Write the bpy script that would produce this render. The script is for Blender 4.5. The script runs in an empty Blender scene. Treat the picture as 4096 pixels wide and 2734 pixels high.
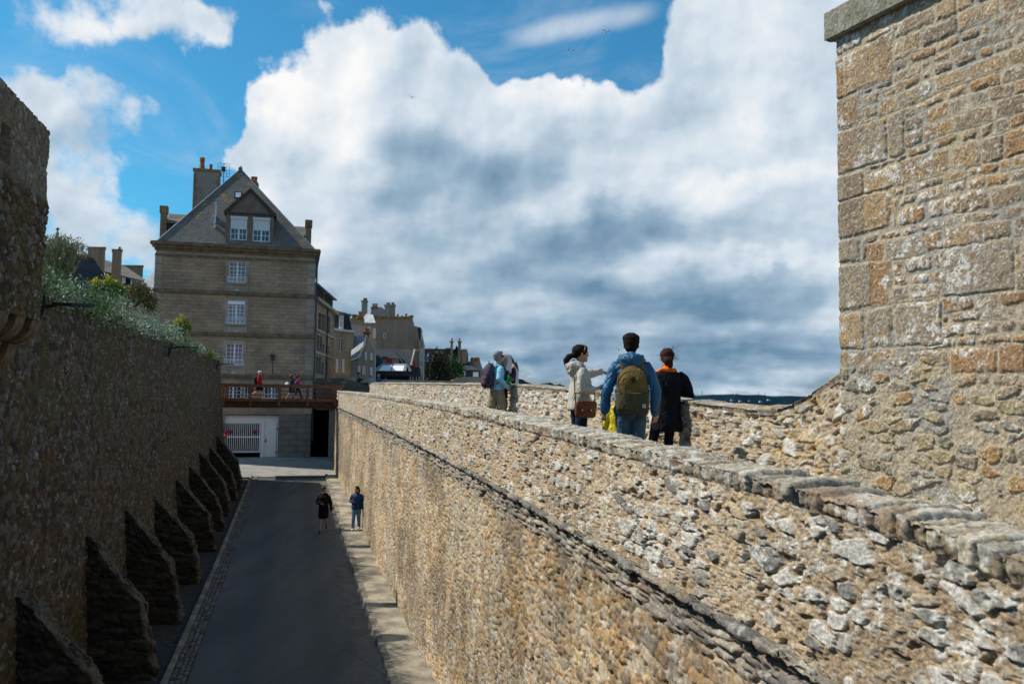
import bpy, math, random
import numpy as np
from mathutils import Vector
random.seed(7); RNG = np.random.default_rng(11)
C = bpy.context.scene.collection
R = math.radians
# ------------------------------------------------------------------ camera
F = 4096*30/36
PITCH = math.atan(223/F); ROLL = R(.72)
def _rx(t): c, s = math.cos(t), math.sin(t); return np.array([[1,0,0],[0,c,-s],[0,s,c]])
def _rz(t): c, s = math.cos(t), math.sin(t); return np.array([[c,-s,0],[s,c,0],[0,0,1]])
RM = _rx(math.pi/2+PITCH) @ _rz(ROLL)
cd = bpy.data.cameras.new('camera'); cam = bpy.data.objects.new('camera', cd); C.objects.link(cam)
from mathutils import Matrix
cam.matrix_world = Matrix([[*RM[0], 0], [*RM[1], 0], [*RM[2], 0], [0, 0, 0, 1]])
cd.lens = 30; cd.sensor_width = 36; cd.sensor_fit = 'HORIZONTAL'; cd.clip_start = .05; cd.clip_end = 20000
cd.dof.use_dof = True; cd.dof.focus_distance = 10.5; cd.dof.aperture_fstop = 3.5
bpy.context.scene.camera = cam
# ------------------------------------------------------------------ sun, sky, exposure
SUN_AZ, SUN_EL = -81.0, 47.5            # degrees from +Y (clockwise positive), elevation
sd = bpy.data.lights.new('sun', 'SUN'); so = bpy.data.objects.new('sun', sd); C.objects.link(so)
sd.energy = 5.0; sd.angle = R(.53); sd.color = (1.0, .905, .77)
tosun = Vector((math.sin(R(SUN_AZ))*math.cos(R(SUN_EL)), math.cos(R(SUN_AZ))*math.cos(R(SUN_EL)), math.sin(R(SUN_EL))))
so.rotation_euler = tosun.to_track_quat('Z', 'Y').to_euler(); so.location = (-30, 0, 40)
sc = bpy.context.scene
sc.view_settings.view_transform = 'Standard'; sc.view_settings.look = 'None'
sc.view_settings.exposure = 0.0; sc.view_settings.gamma = 1.0
SKY_STRENGTH = .1
def px_ray(px, py): return RM @ np.array([(px-2048)/F, -(py-1367)/F, -1.])
def build_world():
    w = bpy.data.worlds.new('World'); sc.world = w; w.use_nodes = True
    nt = w.node_tree; nt.nodes.clear(); L = nt.links
    def nd(t, **k):
        n = nt.nodes.new(t)
        for a, b in k.items(): setattr(n, a, b)
        return n
    def put(s, v):
        if isinstance(v, bpy.types.NodeSocket): L.new(v, s)
        else: s.default_value = v
    def m(op, a, b=0., c=0., clamp=False):
        n = nd('ShaderNodeMath', operation=op, use_clamp=clamp)
        for i, v in enumerate((a, b, c)): put(n.inputs[i], v)
        return n.outputs[0]
    def vm(op, a, b):
        n = nd('ShaderNodeVectorMath', operation=op); put(n.inputs[0], a); put(n.inputs[1], b)
        return n.outputs['Value'] if op == 'LENGTH' else n.outputs[0]
    def ss(x, a, b, c=0., d=1.):
        n = nd('ShaderNodeMapRange', interpolation_type='SMOOTHSTEP')
        for k, v in (('Value', x), ('From Min', a), ('From Max', b), ('To Min', c), ('To Max', d)): put(n.inputs[k], v)
        return n.outputs['Result']
    def mix(f, a, b):
        n = nd('ShaderNodeMix', data_type='RGBA'); put(n.inputs[0], f); put(n.inputs[6], a); put(n.inputs[7], b)
        return n.outputs[2]
    def noise(v, scale, detail, rough=.5, dist=0.):
        n = nd('ShaderNodeTexNoise'); put(n.inputs['Vector'], v); put(n.inputs['Scale'], scale)
        put(n.inputs['Detail'], detail); put(n.inputs['Roughness'], rough); put(n.inputs['Distortion'], dist)
        return n.outputs['Fac']
    tc = nd('ShaderNodeTexCoord'); sx = nd('ShaderNodeSeparateXYZ'); L.new(tc.outputs['Generated'], sx.inputs[0])
    x, y, z = sx.outputs
    az = m('MULTIPLY', m('ARCTAN2', x, y), 57.2958)
    el = m('MULTIPLY', m('ARCSINE', z), 57.2958)
    cb = nd('ShaderNodeCombineXYZ'); L.new(az, cb.inputs[0]); L.new(el, cb.inputs[1]); P = cb.outputs[0]
    # noise domain: degrees / 20, flattened towards the horizon
    g = m('SQRT', m('MAXIMUM', m('ADD', el, 1.5), .05))
    cn = nd('ShaderNodeCombineXYZ'); L.new(m('DIVIDE', az, 20.), cn.inputs[0]); L.new(m('MULTIPLY', g, .42), cn.inputs[1])
    Q = cn.outputs[0]
    wp = nd('ShaderNodeTexNoise'); L.new(Q, wp.inputs['Vector']); wp.inputs['Scale'].default_value = 3.2; wp.inputs['Detail'].default_value = 6
    wv = vm('SUBTRACT', wp.outputs['Color'], (.5, .5, .5))
    Pw = vm('ADD', P, vm('MULTIPLY', wv, (7., 7., 0)))
    def blobs(lst, Pv):
        tot = None
        for px, py, rx, ry, wt in lst:
            d = px_ray(px, py); a = math.degrees(math.atan2(d[0], d[1])); e = math.degrees(math.atan2(d[2], math.hypot(d[0], d[1])))
            k = math.degrees(1/F)*math.cos(R(a))
            v = vm('MULTIPLY', vm('SUBTRACT', Pv, (a, e, 0)), (1/(rx*k), 1/(ry*k), 0))
            t = ss(vm('LENGTH', v, (0, 0, 0)), .25, 1., wt, 0.)
            tot = t if tot is None else m('ADD', tot, t)
        return tot
    cover = blobs([
        (1480, 360, 430, 330, 1.3), (1480, 250, 260, 150, .6), (1270, 640, 430, 360, 1.25), (1080, 590, 330, 230, .9), (1800, 420, 520, 340, 1.1), (1120, 420, 160, 130, .35),
        (1900, 900, 1100, 620, 1.5), (2450, 640, 700, 400, 1.2), (3000, 500, 620, 900, 1.8), (2900, 1200, 1100, 500, 1.6),
        (1500, 1200, 900, 500, 1.4), (2330, 480, 320, 190, .4), (2900, 80, 400, 300, .8), (3500, 600, 700, 1000, 1.5), (1780, 190, 170, 150, .35),
        (560, 60, 520, 210, 1.15), (760, 170, 220, 130, .5), (130, 60, 380, 200, .5), (330, 400, 300, 230, .85), (60, 420, 240, 300, .7), (300, 700, 300, 260, .95), (420, 900, 380, 160, .75),
        (560, 1000, 240, 100, .35), (80, 900, 300, 260, .5), (1320, 40, 110, 90, .45),
        (2250, 210, 430, 170, -1.0), (2080, 50, 560, 80, -.8), (1600, 10, 560, 80, -.8), (740, 600, 240, 300, -.9), (900, 400, 170, 260, -.5), (1080, 140, 190, 140, -.7),
        (560, 330, 190, 90, -.45), (520, 820, 130, 90, -.35), (150, 230, 130, 70, -.4)], Pw)
    n1 = noise(Q, 3.6, 12, .6)
    field = m('ADD', cover, m('MULTIPLY', m('SUBTRACT', n1, .5), ss(az, -24., -17., 3.6, 2.9)))
    back = m('GREATER_THAN', m('ABSOLUTE', az), 48.)          # elsewhere: noise cloud, cover raised out of view for whiter fill light
    lowl = ss(el, 2., 12., .5, 0.)
    field = m('ADD', field, m('ADD', m('MULTIPLY', back, .5), lowl))
    soft = ss(az, -26., -17., .85, .5)
    alpha = m('POWER', m('MULTIPLY', m('SUBTRACT', field, .38), m('DIVIDE', 1., soft), 0., clamp=True), 1.)
    alpha = ss(alpha, 0., 1.)
    wisp = m('MULTIPLY', ss(noise(vm('MULTIPLY', Q, (1., 2.2, 1.)), 1.6, 8, .6, .8), .45, .8), .3)
    def streak(p0, p1, half, wt):
        A = []
        for q in (p0, p1): d = px_ray(*q); A.append((math.degrees(math.atan2(d[0], d[1])), math.degrees(math.atan2(d[2], math.hypot(d[0], d[1])))))
        (x0, y0), (x1, y1) = A; ln = math.hypot(x1-x0, y1-y0); ux, uy = (x1-x0)/ln, (y1-y0)/ln
        v = vm('SUBTRACT', Pw2, ((x0+x1)/2, (y0+y1)/2, 0))
        a_ = nd('ShaderNodeVectorMath', operation='DOT_PRODUCT'); put(a_.inputs[0], v); put(a_.inputs[1], (ux*2/ln, uy*2/ln, 0))
        b_ = nd('ShaderNodeVectorMath', operation='DOT_PRODUCT'); put(b_.inputs[0], v); put(b_.inputs[1], (-uy/half, ux/half, 0))
        return ss(m('SQRT', m('ADD', m('POWER', m('ABSOLUTE', a_.outputs['Value']), 4.), m('POWER', m('ABSOLUTE', b_.outputs['Value']), 2.))), .1, 1., wt, 0.)
    Pw2 = vm('ADD', P, vm('MULTIPLY', wv, (1.6, 1.2, 0)))
    wisp = m('ADD', wisp, streak((1980, 170), (2680, 20), 1.05, .5))
    alpha = m('MAXIMUM', alpha, wisp)
    # relief: density difference towards the sun (left, up)
    nA = noise(Q, 2.6, 6, .45); nB = noise(vm('ADD', Q, (-.07, .06, 0)), 2.6, 6, .45)
    relief = m('MULTIPLY', m('SUBTRACT', nA, nB), 1.15)
    dark = blobs([(1750, 740, 440, 290, .34), (2350, 940, 560, 140, .36), (2150, 1120, 560, 150, .2), (2900, 1170, 800, 150, .28), (2300, 1240, 1000, 150, .16), (2000, 620, 500, 250, .12), (2700, 900, 500, 120, .15),
                  (2600, 1420, 1600, 150, .34), (1500, 1250, 600, 160, .12), (330, 520, 240, 120, .2), (640, 230, 250, 90, .15),
                  (1280, 480, 380, 260, -.3), (1450, 230, 260, 150, -.2), (2300, 420, 380, 120, -.16), (3000, 720, 420, 110, -.2), (3150, 1000, 300, 80, -.25), (3050, 250, 350, 300, -.1)], Pw)
    bands = noise(vm('MULTIPLY', Q, (.8, 2.2, 1.)), 2.1, 5, .5)
    lowb = ss(el, 2., 14., 1., .3)
    shade = m('ADD', m('ADD', m('ADD', dark, ss(el, 2., 15., .17, 0.)), .24), m('MULTIPLY', m('MULTIPLY', m('SUBTRACT', bands, .5), 1.25), lowb))
    nC = noise(Q, 9., 4, .5); nD = noise(vm('ADD', Q, (-.02, .02, 0)), 9., 4, .5)
    relief = m('ADD', relief, m('MULTIPLY', m('SUBTRACT', nC, nD), .3))
    shade = m('SUBTRACT', shade, relief)
    thick = ss(field, .5, 1.8, 0., .12)
    shade = m('ADD', shade, thick)
    ramp = nd('ShaderNodeValToRGB'); L.new(shade, ramp.inputs[0])
    cr = ramp.color_ramp; cr.interpolation = 'LINEAR'
    cr.elements[0].position = 0.0; cr.elements[0].color = (.97, .965, .96, 1)
    cr.elements[1].position = 1.0; cr.elements[1].color = (.15, .27, .4, 1)
    for p, c in ((.3, (.66, .75, .84, 1)), (.65, (.33, .46, .59, 1))):
        e = cr.elements.new(p); e.color = c
    sky = nd('ShaderNodeTexSky', sky_type='NISHITA'); sky.sun_disc = False
    sky.sun_elevation = R(SUN_EL); sky.sun_rotation = R(SUN_AZ); sky.air_density = 1.0; sky.dust_density = .6; sky.ozone_density = 2.0
    tint = mix(ss(el, .5, 9.), (.5, .66, 1.0, 1), (.36, 1.12, 1.32, 1))
    blue = nd('ShaderNodeVectorMath', operation='MULTIPLY'); L.new(sky.outputs[0], blue.inputs[0]); L.new(tint, blue.inputs[1])
    cloud = nd('ShaderNodeVectorMath', operation='SCALE'); L.new(ramp.outputs[0], cloud.inputs[0]); cloud.inputs['Scale'].default_value = 1.0/SKY_STRENGTH
    col = mix(alpha, blue.outputs[0], cloud.outputs[0])
    bg = nd('ShaderNodeBackground'); L.new(col, bg.inputs[0]); bg.inputs[1].default_value = SKY_STRENGTH
    out = nd('ShaderNodeOutputWorld'); L.new(bg.outputs[0], out.inputs[0])
build_world()
# ------------------------------------------------------------------ places
TH = R(14.3)
Vv = np.array([-math.sin(TH), math.cos(TH), 0.]); Nn = np.array([math.cos(TH), math.sin(TH), 0.])
def SL(s, L, z): return s*Vv + L*Nn + np.array([0, 0, z])
def W(px, py, Y): d = px_ray(px, py); return d*(Y/d[1])
def on_s(px, py, s): d = px_ray(px, py); P = d*(s/(d@Vv)); return P@Nn, P[2]          # -> L, z on a plane across the street
def on_L(px, py, L): d = px_ray(px, py); P = d*(L/(d@Nn)); return P@Vv, P[2]          # -> s, z on a plane along the street
# ------------------------------------------------------------------ tags, meshes
def tag(o, label=None, cat=None, group=None, kind=None):
    if label: o['label'] = label
    if cat: o['category'] = cat
    if group: o['group'] = group
    if kind: o['kind'] = kind
    return o
def thing(name, label, cat, loc=(0, 0, 0), group=None):
    o = bpy.data.objects.new(name, None); C.objects.link(o); o.location = tuple(loc); o.empty_display_size = .3
    return tag(o, label, cat, group)
def root_loc(p):
    v = np.zeros(3)
    while p is not None: v = v + np.array(p.location); p = p.parent
    return v
def mesh_np(name, V, Fq, mat, parent=None, cols=None, smooth=False, uv=True, loc=None):
    """V (n,3) world; Fq (m,k) int array or list of tuples."""
    V = np.asarray(V, float)
    if parent is not None: V = V - root_loc(parent)
    elif loc is not None: V = V - np.asarray(loc, float)
    me = bpy.data.meshes.new(name)
    if isinstance(Fq, np.ndarray):
        k = Fq.shape[1]; cnt = len(Fq)
        me.vertices.add(len(V)); me.vertices.foreach_set('co', V.astype(np.float32).ravel())
        me.loops.add(cnt*k); me.loops.foreach_set('vertex_index', Fq.astype(np.int32).ravel())
        me.polygons.add(cnt); me.polygons.foreach_set('loop_start', (np.arange(cnt)*k).astype(np.int32))
        me.update(calc_edges=True)
    else:
        me.from_pydata([tuple(p) for p in V], [], [tuple(f) for f in Fq])
    me.validate()
    if cols is not None:
        a = me.color_attributes.new('Col', 'FLOAT_COLOR', 'POINT')
        cc = np.ones((len(V), 4), np.float32); cc[:, :3] = cols
        a.data.foreach_set('color', cc.ravel())
    if smooth: me.polygons.foreach_set('use_smooth', np.ones(len(me.polygons), bool))
    if uv and len(me.polygons) < 60000:
        ul = me.uv_layers.new(name='UVMap').data
        for pl in me.polygons:
            n = pl.normal
            h = math.hypot(n.x, n.y)
            if h < .05: ux, uy = Vector((1, 0, 0)), Vector((0, 1, 0))
            else: ux = Vector((-n.y/h, n.x/h, 0)); uy = n.cross(ux)
            for li in pl.loop_indices:
                co = me.vertices[me.loops[li].vertex_index].co
                ul[li].uv = (co.dot(ux), co.dot(uy))
    me.materials.append(mat)
    o = bpy.data.objects.new(name, me); C.objects.link(o)
    if parent is not None: o.parent = parent
    elif loc is not None: o.location = tuple(loc)
    return o
class Frame:
    def __init__(s, o, ex, ey): s.o, s.ex, s.ey = np.array(o, float), np.array(ex, float), np.array(ey, float)
    def __call__(s, a, d, z): return s.o + a*s.ex + d*s.ey + np.array([0, 0, z])
HF = Frame((0, 0, 0), Nn, Vv)           # a = L, d = s
WF = Frame((0, 0, 0), (1, 0, 0), (0, 1, 0))
class MB:
    def __init__(s, fr=WF): s.v = []; s.f = []; s.fr = fr
    def pts(s, P): i = len(s.v); s.v += [s.fr(*p) for p in P]; return i
    def face(s, *P): i = s.pts(P); s.f.append(tuple(range(i, i+len(P))))
    def box(s, a0, a1, d0, d1, z0, z1):
        i = s.pts([(a0,d0,z0),(a1,d0,z0),(a1,d1,z0),(a0,d1,z0),(a0,d0,z1),(a1,d0,z1),(a1,d1,z1),(a0,d1,z1)])
        for q in ((0,3,2,1),(4,5,6,7),(0,1,5,4),(1,2,6,5),(2,3,7,6),(3,0,4,7)): s.f.append(tuple(i+k for k in q))
        return s
    def prism(s, poly, d0, d1):          # poly of (a,z), extruded along d
        n = len(poly); i = s.pts([(a, d0, z) for a, z in poly]+[(a, d1, z) for a, z in poly])
        s.f.append(tuple(i+k for k in range(n))); s.f.append(tuple(i+n+k for k in reversed(range(n))))
        for k in range(n): j = (k+1) % n; s.f.append((i+k, i+n+k, i+n+j, i+j))
        return s
    def lprism(s, poly, a0, a1):         # poly of (d,z), extruded along a
        n = len(poly); i = s.pts([(a0, d, z) for d, z in poly]+[(a1, d, z) for d, z in poly])
        s.f.append(tuple(i+k for k in range(n))); s.f.append(tuple(i+n+k for k in reversed(range(n))))
        for k in range(n): j = (k+1) % n; s.f.append((i+k, i+n+k, i+n+j, i+j))
        return s
    def hprism(s, poly, z0, z1):
        n = len(poly); i = s.pts([(a, d, z0) for a, d in poly]+[(a, d, z1) for a, d in poly])
        s.f.append(tuple(i+k for k in range(n))); s.f.append(tuple(i+n+k for k in reversed(range(n))))
        for k in range(n): j = (k+1) % n; s.f.append((i+k, i+n+k, i+n+j, i+j))
        return s
    def tube(s, P, r, seg=8, caps=True):
        P = [np.array(s.fr(*p)) for p in P]; rr = r if isinstance(r, (list, tuple)) else [r]*len(P)
        ups = np.array([0, 0, 1.]); base = len(s.v); n = len(P)
        for k in range(n):
            t = P[min(k+1, n-1)]-P[max(k-1, 0)]; t = t/np.linalg.norm(t)
            u = ups if abs(t[2]) < .9 else np.array([1., 0, 0])
            a = np.cross(t, u); a /= np.linalg.norm(a); b = np.cross(t, a)
            for q in range(seg):
                an = 2*math.pi*q/seg; s.v.append(P[k]+rr[k]*(math.cos(an)*a+math.sin(an)*b))
        for k in range(n-1):
            for q in range(seg):
                q2 = (q+1) % seg; s.f.append((base+k*seg+q, base+k*seg+q2, base+(k+1)*seg+q2, base+(k+1)*seg+q))
        if caps:
            s.f.append(tuple(base+q for q in range(seg))[::-1]); s.f.append(tuple(base+(n-1)*seg+q for q in range(seg)))
        return s
    def holed(s, a0, a1, z0, z1, d, holes, depth=.2):     # wall face towards -d with openings and reveals
        A = sorted({a0, a1, *[h[0] for h in holes], *[h[1] for h in holes]}); Z = sorted({z0, z1, *[h[2] for h in holes], *[h[3] for h in holes]})
        A = [a for a in A if a0 <= a <= a1]; Z = [q for q in Z if z0 <= q <= z1]
        for i in range(len(A)-1):
            for j in range(len(Z)-1):
                ca, cz = (A[i]+A[i+1])/2, (Z[j]+Z[j+1])/2
                if any(h[0] < ca < h[1] and h[2] < cz < h[3] for h in holes): continue
                s.face((A[i], d, Z[j]), (A[i+1], d, Z[j]), (A[i+1], d, Z[j+1]), (A[i], d, Z[j+1]))
        for h in holes:
            b0, b1, y0, y1 = h
            s.face((b0, d, y0), (b0, d+depth, y0), (b0, d+depth, y1), (b0, d, y1)); s.face((b1, d, y0), (b1, d, y1), (b1, d+depth, y1), (b1, d+depth, y0))
            s.face((b0, d, y0), (b1, d, y0), (b1, d+depth, y0), (b0, d+depth, y0)); s.face((b0, d, y1), (b0, d+depth, y1), (b1, d+depth, y1), (b1, d, y1))
        return s
    def build(s, name, mat, parent=None, smooth=False, loc=None):
        return mesh_np(name, s.v, s.f, mat, parent, smooth=smooth, loc=loc)
# ------------------------------------------------------------------ numpy noise
def _h(ix, iy, seed):
    a = (ix.astype(np.int64)*374761393 + iy.astype(np.int64)*668265263 + seed*2147483647*3 + 1013904223*seed) & 0xFFFFFFFF
    a = ((a ^ (a >> 13))*1274126177) & 0xFFFFFFFF; a = (a ^ (a >> 16))*2246822519 & 0xFFFFFFFF; a = a ^ (a >> 15)
    return (a & 0xFFFFFF)/float(0x1000000)
def vnoise(x, y, seed=0):
    ix, iy = np.floor(x), np.floor(y); fx, fy = x-ix, y-iy; fx = fx*fx*(3-2*fx); fy = fy*fy*(3-2*fy)
    a, b, c, d = _h(ix, iy, seed), _h(ix+1, iy, seed), _h(ix, iy+1, seed), _h(ix+1, iy+1, seed)
    return (a+(b-a)*fx)*(1-fy)+(c+(d-c)*fx)*fy
def fbm(x, y, o=4, seed=0, g=.5):
    t = 0; am = 1.; tot = 0
    for k in range(o): t = t+am*vnoise(x, y, seed+k*17); tot += am; am *= g; x = x*2.03+5.1; y = y*2.03+1.7
    return t/tot
def fbm3(P, f, o=3, seed=0):
    x, y, z = P[..., 0]*f, P[..., 1]*f, P[..., 2]*f
    return (fbm(x+z*.7, y-z*.4, o, seed)+fbm(z+x*.3, y*.8+x*.5+9, o, seed+5))/2
def worley(u, v, seed=0, jit=.85):
    iu, iv = np.floor(u), np.floor(v)
    d1 = np.full(u.shape, 9.); d2 = d1.copy(); id1 = np.zeros(u.shape); ix1 = id1.copy()
    for a in (-1, 0, 1):
        for b in (-1, 0, 1):
            cx, cy = iu+a, iv+b
            px = cx+.5+(_h(cx, cy, seed)-.5)*jit; py = cy+.5+(_h(cx, cy, seed+3)-.5)*jit
            d = np.hypot(u-px, v-py); hh = _h(cx, cy, seed+7); h2 = _h(cx, cy, seed+9)
            n = d < d1
            d2 = np.where(n, d1, np.minimum(d2, d)); id1 = np.where(n, hh, id1); ix1 = np.where(n, h2, ix1); d1 = np.where(n, d, d1)
    return d2-d1, id1, ix1
def sst(x, a, b): t = np.clip((x-a)/(b-a), 0, 1); return t*t*(3-2*t)
def pal(idv, cols):
    cols = np.array(cols, float); k = np.minimum((idv*len(cols)).astype(int), len(cols)-1); return cols[k]
def mixc(c, col, m): return c*(1-m[..., None])+np.array(col, float)*m[..., None]
def grid_faces(n, m):
    i = np.arange(n*m).reshape(n, m)
    return np.stack([i[:-1, :-1], i[1:, :-1], i[1:, 1:], i[:-1, 1:]], -1).reshape(-1, 4)
def sheet(name, S, Q, pos, style, mat, parent, flip=False):
    """pos(S2,Q2)->P(n,m,3) ; style(S2,Q2,P)->(disp, rgb)."""
    S2, Q2 = np.meshgrid(S, Q, indexing='ij'); P = pos(S2, Q2)
    du = np.gradient(P, axis=0); dv = np.gradient(P, axis=1); n = np.cross(dv, du); n /= np.maximum(np.linalg.norm(n, axis=-1, keepdims=True), 1e-9)
    if flip: n = -n
    disp, col = style(S2, Q2, P)
    P = P+n*disp[..., None]
    Fq = grid_faces(len(S), len(Q))
    if not flip: Fq = Fq[:, ::-1]
    return mesh_np(name, P.reshape(-1, 3), Fq, mat, parent, cols=col.reshape(-1, 3), smooth=True, uv=False)
def gspace(a, b, k, d0, mn=.006):        # spacing grows with distance from s = d0
    out = [a]
    while out[-1] < b: out.append(out[-1]+max(mn, k*max(abs(out[-1]-d0), .5)))
    return np.array(out)
# ------------------------------------------------------------------ materials
def NT(name):
    m = bpy.data.materials.new(name); m.use_nodes = True; nt = m.node_tree; b = nt.nodes['Principled BSDF']; return m, nt, b
def _n(nt, t, **k):
    n = nt.nodes.new(t)
    for a, v in k.items():
        if isinstance(v, bpy.types.NodeSocket): nt.links.new(v, n.inputs[a])
        else: n.inputs[a].default_value = v
    return n
def _mix(nt, f, a, b, mode='MIX'):
    n = nt.nodes.new('ShaderNodeMix'); n.data_type = 'RGBA'; n.blend_type = mode
    for i, v in ((0, f), (6, a), (7, b)):
        if isinstance(v, bpy.types.NodeSocket): nt.links.new(v, n.inputs[i])
        else: n.inputs[i].default_value = v if i == 0 else (*v[:3], 1)
    return n.outputs[2]
def _ramp(nt, f, a, b, ca=(0, 0, 0), cb=(1, 1, 1)):
    n = nt.nodes.new('ShaderNodeValToRGB'); nt.links.new(f, n.inputs[0]); e = n.color_ramp.elements
    e[0].position = a; e[1].position = b; e[0].color = (*ca, 1); e[1].color = (*cb, 1); return n.outputs[0]
def _bump(nt, b, h, dist, strength=1.):
    n = _n(nt, 'ShaderNodeBump', Height=h, Distance=dist, Strength=strength); nt.links.new(n.outputs[0], b.inputs['Normal']); return n
def mat(name, c, rough=.8, var=.25, scale=4., bump=0., bscale=None, metal=0., c2=None, spec=.3, thr=(.35, .7)):
    m, nt, b = NT(name); b.inputs['Roughness'].default_value = rough; b.inputs['Metallic'].default_value = metal; b.inputs['Specular IOR Level'].default_value = spec
    tc = _n(nt, 'ShaderNodeTexCoord')
    nz = _n(nt, 'ShaderNodeTexNoise', Vector=tc.outputs['Object'], Scale=scale, Detail=8., Roughness=.6)
    c2 = c2 or tuple(x*(1-var) for x in c)
    col = _ramp(nt, nz.outputs['Fac'], thr[0], thr[1], c2, tuple(min(1, x*(1+var*.5)) for x in c))
    nt.links.new(col, b.inputs['Base Color'])
    if bump:
        n2 = _n(nt, 'ShaderNodeTexNoise', Vector=tc.outputs['Object'], Scale=bscale or scale*3, Detail=6., Roughness=.65)
        _bump(nt, b, n2.outputs['Fac'], bump)
    return m
def stone_vcol(name, fine=40., bump=.01, amt=.45, speck=0.):
    m, nt, b = NT(name); b.inputs['Roughness'].default_value = .95; b.inputs['Specular IOR Level'].default_value = .15
    tc = _n(nt, 'ShaderNodeTexCoord'); at = nt.nodes.new('ShaderNodeAttribute'); at.attribute_name = 'Col'
    nz = _n(nt, 'ShaderNodeTexNoise', Vector=tc.outputs['Object'], Scale=fine, Detail=6., Roughness=.7)
    mul = _ramp(nt, nz.outputs['Fac'], .3, .7, (1-amt,)*3, (1+amt*.8,)*3)
    col = _mix(nt, 1., at.outputs['Color'], mul, 'MULTIPLY')
    if speck:
        n3 = _n(nt, 'ShaderNodeTexNoise', Vector=tc.outputs['Object'], Scale=fine*1.3, Detail=4., Roughness=.6)
        col = _mix(nt, _ramp(nt, n3.outputs['Fac'], .6, .66), col, tuple([speck]*3))
    nt.links.new(col, b.inputs['Base Color'])
    n2 = _n(nt, 'ShaderNodeTexNoise', Vector=tc.outputs['Object'], Scale=fine*.8, Detail=8., Roughness=.75)
    _bump(nt, b, n2.outputs['Fac'], bump)
    return m
def brick(name, c1, c2, cm, w, h, mort=.012, bump=.01, rough=.9, var=.35, offset=.5, lich=None, squash=1.):
    m, nt, b = NT(name); b.inputs['Roughness'].default_value = rough; b.inputs['Specular IOR Level'].default_value = .25
    uv = _n(nt, 'ShaderNodeUVMap')
    nw = _n(nt, 'ShaderNodeTexNoise', Vector=uv.outputs[0], Scale=1.2, Detail=2.)
    wv = nt.nodes.new('ShaderNodeVectorMath'); wv.operation = 'MULTIPLY_ADD'; nt.links.new(nw.outputs['Color'], wv.inputs[0]); wv.inputs[1].default_value = (w*.12, h*.1, 0); nt.links.new(uv.outputs[0], wv.inputs[2])
    bt = _n(nt, 'ShaderNodeTexBrick', Vector=wv.outputs[0], Color1=(*c1, 1), Color2=(*c2, 1), Mortar=(*cm, 1), Scale=1.)
    bt.inputs['Mortar Size'].default_value = mort; bt.inputs['Brick Width'].default_value = w; bt.inputs['Row Height'].default_value = h; bt.offset = offset
    bt.inputs['Mortar Smooth'].default_value = .3
    # second, larger brick noise so neighbouring blocks differ
    wn = _n(nt, 'ShaderNodeTexNoise', Vector=uv.outputs[0], Scale=.45, Detail=7., Roughness=.65)
    col = _mix(nt, 1., bt.outputs['Color'], _ramp(nt, wn.outputs['Fac'], .3, .7, (1-var,)*3, (1+var*.6,)*3), 'MULTIPLY')
    f = _n(nt, 'ShaderNodeTexNoise', Vector=uv.outputs[0], Scale=9., Detail=5., Roughness=.7)
    col = _mix(nt, .6, col, _ramp(nt, f.outputs['Fac'], .3, .7, (.7,)*3, (1.25,)*3), 'MULTIPLY')
    if lich:
        ln = _n(nt, 'ShaderNodeTexNoise', Vector=uv.outputs[0], Scale=1.1, Detail=9., Roughness=.72)
        col = _mix(nt, _ramp(nt, ln.outputs['Fac'], lich[1], lich[1]+.06), col, lich[0])
    nt.links.new(col, b.inputs['Base Color'])
    inv = nt.nodes.new('ShaderNodeMath'); inv.operation = 'SUBTRACT'; nt.links.new(f.outputs['Fac'], inv.inputs[0]); nt.links.new(bt.outputs['Fac'], inv.inputs[1])
    _bump(nt, b, inv.outputs[0], bump)
    return m
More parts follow.
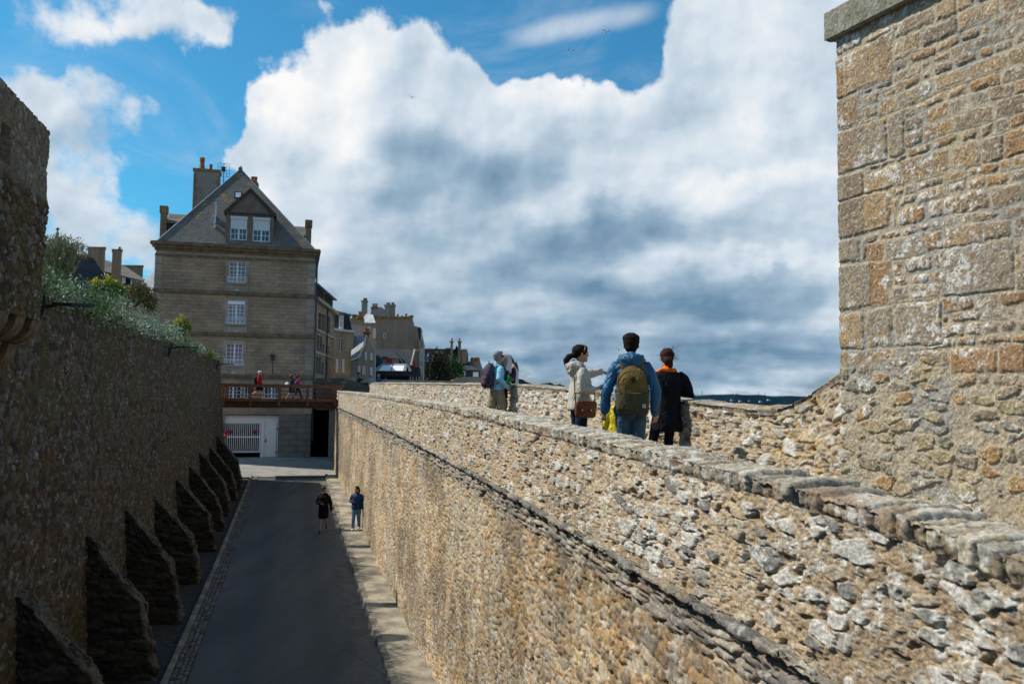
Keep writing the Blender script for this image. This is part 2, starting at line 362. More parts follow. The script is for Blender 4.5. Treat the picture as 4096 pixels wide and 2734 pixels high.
def rubble_mat(name, cols, mortar, scale=5., bump=.04, stretch=(1, 1, 1.6)):
    m, nt, b = NT(name); b.inputs['Roughness'].default_value = .95; b.inputs['Specular IOR Level'].default_value = .15
    tc = _n(nt, 'ShaderNodeTexCoord')
    mp = _n(nt, 'ShaderNodeMapping', Vector=tc.outputs['Object']); mp.inputs['Scale'].default_value = stretch
    wn = _n(nt, 'ShaderNodeTexNoise', Vector=mp.outputs[0], Scale=4., Detail=3.)
    va = nt.nodes.new('ShaderNodeVectorMath'); va.operation = 'MULTIPLY_ADD'; nt.links.new(wn.outputs['Color'], va.inputs[0]); va.inputs[1].default_value = (.12,)*3; nt.links.new(mp.outputs[0], va.inputs[2])
    vo = _n(nt, 'ShaderNodeTexVoronoi', Vector=va.outputs[0], Scale=scale)
    ve = nt.nodes.new('ShaderNodeTexVoronoi'); ve.feature = 'DISTANCE_TO_EDGE'; nt.links.new(va.outputs[0], ve.inputs['Vector']); ve.inputs['Scale'].default_value = scale
    sp = nt.nodes.new('ShaderNodeSeparateColor'); nt.links.new(vo.outputs['Color'], sp.inputs[0])
    r = nt.nodes.new('ShaderNodeValToRGB'); nt.links.new(sp.outputs[0], r.inputs[0]); r.color_ramp.interpolation = 'CONSTANT'
    els = r.color_ramp.elements; els[0].color = (*cols[0], 1); els[1].position = 1/len(cols); els[1].color = (*cols[1], 1)
    for k in range(2, len(cols)): e = els.new(k/len(cols)); e.color = (*cols[k], 1)
    col = _mix(nt, _ramp(nt, ve.outputs['Distance'], .03, .1), mortar, r.outputs[0])
    f = _n(nt, 'ShaderNodeTexNoise', Vector=tc.outputs['Object'], Scale=14., Detail=6., Roughness=.7)
    col = _mix(nt, 1., col, _ramp(nt, f.outputs['Fac'], .3, .7, (.6,)*3, (1.3,)*3), 'MULTIPLY')
    nt.links.new(col, b.inputs['Base Color'])
    h = nt.nodes.new('ShaderNodeMath'); h.operation = 'ADD'; nt.links.new(_ramp(nt, ve.outputs['Distance'], .0, .18), h.inputs[0]); nt.links.new(f.outputs['Fac'], h.inputs[1])
    _bump(nt, b, h.outputs[0], bump)
    return m
def glass_mat(name, c=(.02, .05, .09), rough=.08):
    m, nt, b = NT(name); b.inputs['Roughness'].default_value = rough; b.inputs['Specular IOR Level'].default_value = .8
    tc = _n(nt, 'ShaderNodeTexCoord'); nz = _n(nt, 'ShaderNodeTexNoise', Vector=tc.outputs['Object'], Scale=1.3, Detail=4.)
    nt.links.new(_ramp(nt, nz.outputs['Fac'], .35, .65, tuple(x*.5 for x in c), tuple(x*1.6 for x in c)), b.inputs['Base Color']); return m
M = {}
M['stone'] = stone_vcol('weathered stone', 26., .012, .5)
M['stone_near'] = stone_vcol('weathered stone near', 45., .012, .55)
M['ashlar'] = brick('facade granite', (.42, .29, .185), (.31, .235, .175), (.21, .155, .11), .58, .24, .01, .008, var=.45)
M['quoin'] = brick('quoin granite', (.4, .33, .265), (.33, .27, .22), (.1, .085, .07), 3., .5, .012, .008)
M['band'] = mat('granite band', (.2, .145, .085), .9, .45, 2.5, .01)
M['ashlar_low'] = brick('large granite blocks', (.25, .23, .215), (.19, .175, .165), (.12, .11, .1), 1.1, .42, .016, .015)
M['slate'] = brick('slate roof', (.21, .195, .175), (.15, .145, .14), (.06, .06, .06), .28, .16, .012, .012, .7, lich=((.3, .2, .07), .55))
M['slate_dark'] = brick('dark slate', (.055, .065, .08), (.04, .05, .062), (.02, .024, .03), .25, .14, .01, .01, .9)  # own dark colour of some roofs, shade put into others
M['slate_lit'] = brick('sunlit slate', (.42, .43, .44), (.33, .34, .36), (.2, .2, .2), .3, .2, .012, .012, .6)  # for slopes in sun: the sunlight is put into this pale colour
M['dormer'] = mat('dormer lead', (.19, .15, .12), .7, .3, 3, .004)
M['white'] = mat('white paint', (.8, .81, .82), .45, .06, 3)
M['shutter'] = brick('white roller shutter', (.7, .74, .78), (.68, .72, .76), (.5, .53, .56), 6., .05, .01, .004, .5, var=.03)
M['glass'] = glass_mat('window glass'); M['glass_violet'] = glass_mat('curtained glass', (.09, .035, .09))
M['glass_pale'] = glass_mat('pale glass', (.12, .16, .2), .2)
M['timber'] = mat('stained timber', (.2, .075, .028), .55, .5, 5, .004, 30.)
M['timber_dark'] = mat('dark timber', (.06, .028, .016), .7, .5, 3, .01)
M['terracotta'] = mat('terracotta', (.42, .13, .05), .8, .4, 8)
M['metal_dark'] = mat('black metal', (.02, .024, .03), .35, .2, 6, metal=.3, spec=.5)
M['metal'] = mat('steel', (.4, .42, .45), .3, .15, 6, metal=.9)
M['zinc'] = mat('zinc', (.24, .27, .3), .5, .2, 1.5, metal=.2)
M['void_shade'] = mat('passage shade black', (.012, .012, .014), .9, .3, 2)  # near black, the darkness of openings put into the wall colour
def render_wall(name, c, streak=.35, c3=None):
    m, nt, b = NT(name); b.inputs['Roughness'].default_value = .9; b.inputs['Specular IOR Level'].default_value = .2
    tc = _n(nt, 'ShaderNodeTexCoord'); mp = _n(nt, 'ShaderNodeMapping', Vector=tc.outputs['Object']); mp.inputs['Scale'].default_value = (1., 1., .22)
    a = _n(nt, 'ShaderNodeTexNoise', Vector=mp.outputs[0], Scale=1.1, Detail=8., Roughness=.65)
    col = _ramp(nt, a.outputs['Fac'], .35, .68, tuple(x*(1-streak) for x in c), c)
    if c3:
        q = _n(nt, 'ShaderNodeTexNoise', Vector=mp.outputs[0], Scale=.35, Detail=6., Roughness=.7)
        col = _mix(nt, _ramp(nt, q.outputs['Fac'], .6, .68), col, c3)
    f = _n(nt, 'ShaderNodeTexNoise', Vector=tc.outputs['Object'], Scale=7., Detail=6.)
    col = _mix(nt, 1., col, _ramp(nt, f.outputs['Fac'], .3, .7, (.85,)*3, (1.1,)*3), 'MULTIPLY')
    nt.links.new(col, b.inputs['Base Color']); _bump(nt, b, f.outputs['Fac'], .01); return m
M['render_grey'] = render_wall('grey render', (.33, .3, .25)); M['render_tan'] = render_wall('tan render', (.52, .44, .33), .45)
M['render_brown'] = render_wall('brown render', (.42, .3, .215), .35, (.42, .24, .07)); M['render_white'] = render_wall('white render', (.6, .6, .6), .1)
M['render_mauve'] = render_wall('mauve render', (.46, .39, .35), .25)
M['chimney'] = render_wall('chimney stone', (.32, .23, .15), .5)
M['lichen_stone'] = mat('lichen stone', (.3, .2, .07), .9, .5, 3)
# ------------------------------------------------------------------ stone styles
def ztop(s): return np.interp(s, [-6, 2.8, 3.4, 4.5, 6.4, 8.6, 10.4, 13, 17.1, 30.5, 57, 60], [-.9, -.61, -.54, -.48, -.42, -.35, -.3, -.23, -.14, .05, .30, .30])
def zfloor(s): return np.interp(s, [-6, 8, 11, 18, 52, 60], [-1.25, -1.06, -1.0, -.78, -.33, -.3])
def zroad(s): return np.interp(s, [-20, 17, 29, 45, 55, 61, 70], [-5.95, -5.64, -5.56, -5.12, -4.82, -4.28, -3.8])
def Lout(s): return np.interp(s, [-6, 17, 40, 57], [2.8, 2.8, 2.76, 2.62])
RUB = [(.38,.33,.26),(.34,.29,.22),(.28,.24,.19),(.44,.41,.36),(.31,.3,.28),(.37,.28,.18),(.5,.48,.44),(.24,.2,.16),(.36,.35,.33)]
LOWP = [(.39,.28,.165),(.31,.22,.135),(.47,.36,.23),(.22,.165,.11),(.37,.3,.21),(.42,.28,.15),(.3,.265,.215),(.5,.43,.33)]
def lichen(col, u, v, seed, wt=.5, oc=.5, f=14.):
    w = sst(fbm(u*f, v*f, 4, seed, .6), .56, .64)*wt*sst(fbm(u*1.3, v*1.3, 3, seed+1), .38, .6)
    col = mixc(col, (.66, .66, .62), w)
    o = sst(fbm(u*f*.8+30, v*f*.8, 4, seed+2, .6), .58, .66)*oc*sst(fbm(u*.9+7, v*.9, 3, seed+3), .42, .6)
    return mixc(col, (.5, .33, .1), o)
def style_parapet(u, v, P, seed=1, mortar=(.53, .42, .29), sz=1., depth=1.):
    wx = (fbm(u*4, v*4, 3, seed+40)-.5)*.10; wy = (fbm(u*4+9, v*4, 3, seed+41)-.5)*.09
    rough = fbm(u*22, v*26, 4, seed+5, .6); fine = fbm(u*70, v*70, 3, seed+15, .6)
    # flat-faced slabs sunk in the mortar
    e, i1, i2 = worley((u+wx)/(.17*sz), (v+wy)/(.085*sz), seed)
    eb, j1, j2 = worley((u+wx)/(.27*sz)+50, (v+wy)/(.13*sz), seed+20)
    big = j2 > .86; e = np.where(big, eb*1.3, e); i1 = np.where(big, j1, i1); i2 = np.where(big, .95, i2)
    cover = fbm(u*1.8, v*2.2, 3, seed+6)
    msk = sst(e+(rough-.5)*.2, .12, .2)*sst(i2-.3*sst(cover, .4, .6), .5, .54)
    # small packed rubble between
    es, k1, k2 = worley((u+wx*.6)/.062, (v+wy*.6)/.042, seed+50)
    ms = sst(es+(rough-.5)*.25, .14, .34)*sst(k2-.3*fbm(u*1.4, v*1.7, 3, seed+55), .3, .36)*(1-msk)
    ero = 1-np.abs(fbm(u*11, v*13, 4, seed+8, .62)-.5)*4.5                  # ridged erosion
    disp = depth*(msk*(.004+.010*i2)+ms*.006*k2+(rough-.5)*.014+(fine-.5)*.010-(1-msk)*sst(ero, .2, .9)*.009+(fbm(u*2.4, v*2.6, 3, seed+9)-.5)*.04)
    pit = sst(fbm(u*8, v*10, 3, seed+12, .6), .66, .73)*(1-msk*.6); disp = disp-depth*pit*.04
    col = np.array(mortar)*(.74+.5*fbm(u*26, v*28, 4, seed+9, .65))[..., None]
    col = mixc(col, (.42, .31, .2), sst(fbm(u*3, v*3, 4, seed+13), .45, .66)*.6); col = mixc(col, (.3, .23, .15), sst(fbm(u*1.1, v*1.4, 4, seed+14, .6), .52, .66)*.6)
    rc = pal(k1, RUB)*(0.8+.56*rough)[..., None]; col = mixc(col, (0, 0, 0), ms*.75)+rc*(ms*.75)[..., None]
    slab = pal(i1, [(.48,.47,.43),(.42,.39,.34),(.58,.57,.53),(.34,.33,.3),(.46,.4,.31),(.25,.25,.245),(.52,.42,.29),(.62,.6,.56)])*(0.66+.68*fbm(u*34, v*50, 4, seed+16, .6))[..., None]
    col = mixc(col, (0, 0, 0), msk)+slab*msk[..., None]
    col = mixc(col, (.2, .15, .11), pit*.5)
    return disp, np.clip(lichen(col, u, v, seed+60, .85, .6, 18.), .01, .9)
def style_lower(u, v, P, seed=3):
    g = sst(v, -.42, -.22)                                      # slate courses right under the ledge (v measured down from the ledge)
    wx = (fbm(u*3, v*3, 3, seed+40)-.5)*.2; wy = (fbm(u*3+9, v*3, 3, seed+41)-.5)*.12
    e, i1, i2 = worley((u+wx*.6)/.12, (v+wy*.6)/.085, seed)
    eb, j1, j2 = worley((u+wx)/.23+30, (v+wy)/.13, seed+21); bg_ = j2 > .62; e = np.where(bg_, eb*1.3, e); i1 = np.where(bg_, j1, i1); i2 = np.where(bg_, j2*.6, i2)
    rough = fbm(u*16, v*18, 4, seed+5, .6)
    msk = sst(e+(rough-.5)*.25, .08, .3)
    msk = sst(e+(rough-.5)*.25, .06, .2); disp = msk*(.008+.024*i2)+(rough-.5)*.028+(fbm(u*.8, v*.9, 3, seed+8)-.5)*.09
    col = pal(i1, LOWP)*(0.7+.6*rough)[..., None]
    col = mixc(col, (.42, .32, .21), (1-msk)*.7)*(.66+.62*sst(fbm(u*.45, v*.7, 4, seed+33, .6), .3, .7))[..., None]
    col = mixc(col, (.2, .185, .16), sst(fbm(u*1.3, v*1.6, 4, seed+34, .6), .54, .64)*.5)
    vs = v+.12*(fbm(u*.7, v*0, 2, seed+77)-.5)+u*.0
    e2, k1, k2 = worley((u+wx)/.34, (vs+wy*.25)/.055, seed+11)
    m2 = sst(e2+(rough-.5)*.2, .06, .22)
    d2 = m2*(.02+.05*k2)+(rough-.5)*.025
    c2 = pal(k1, [(.2,.195,.185),(.26,.25,.23),(.16,.155,.15),(.3,.27,.22),(.24,.19,.16)])*(0.7+.6*rough)[..., None]
    c2 = mixc(c2, (.42, .33, .24), (1-m2)*.75)
    disp = disp*(1-g)+d2*g; col = col*(1-g[..., None])+c2*g[..., None]
    col = lichen(col, u, v, seed+60, .45, .3)
    streak = sst(fbm(u*1.1, v*.12, 4, seed+90), .55, .66)*.55       # pale lime runs
    col = mixc(col, (.5, .47, .38), streak*sst(fbm(u*8, v*5, 3, seed+91), .35, .6))
    return disp, np.clip(col, .01, .9)
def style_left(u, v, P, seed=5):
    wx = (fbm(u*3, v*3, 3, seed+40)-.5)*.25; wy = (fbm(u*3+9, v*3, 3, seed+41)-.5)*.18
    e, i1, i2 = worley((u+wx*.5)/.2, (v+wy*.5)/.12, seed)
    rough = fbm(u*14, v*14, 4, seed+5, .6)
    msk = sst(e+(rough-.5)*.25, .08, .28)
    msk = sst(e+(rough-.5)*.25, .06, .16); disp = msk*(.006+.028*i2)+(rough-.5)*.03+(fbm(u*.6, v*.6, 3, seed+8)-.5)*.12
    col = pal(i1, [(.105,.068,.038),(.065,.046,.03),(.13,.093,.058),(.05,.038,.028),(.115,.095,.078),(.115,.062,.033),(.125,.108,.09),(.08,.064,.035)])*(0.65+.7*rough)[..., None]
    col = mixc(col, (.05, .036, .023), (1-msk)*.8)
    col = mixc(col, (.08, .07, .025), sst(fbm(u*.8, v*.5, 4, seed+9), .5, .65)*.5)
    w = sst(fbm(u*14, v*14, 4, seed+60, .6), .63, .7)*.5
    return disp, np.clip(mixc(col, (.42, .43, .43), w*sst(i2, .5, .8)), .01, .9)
# ------------------------------------------------------------------ outer rampart wall (right)
rw = thing('rampart_wall', 'long sunlit rubble rampart wall with a slate ledge and low parapet, falling to the street', 'rampart wall', SL(20, 2.9, -5.5))
LEDGE = .95
Sg = gspace(-1.5, 57.2, .0024, -.6, .0065)
def pos_low(S, Q): z = zroad(S)-.3+(ztop(S)-LEDGE-zroad(S)+.3)*Q; o = Lout(S); return S[..., None]*Vv+(o+.03)[..., None]*Nn+z[..., None]*np.array([0, 0, 1.])
def st_low(S, Q, P): return style_lower(S, P[..., 2]-(ztop(S)-LEDGE), P)
sheet('lower_wall', Sg, np.linspace(0, 1, 300), pos_low, st_low, M['stone'], rw, flip=False)
def pos_par(S, Q): z = ztop(S)-LEDGE+(LEDGE-.11)*Q; return S[..., None]*Vv+(Lout(S)+0*Q)[..., None]*Nn+z[..., None]*np.array([0, 0, 1.])
sheet('parapet', Sg, np.linspace(0, 1, 190), pos_par, lambda S, Q, P: style_parapet(S, P[..., 2]*1.0, P), M['stone_near'], rw)
def coping_disp(u, w, seed=21, wid=.11, side=None):
    """u along wall, w metres over the coping section."""
    q = u+(fbm(u*1.3, w*0, 2, seed)-.5)*.25+(fbm(u*6, w*6, 2, seed+2)-.5)*.05
    k = np.floor(q/wid); f = q/wid-k
    k = np.where(_h(np.floor(k/2), k*0, seed+30) > .7, np.floor(k/2)*2+1000, k)
    low = 1-sst(w, .0, .06+.08*_h(k, k*0, seed+8))
    r1, r2 = _h(k, k*0, seed+1), _h(k, k*0, seed+5)
    fe = np.minimum(f, 1-f)*wid
    merged = k > 900
    fe = np.where(merged, .05, fe)
    ed = sst(fe, 0, .018)
    rough = fbm(u*18, w*18, 4, seed+6, .6)
    lay = fbm(u*50, w*30, 3, seed+7)
    disp = -.03*(1-ed)+(r1-.5)*.05+(rough-.5)*.032+(lay-.5)*.014-.006-low*.035
    col = pal(r2, [(.38,.35,.28),(.45,.4,.31),(.3,.28,.23),(.5,.45,.36),(.36,.3,.22),(.42,.41,.36)])*(0.62+.76*rough)[..., None]
    col = mixc(col, (.14, .12, .1), (1-ed)*.6); col = mixc(col, (.44, .36, .27), low*.7)
    col = mixc(col, (.3, .2, .13), sst(fbm(u*2.2, w*2, 3, seed+14), .58, .7)*.6)
    return disp, lichen(col, u, w, seed+3, .75, .35, 12.)
TW = .46
def pos_cop(S, Q):
    # Q metres along the section: up .16+overhang, across TW, then down the inner face
    Q1 = np.clip(Q, 0, .17); Q2 = np.clip(Q-.17, 0, TW); Q3 = np.clip(Q-.17-TW, 0, 9)
    x = Lout(S)-.008+Q2; z = ztop(S)-.15+Q1*.88+.02*np.sin(Q2/TW*math.pi)-Q3
    r = .03
    return S[..., None]*Vv+x[..., None]*Nn+z[..., None]*np.array([0, 0, 1.])
Qc = np.concatenate([np.linspace(0, .17, 26), np.linspace(.18, .17+TW, 44), np.linspace(.64, .64+.75, 20)])
sheet('coping', Sg, Qc, pos_cop, lambda S, Q, P: coping_disp(S, Q), M['stone_near'], rw)
def pos_led(S, Q):      # ledge of slate plates, protruding
    x = np.interp(Q, [0, .03, .16, .2, .34, .4], [.03, .03, -.075, -.075, .03, .05]); dz = np.interp(Q, [0, .03, .16, .2, .34, .4], [-.05, -.042, -.035, -.012, .0, .03])+.02*(fbm(S*1.5, Q*0, 3, 88)-.5)
    return S[..., None]*Vv+(Lout(S)+x)[..., None]*Nn+(ztop(S)-LEDGE+dz)[..., None]*np.array([0, 0, 1.])
def st_led(S, Q, P):
    q = S+(fbm(S*2, Q*0, 2, 5)-.5)*.3; k = np.floor(q/.28); r = _h(k, k*0, 71); rough = fbm(S*20, Q*40, 4, 72, .6)
    f = q/.28-k; ed = sst(np.minimum(f, 1-f)*.28, 0, .02)
    pro = sst(Q, .04, .14)*(1-sst(Q, .22, .34))
    disp = pro*((r-.5)*.05+(fbm(S*16, Q*0, 4, 73, .65)-.5)*.06-.03*(1-ed))+(rough-.5)*.016
    col = pal(_h(k, k*0, 74), [(.2,.19,.17),(.27,.25,.21),(.17,.16,.15),(.32,.28,.22)])*(0.6+.7*rough)[..., None]
    return disp, lichen(col, S, Q, 75, .5, .3)
sheet('ledge', Sg, np.linspace(0, .4, 44), pos_led, st_led, M['stone_near'], rw)
e = MB(HF); e.box(2.66, 3.0, 57.1, 57.6, -4.9, .27); e.build('end_pier', M['render_tan'], rw)
# ------------------------------------------------------------------ seaward parapet behind the walkers
sp_ = thing('sea_parapet', 'sunlit inner face of the seaward parapet, sweeping up to join the masonry tower', 'parapet wall', SL(20, 4.8, -.8))
def Lsea(s): return np.interp(s, [6.6, 7.2, 9.6, 12, 15, 18, 22, 52.5], [5.36, 5.165, 5.12, 5.02, 4.86, 4.68, 4.6, 4.5])
def zsea(s): return np.interp(s, [5, 7.1, 7.5, 7.95, 8.45, 9.0, 9.7, 12, 15, 17.3, 21, 52.5], [.5, .34, .18, .01, -.085, -.09, -.05, .06, .17, .26, .33, .8])
Ss = gspace(6.6, 52.6, .0026, 0, .012)
def pos_sea(S, Q): zf = zfloor(S)-.12; z = zf+(zsea(S)-.06-zf)*Q; return S[..., None]*Vv+Lsea(S)[..., None]*Nn+z[..., None]*np.array([0, 0, 1.])
sheet('rubble_face', Ss, np.linspace(0, 1, 130), pos_sea, lambda S, Q, P: style_parapet(S, P[..., 2], P, 31, (.47, .39, .29), 1.05, 1.3), M['stone'], sp_)
def pos_seac(S, Q):
    Q1 = np.clip(Q, 0, .07); Q2 = np.clip(Q-.07, 0, .5); Q3 = np.clip(Q-.57, 0, 9)
    return S[..., None]*Vv+(Lsea(S)-.02+Q2)[..., None]*Nn+(zsea(S)-.07+Q1+.03*np.sin(Q2/.5*math.pi)-Q3)[..., None]*np.array([0, 0, 1.])
def st_seac(S, Q, P): d, c = coping_disp(S, Q, 51, .3); return d*.7, c*.8
sheet('coping', Ss, np.concatenate([np.linspace(0, .07, 8), np.linspace(.09, .57, 22), np.linspace(.6, 2.2, 8)]), pos_seac, st_seac, M['stone'], sp_)
e = MB(HF); e.box(4.53, 4.98, 52.5, 52.9, -.6, .78); e.build('end_block', M['render_tan'], sp_)
# ------------------------------------------------------------------ walkway between the two walls
def strip(name, s_arr, La, Lb, zf, m, parent=None, nL=8, kind='structure', bumps=0.):
    S = np.array(s_arr); T = np.linspace(0, 1, nL); S2, T2 = np.meshgrid(S, T, indexing='ij')
    a = La(S2) if callable(La) else La+0*S2; b = Lb(S2) if callable(Lb) else Lb+0*S2
    L_ = a+(b-a)*T2; z = zf(S2)+bumps*(fbm(S2*1.5, L_*3, 3, 5)-.5)
    P = S2[..., None]*Vv+L_[..., None]*Nn+z[..., None]*np.array([0, 0, 1.])
    o = mesh_np(name, P.reshape(-1, 3), grid_faces(len(S), nL)[:, ::-1].copy(), m, parent, smooth=True, uv=False)
    if parent is None: tag(o, kind=kind)
    return o
M['paving'] = mat('worn granite paving', (.3, .27, .22), .9, .35, 2.5, .01)
strip('walkway', np.arange(-8, 60, .5), lambda s: Lout(s)+.3, lambda s: Lsea(s)+.3, zfloor, M['paving'])
# ------------------------------------------------------------------ masonry tower at the right
TC = W(3370, 1487, 8.27); TD = np.array([.409, -.913, 0]); TD /= np.linalg.norm(TD)
tw = thing('masonry_tower', 'tall granite block tower with white lichen rising at the right edge', 'tower', TC+np.array([0, 0, -1.4]))
def tower_style(U, Z, P):
    wu = U+(fbm(U*7, Z*7, 3, 201)-.5)*.035; wz = Z+(fbm(U*1.6+4, Z*2.4, 2, 202)-.5)*.05+(fbm(U*12+4, Z*12, 2, 209)-.5)*.018
    def rows(seed, hs, wmul, wz_, wu_, off):
        r_ = random.Random(seed); zs = [-1.6]
        while zs[-1] < 4.4: zs.append(zs[-1]+r_.choice(hs))
        zs = np.array(zs); row = np.clip(np.searchsorted(zs, wz_)-1, 0, len(zs)-2)
        ez = np.minimum(wz_-zs[row], zs[row+1]-wz_); eu = np.zeros_like(wu_); bid = np.zeros_like(wu_)
        for r in range(len(zs)-1):
            h = zs[r+1]-zs[r]; us = [-.3+r_.random()*.1]
            while us[-1] < 4.6: us.append(us[-1]+r_.uniform(*wmul)*max(h, .12))
            us = np.array(us); m = row == r; k = np.clip(np.searchsorted(us, wu_[m])-1, 0, len(us)-2)
            eu[m] = np.minimum(wu_[m]-us[k], us[k+1]-wu_[m]); bid[m] = _h(k+0., np.full(k.shape, r+.0), 211+seed)
        return ez, eu, bid, row
    ez, eu, bid, row = rows(5, [.09, .11, .13, .15, .18, .22], (.9, 2.6), wz, wu, 0)
    ez2, eu2, bid2, row2 = rows(9, [.26, .32, .38, .44], (.7, 1.6), wz, wu, 0)
    # dressed quoins at the corner, and a few large blocks elsewhere
    qw = np.where(row2 % 2 == 0, .26, .62)+.1*(_h(row2+0., row2*0., 77)-.5); isq = (wu < qw)
    eq = np.minimum(np.abs(wu-qw), 9); blk = (bid2 > .8) & ~isq
    big = isq | blk
    ez = np.where(big, ez2, np.minimum(ez, 9)); eu = np.where(isq, np.minimum(eq, np.abs(wu+.3)), np.where(blk, eu2, eu)); bid = np.where(big, bid2*.97+.01*row2%1, bid)
    eu = np.where(~isq, np.minimum(eu, eq), eu)
    bx = np.where(big, 0, 1.); gx = np.abs(np.gradient(bx, axis=0))+np.abs(np.gradient(bx, axis=1)); eu = np.where(gx > 0, 0, eu)
    e = -np.log(np.exp(-ez*90)+np.exp(-eu*90))/90                # rounded corners
    h2 = _h(np.floor(bid*9973), np.floor(bid*9973)*0, 5)
    rough = fbm(U*45, Z*45, 4, 203, .65); rug = fbm(U*14, Z*14, 3, 204)
    jw = .009+.02*fbm(U*3, Z*3, 2, 205)
    msk = sst(e+(rug-.5)*.035, jw*.5, jw*1.4)
    disp = msk*(.002+.012*h2)+(rough-.5)*.012*msk+(rug-.5)*.014-.006*sst(jw*1.9-e, 0, .01)*(h2 > .4)
    pc = [(.37,.25,.145),(.31,.215,.13),(.39,.28,.17),(.29,.22,.15),(.35,.21,.105),(.33,.255,.175),(.25,.19,.14),(.33,.2,.105),(.31,.255,.195)]
    col = pal(bid, pc)*(0.62+.76*rough)[..., None]
    col = mixc(col, (.25, .2, .15), sst(fbm(U*6, Z*6, 3, 206), .55, .7)*.4)
    mort = np.array([.42, .36, .27])*(0.85+.3*fbm(U*20, Z*20, 3, 207))[..., None]
    mort = mixc(mort, (.3, .31, .3), sst(fbm(U*2, Z*2, 3, 208), .5, .62)*.6)
    # lower storey: rounded rubble drowned in mortar
    e3, a1, a2 = worley((U+(fbm(U*4, Z*4, 3, 220)-.5)*.18)/.2, (Z+(fbm(U*4, Z*4+7, 3, 221)-.5)*.12)/.11, 222, .95)
    m3 = sst(e3+(rug-.5)*.4, .12+.5*(1-a2)**2, .2+.5*(1-a2)**2)*(a2 > .25)
    d3 = m3*(.004+.014*a2)+(rug-.5)*.03+(rough-.5)*.014
    c3 = pal(a1, [(.36,.29,.18),(.28,.23,.16),(.36,.23,.11),(.3,.28,.23),(.24,.2,.15),(.38,.31,.2)])*(0.65+.7*rough)[..., None]
    low = 1-sst(Z+.15*(fbm(U*1.5, Z*0, 2, 223)-.5)-.22*sst(U, .9, 1.6)*-1.0, .32, .42)
    low = low*(1-sst(U+.3*(fbm(Z*2, U*0, 2, 224)-.5), 1.35, 1.5)*(1-sst(Z, -9, -8)))
    disp = disp*(1-low)+d3*low; col = col*(1-low[..., None])+c3*low[..., None]; mk = msk*(1-low)+m3*low
    col = mort*(1-mk[..., None])+col*mk[..., None]
    wl = sst(fbm(U*26, Z*22, 4, 230, .65)+.1*(h2-.5), .52, .58)*sst(fbm(U*2.9, Z*2.3, 3, 231)+.24*np.exp(-((U-.95)/.42)**2)*sst(Z, .1, .7)*(1-sst(Z, 1.7, 2.2))-.05, .52, .63)*mk
    col = mixc(col, (.66, .65, .62), wl*.85)
    sp = sst(fbm(U*60, Z*60, 3, 232, .6), .66, .72)*.7*mk; col = mixc(col, (.62, .62, .58), sp)
    oc = sst(fbm(U*18, Z*18, 4, 233, .6), .6, .68)*.5; col = mixc(col, (.42, .3, .1), oc*sst(fbm(U*2, Z*2, 2, 234), .45, .6))
    return disp, np.clip(col, .01, .9)
Ut = np.concatenate([np.arange(-.02, 2.15, .0058), np.arange(2.16, 4.5, .03)])
Zt = np.arange(-1.5, 3.62, .0068)
def wob(Z): return .012*(fbm(Z*6, Z*0, 3, 240)-.5)
def pos_tw(U, Z): return TC[None, None, :]*np.array([1, 1, 0])+(U+wob(Z))[..., None]*TD+Z[..., None]*np.array([0, 0, 1.])
sheet('wall_face', Ut, Zt, pos_tw, tower_style, M['stone_near'], tw, flip=True)
TB = np.array([.913, .409, 0])         # away from the street
TFm = Frame(TC*np.array([1, 1, 0]), TD, TB)
e = MB(TFm); e.face((-.012, .012, -1.5), (-.012, .012, 3.62), (.0, 3.5, 3.62), (.0, 3.5, -1.5)); e.face((4.4, .02, -1.5), (4.4, 3.5, -1.5), (4.4, 3.5, 3.62), (4.4, .02, 3.62))
e.face((-.01, .02, 3.61), (4.4, .02, 3.61), (4.4, 3.5, 3.61), (0, 3.5, 3.61)); e.face((0, 3.5, -1.5), (0, 3.5, 3.62), (4.4, 3.5, 3.62), (4.4, 3.5, -1.5))
e.build('side_wall', M['render_tan'], tw)
def cap_pos(S, Q):
    x = np.interp(Q, [0, .1, .38, .55], [.02, -.085, -.085, .1]); z = np.interp(Q, [0, .1, .38, .55], [3.60, 3.60, 3.88, 3.93])
    return TC[None, None, :]*np.array([1, 1, 0])+S[..., None]*TD+x[..., None]*TB+z[..., None]*np.array([0, 0, 1.])
def cap_style(S, Q, P):
    r = fbm(S*40, Q*40, 4, 251, .65); c = np.array([.27, .26, .21])*(0.55+.9*r)[..., None]; c = mixc(c, (.17, .18, .13), sst(fbm(S*8, Q*8, 3, 252), .5, .65)*.6)
    return (r-.5)*.016, mixc(c, (.3, .2, .12), sst(fbm(S*5, Q*5, 3, 253), .6, .7)*.7)
sheet('cap_stone', np.arange(-.1, 4.45, .01), np.linspace(0, .55, 60), cap_pos, cap_style, M['stone_near'], tw, flip=True)
e = MB(TFm); e.face((-.095, -.08, 3.61), (-.095, .4, 3.61), (-.095, .4, 3.93), (-.095, -.08, 3.87)); e.build('cap_end', mat('mossy cap', (.2, .21, .16), .95, .4, 14, .02), tw)
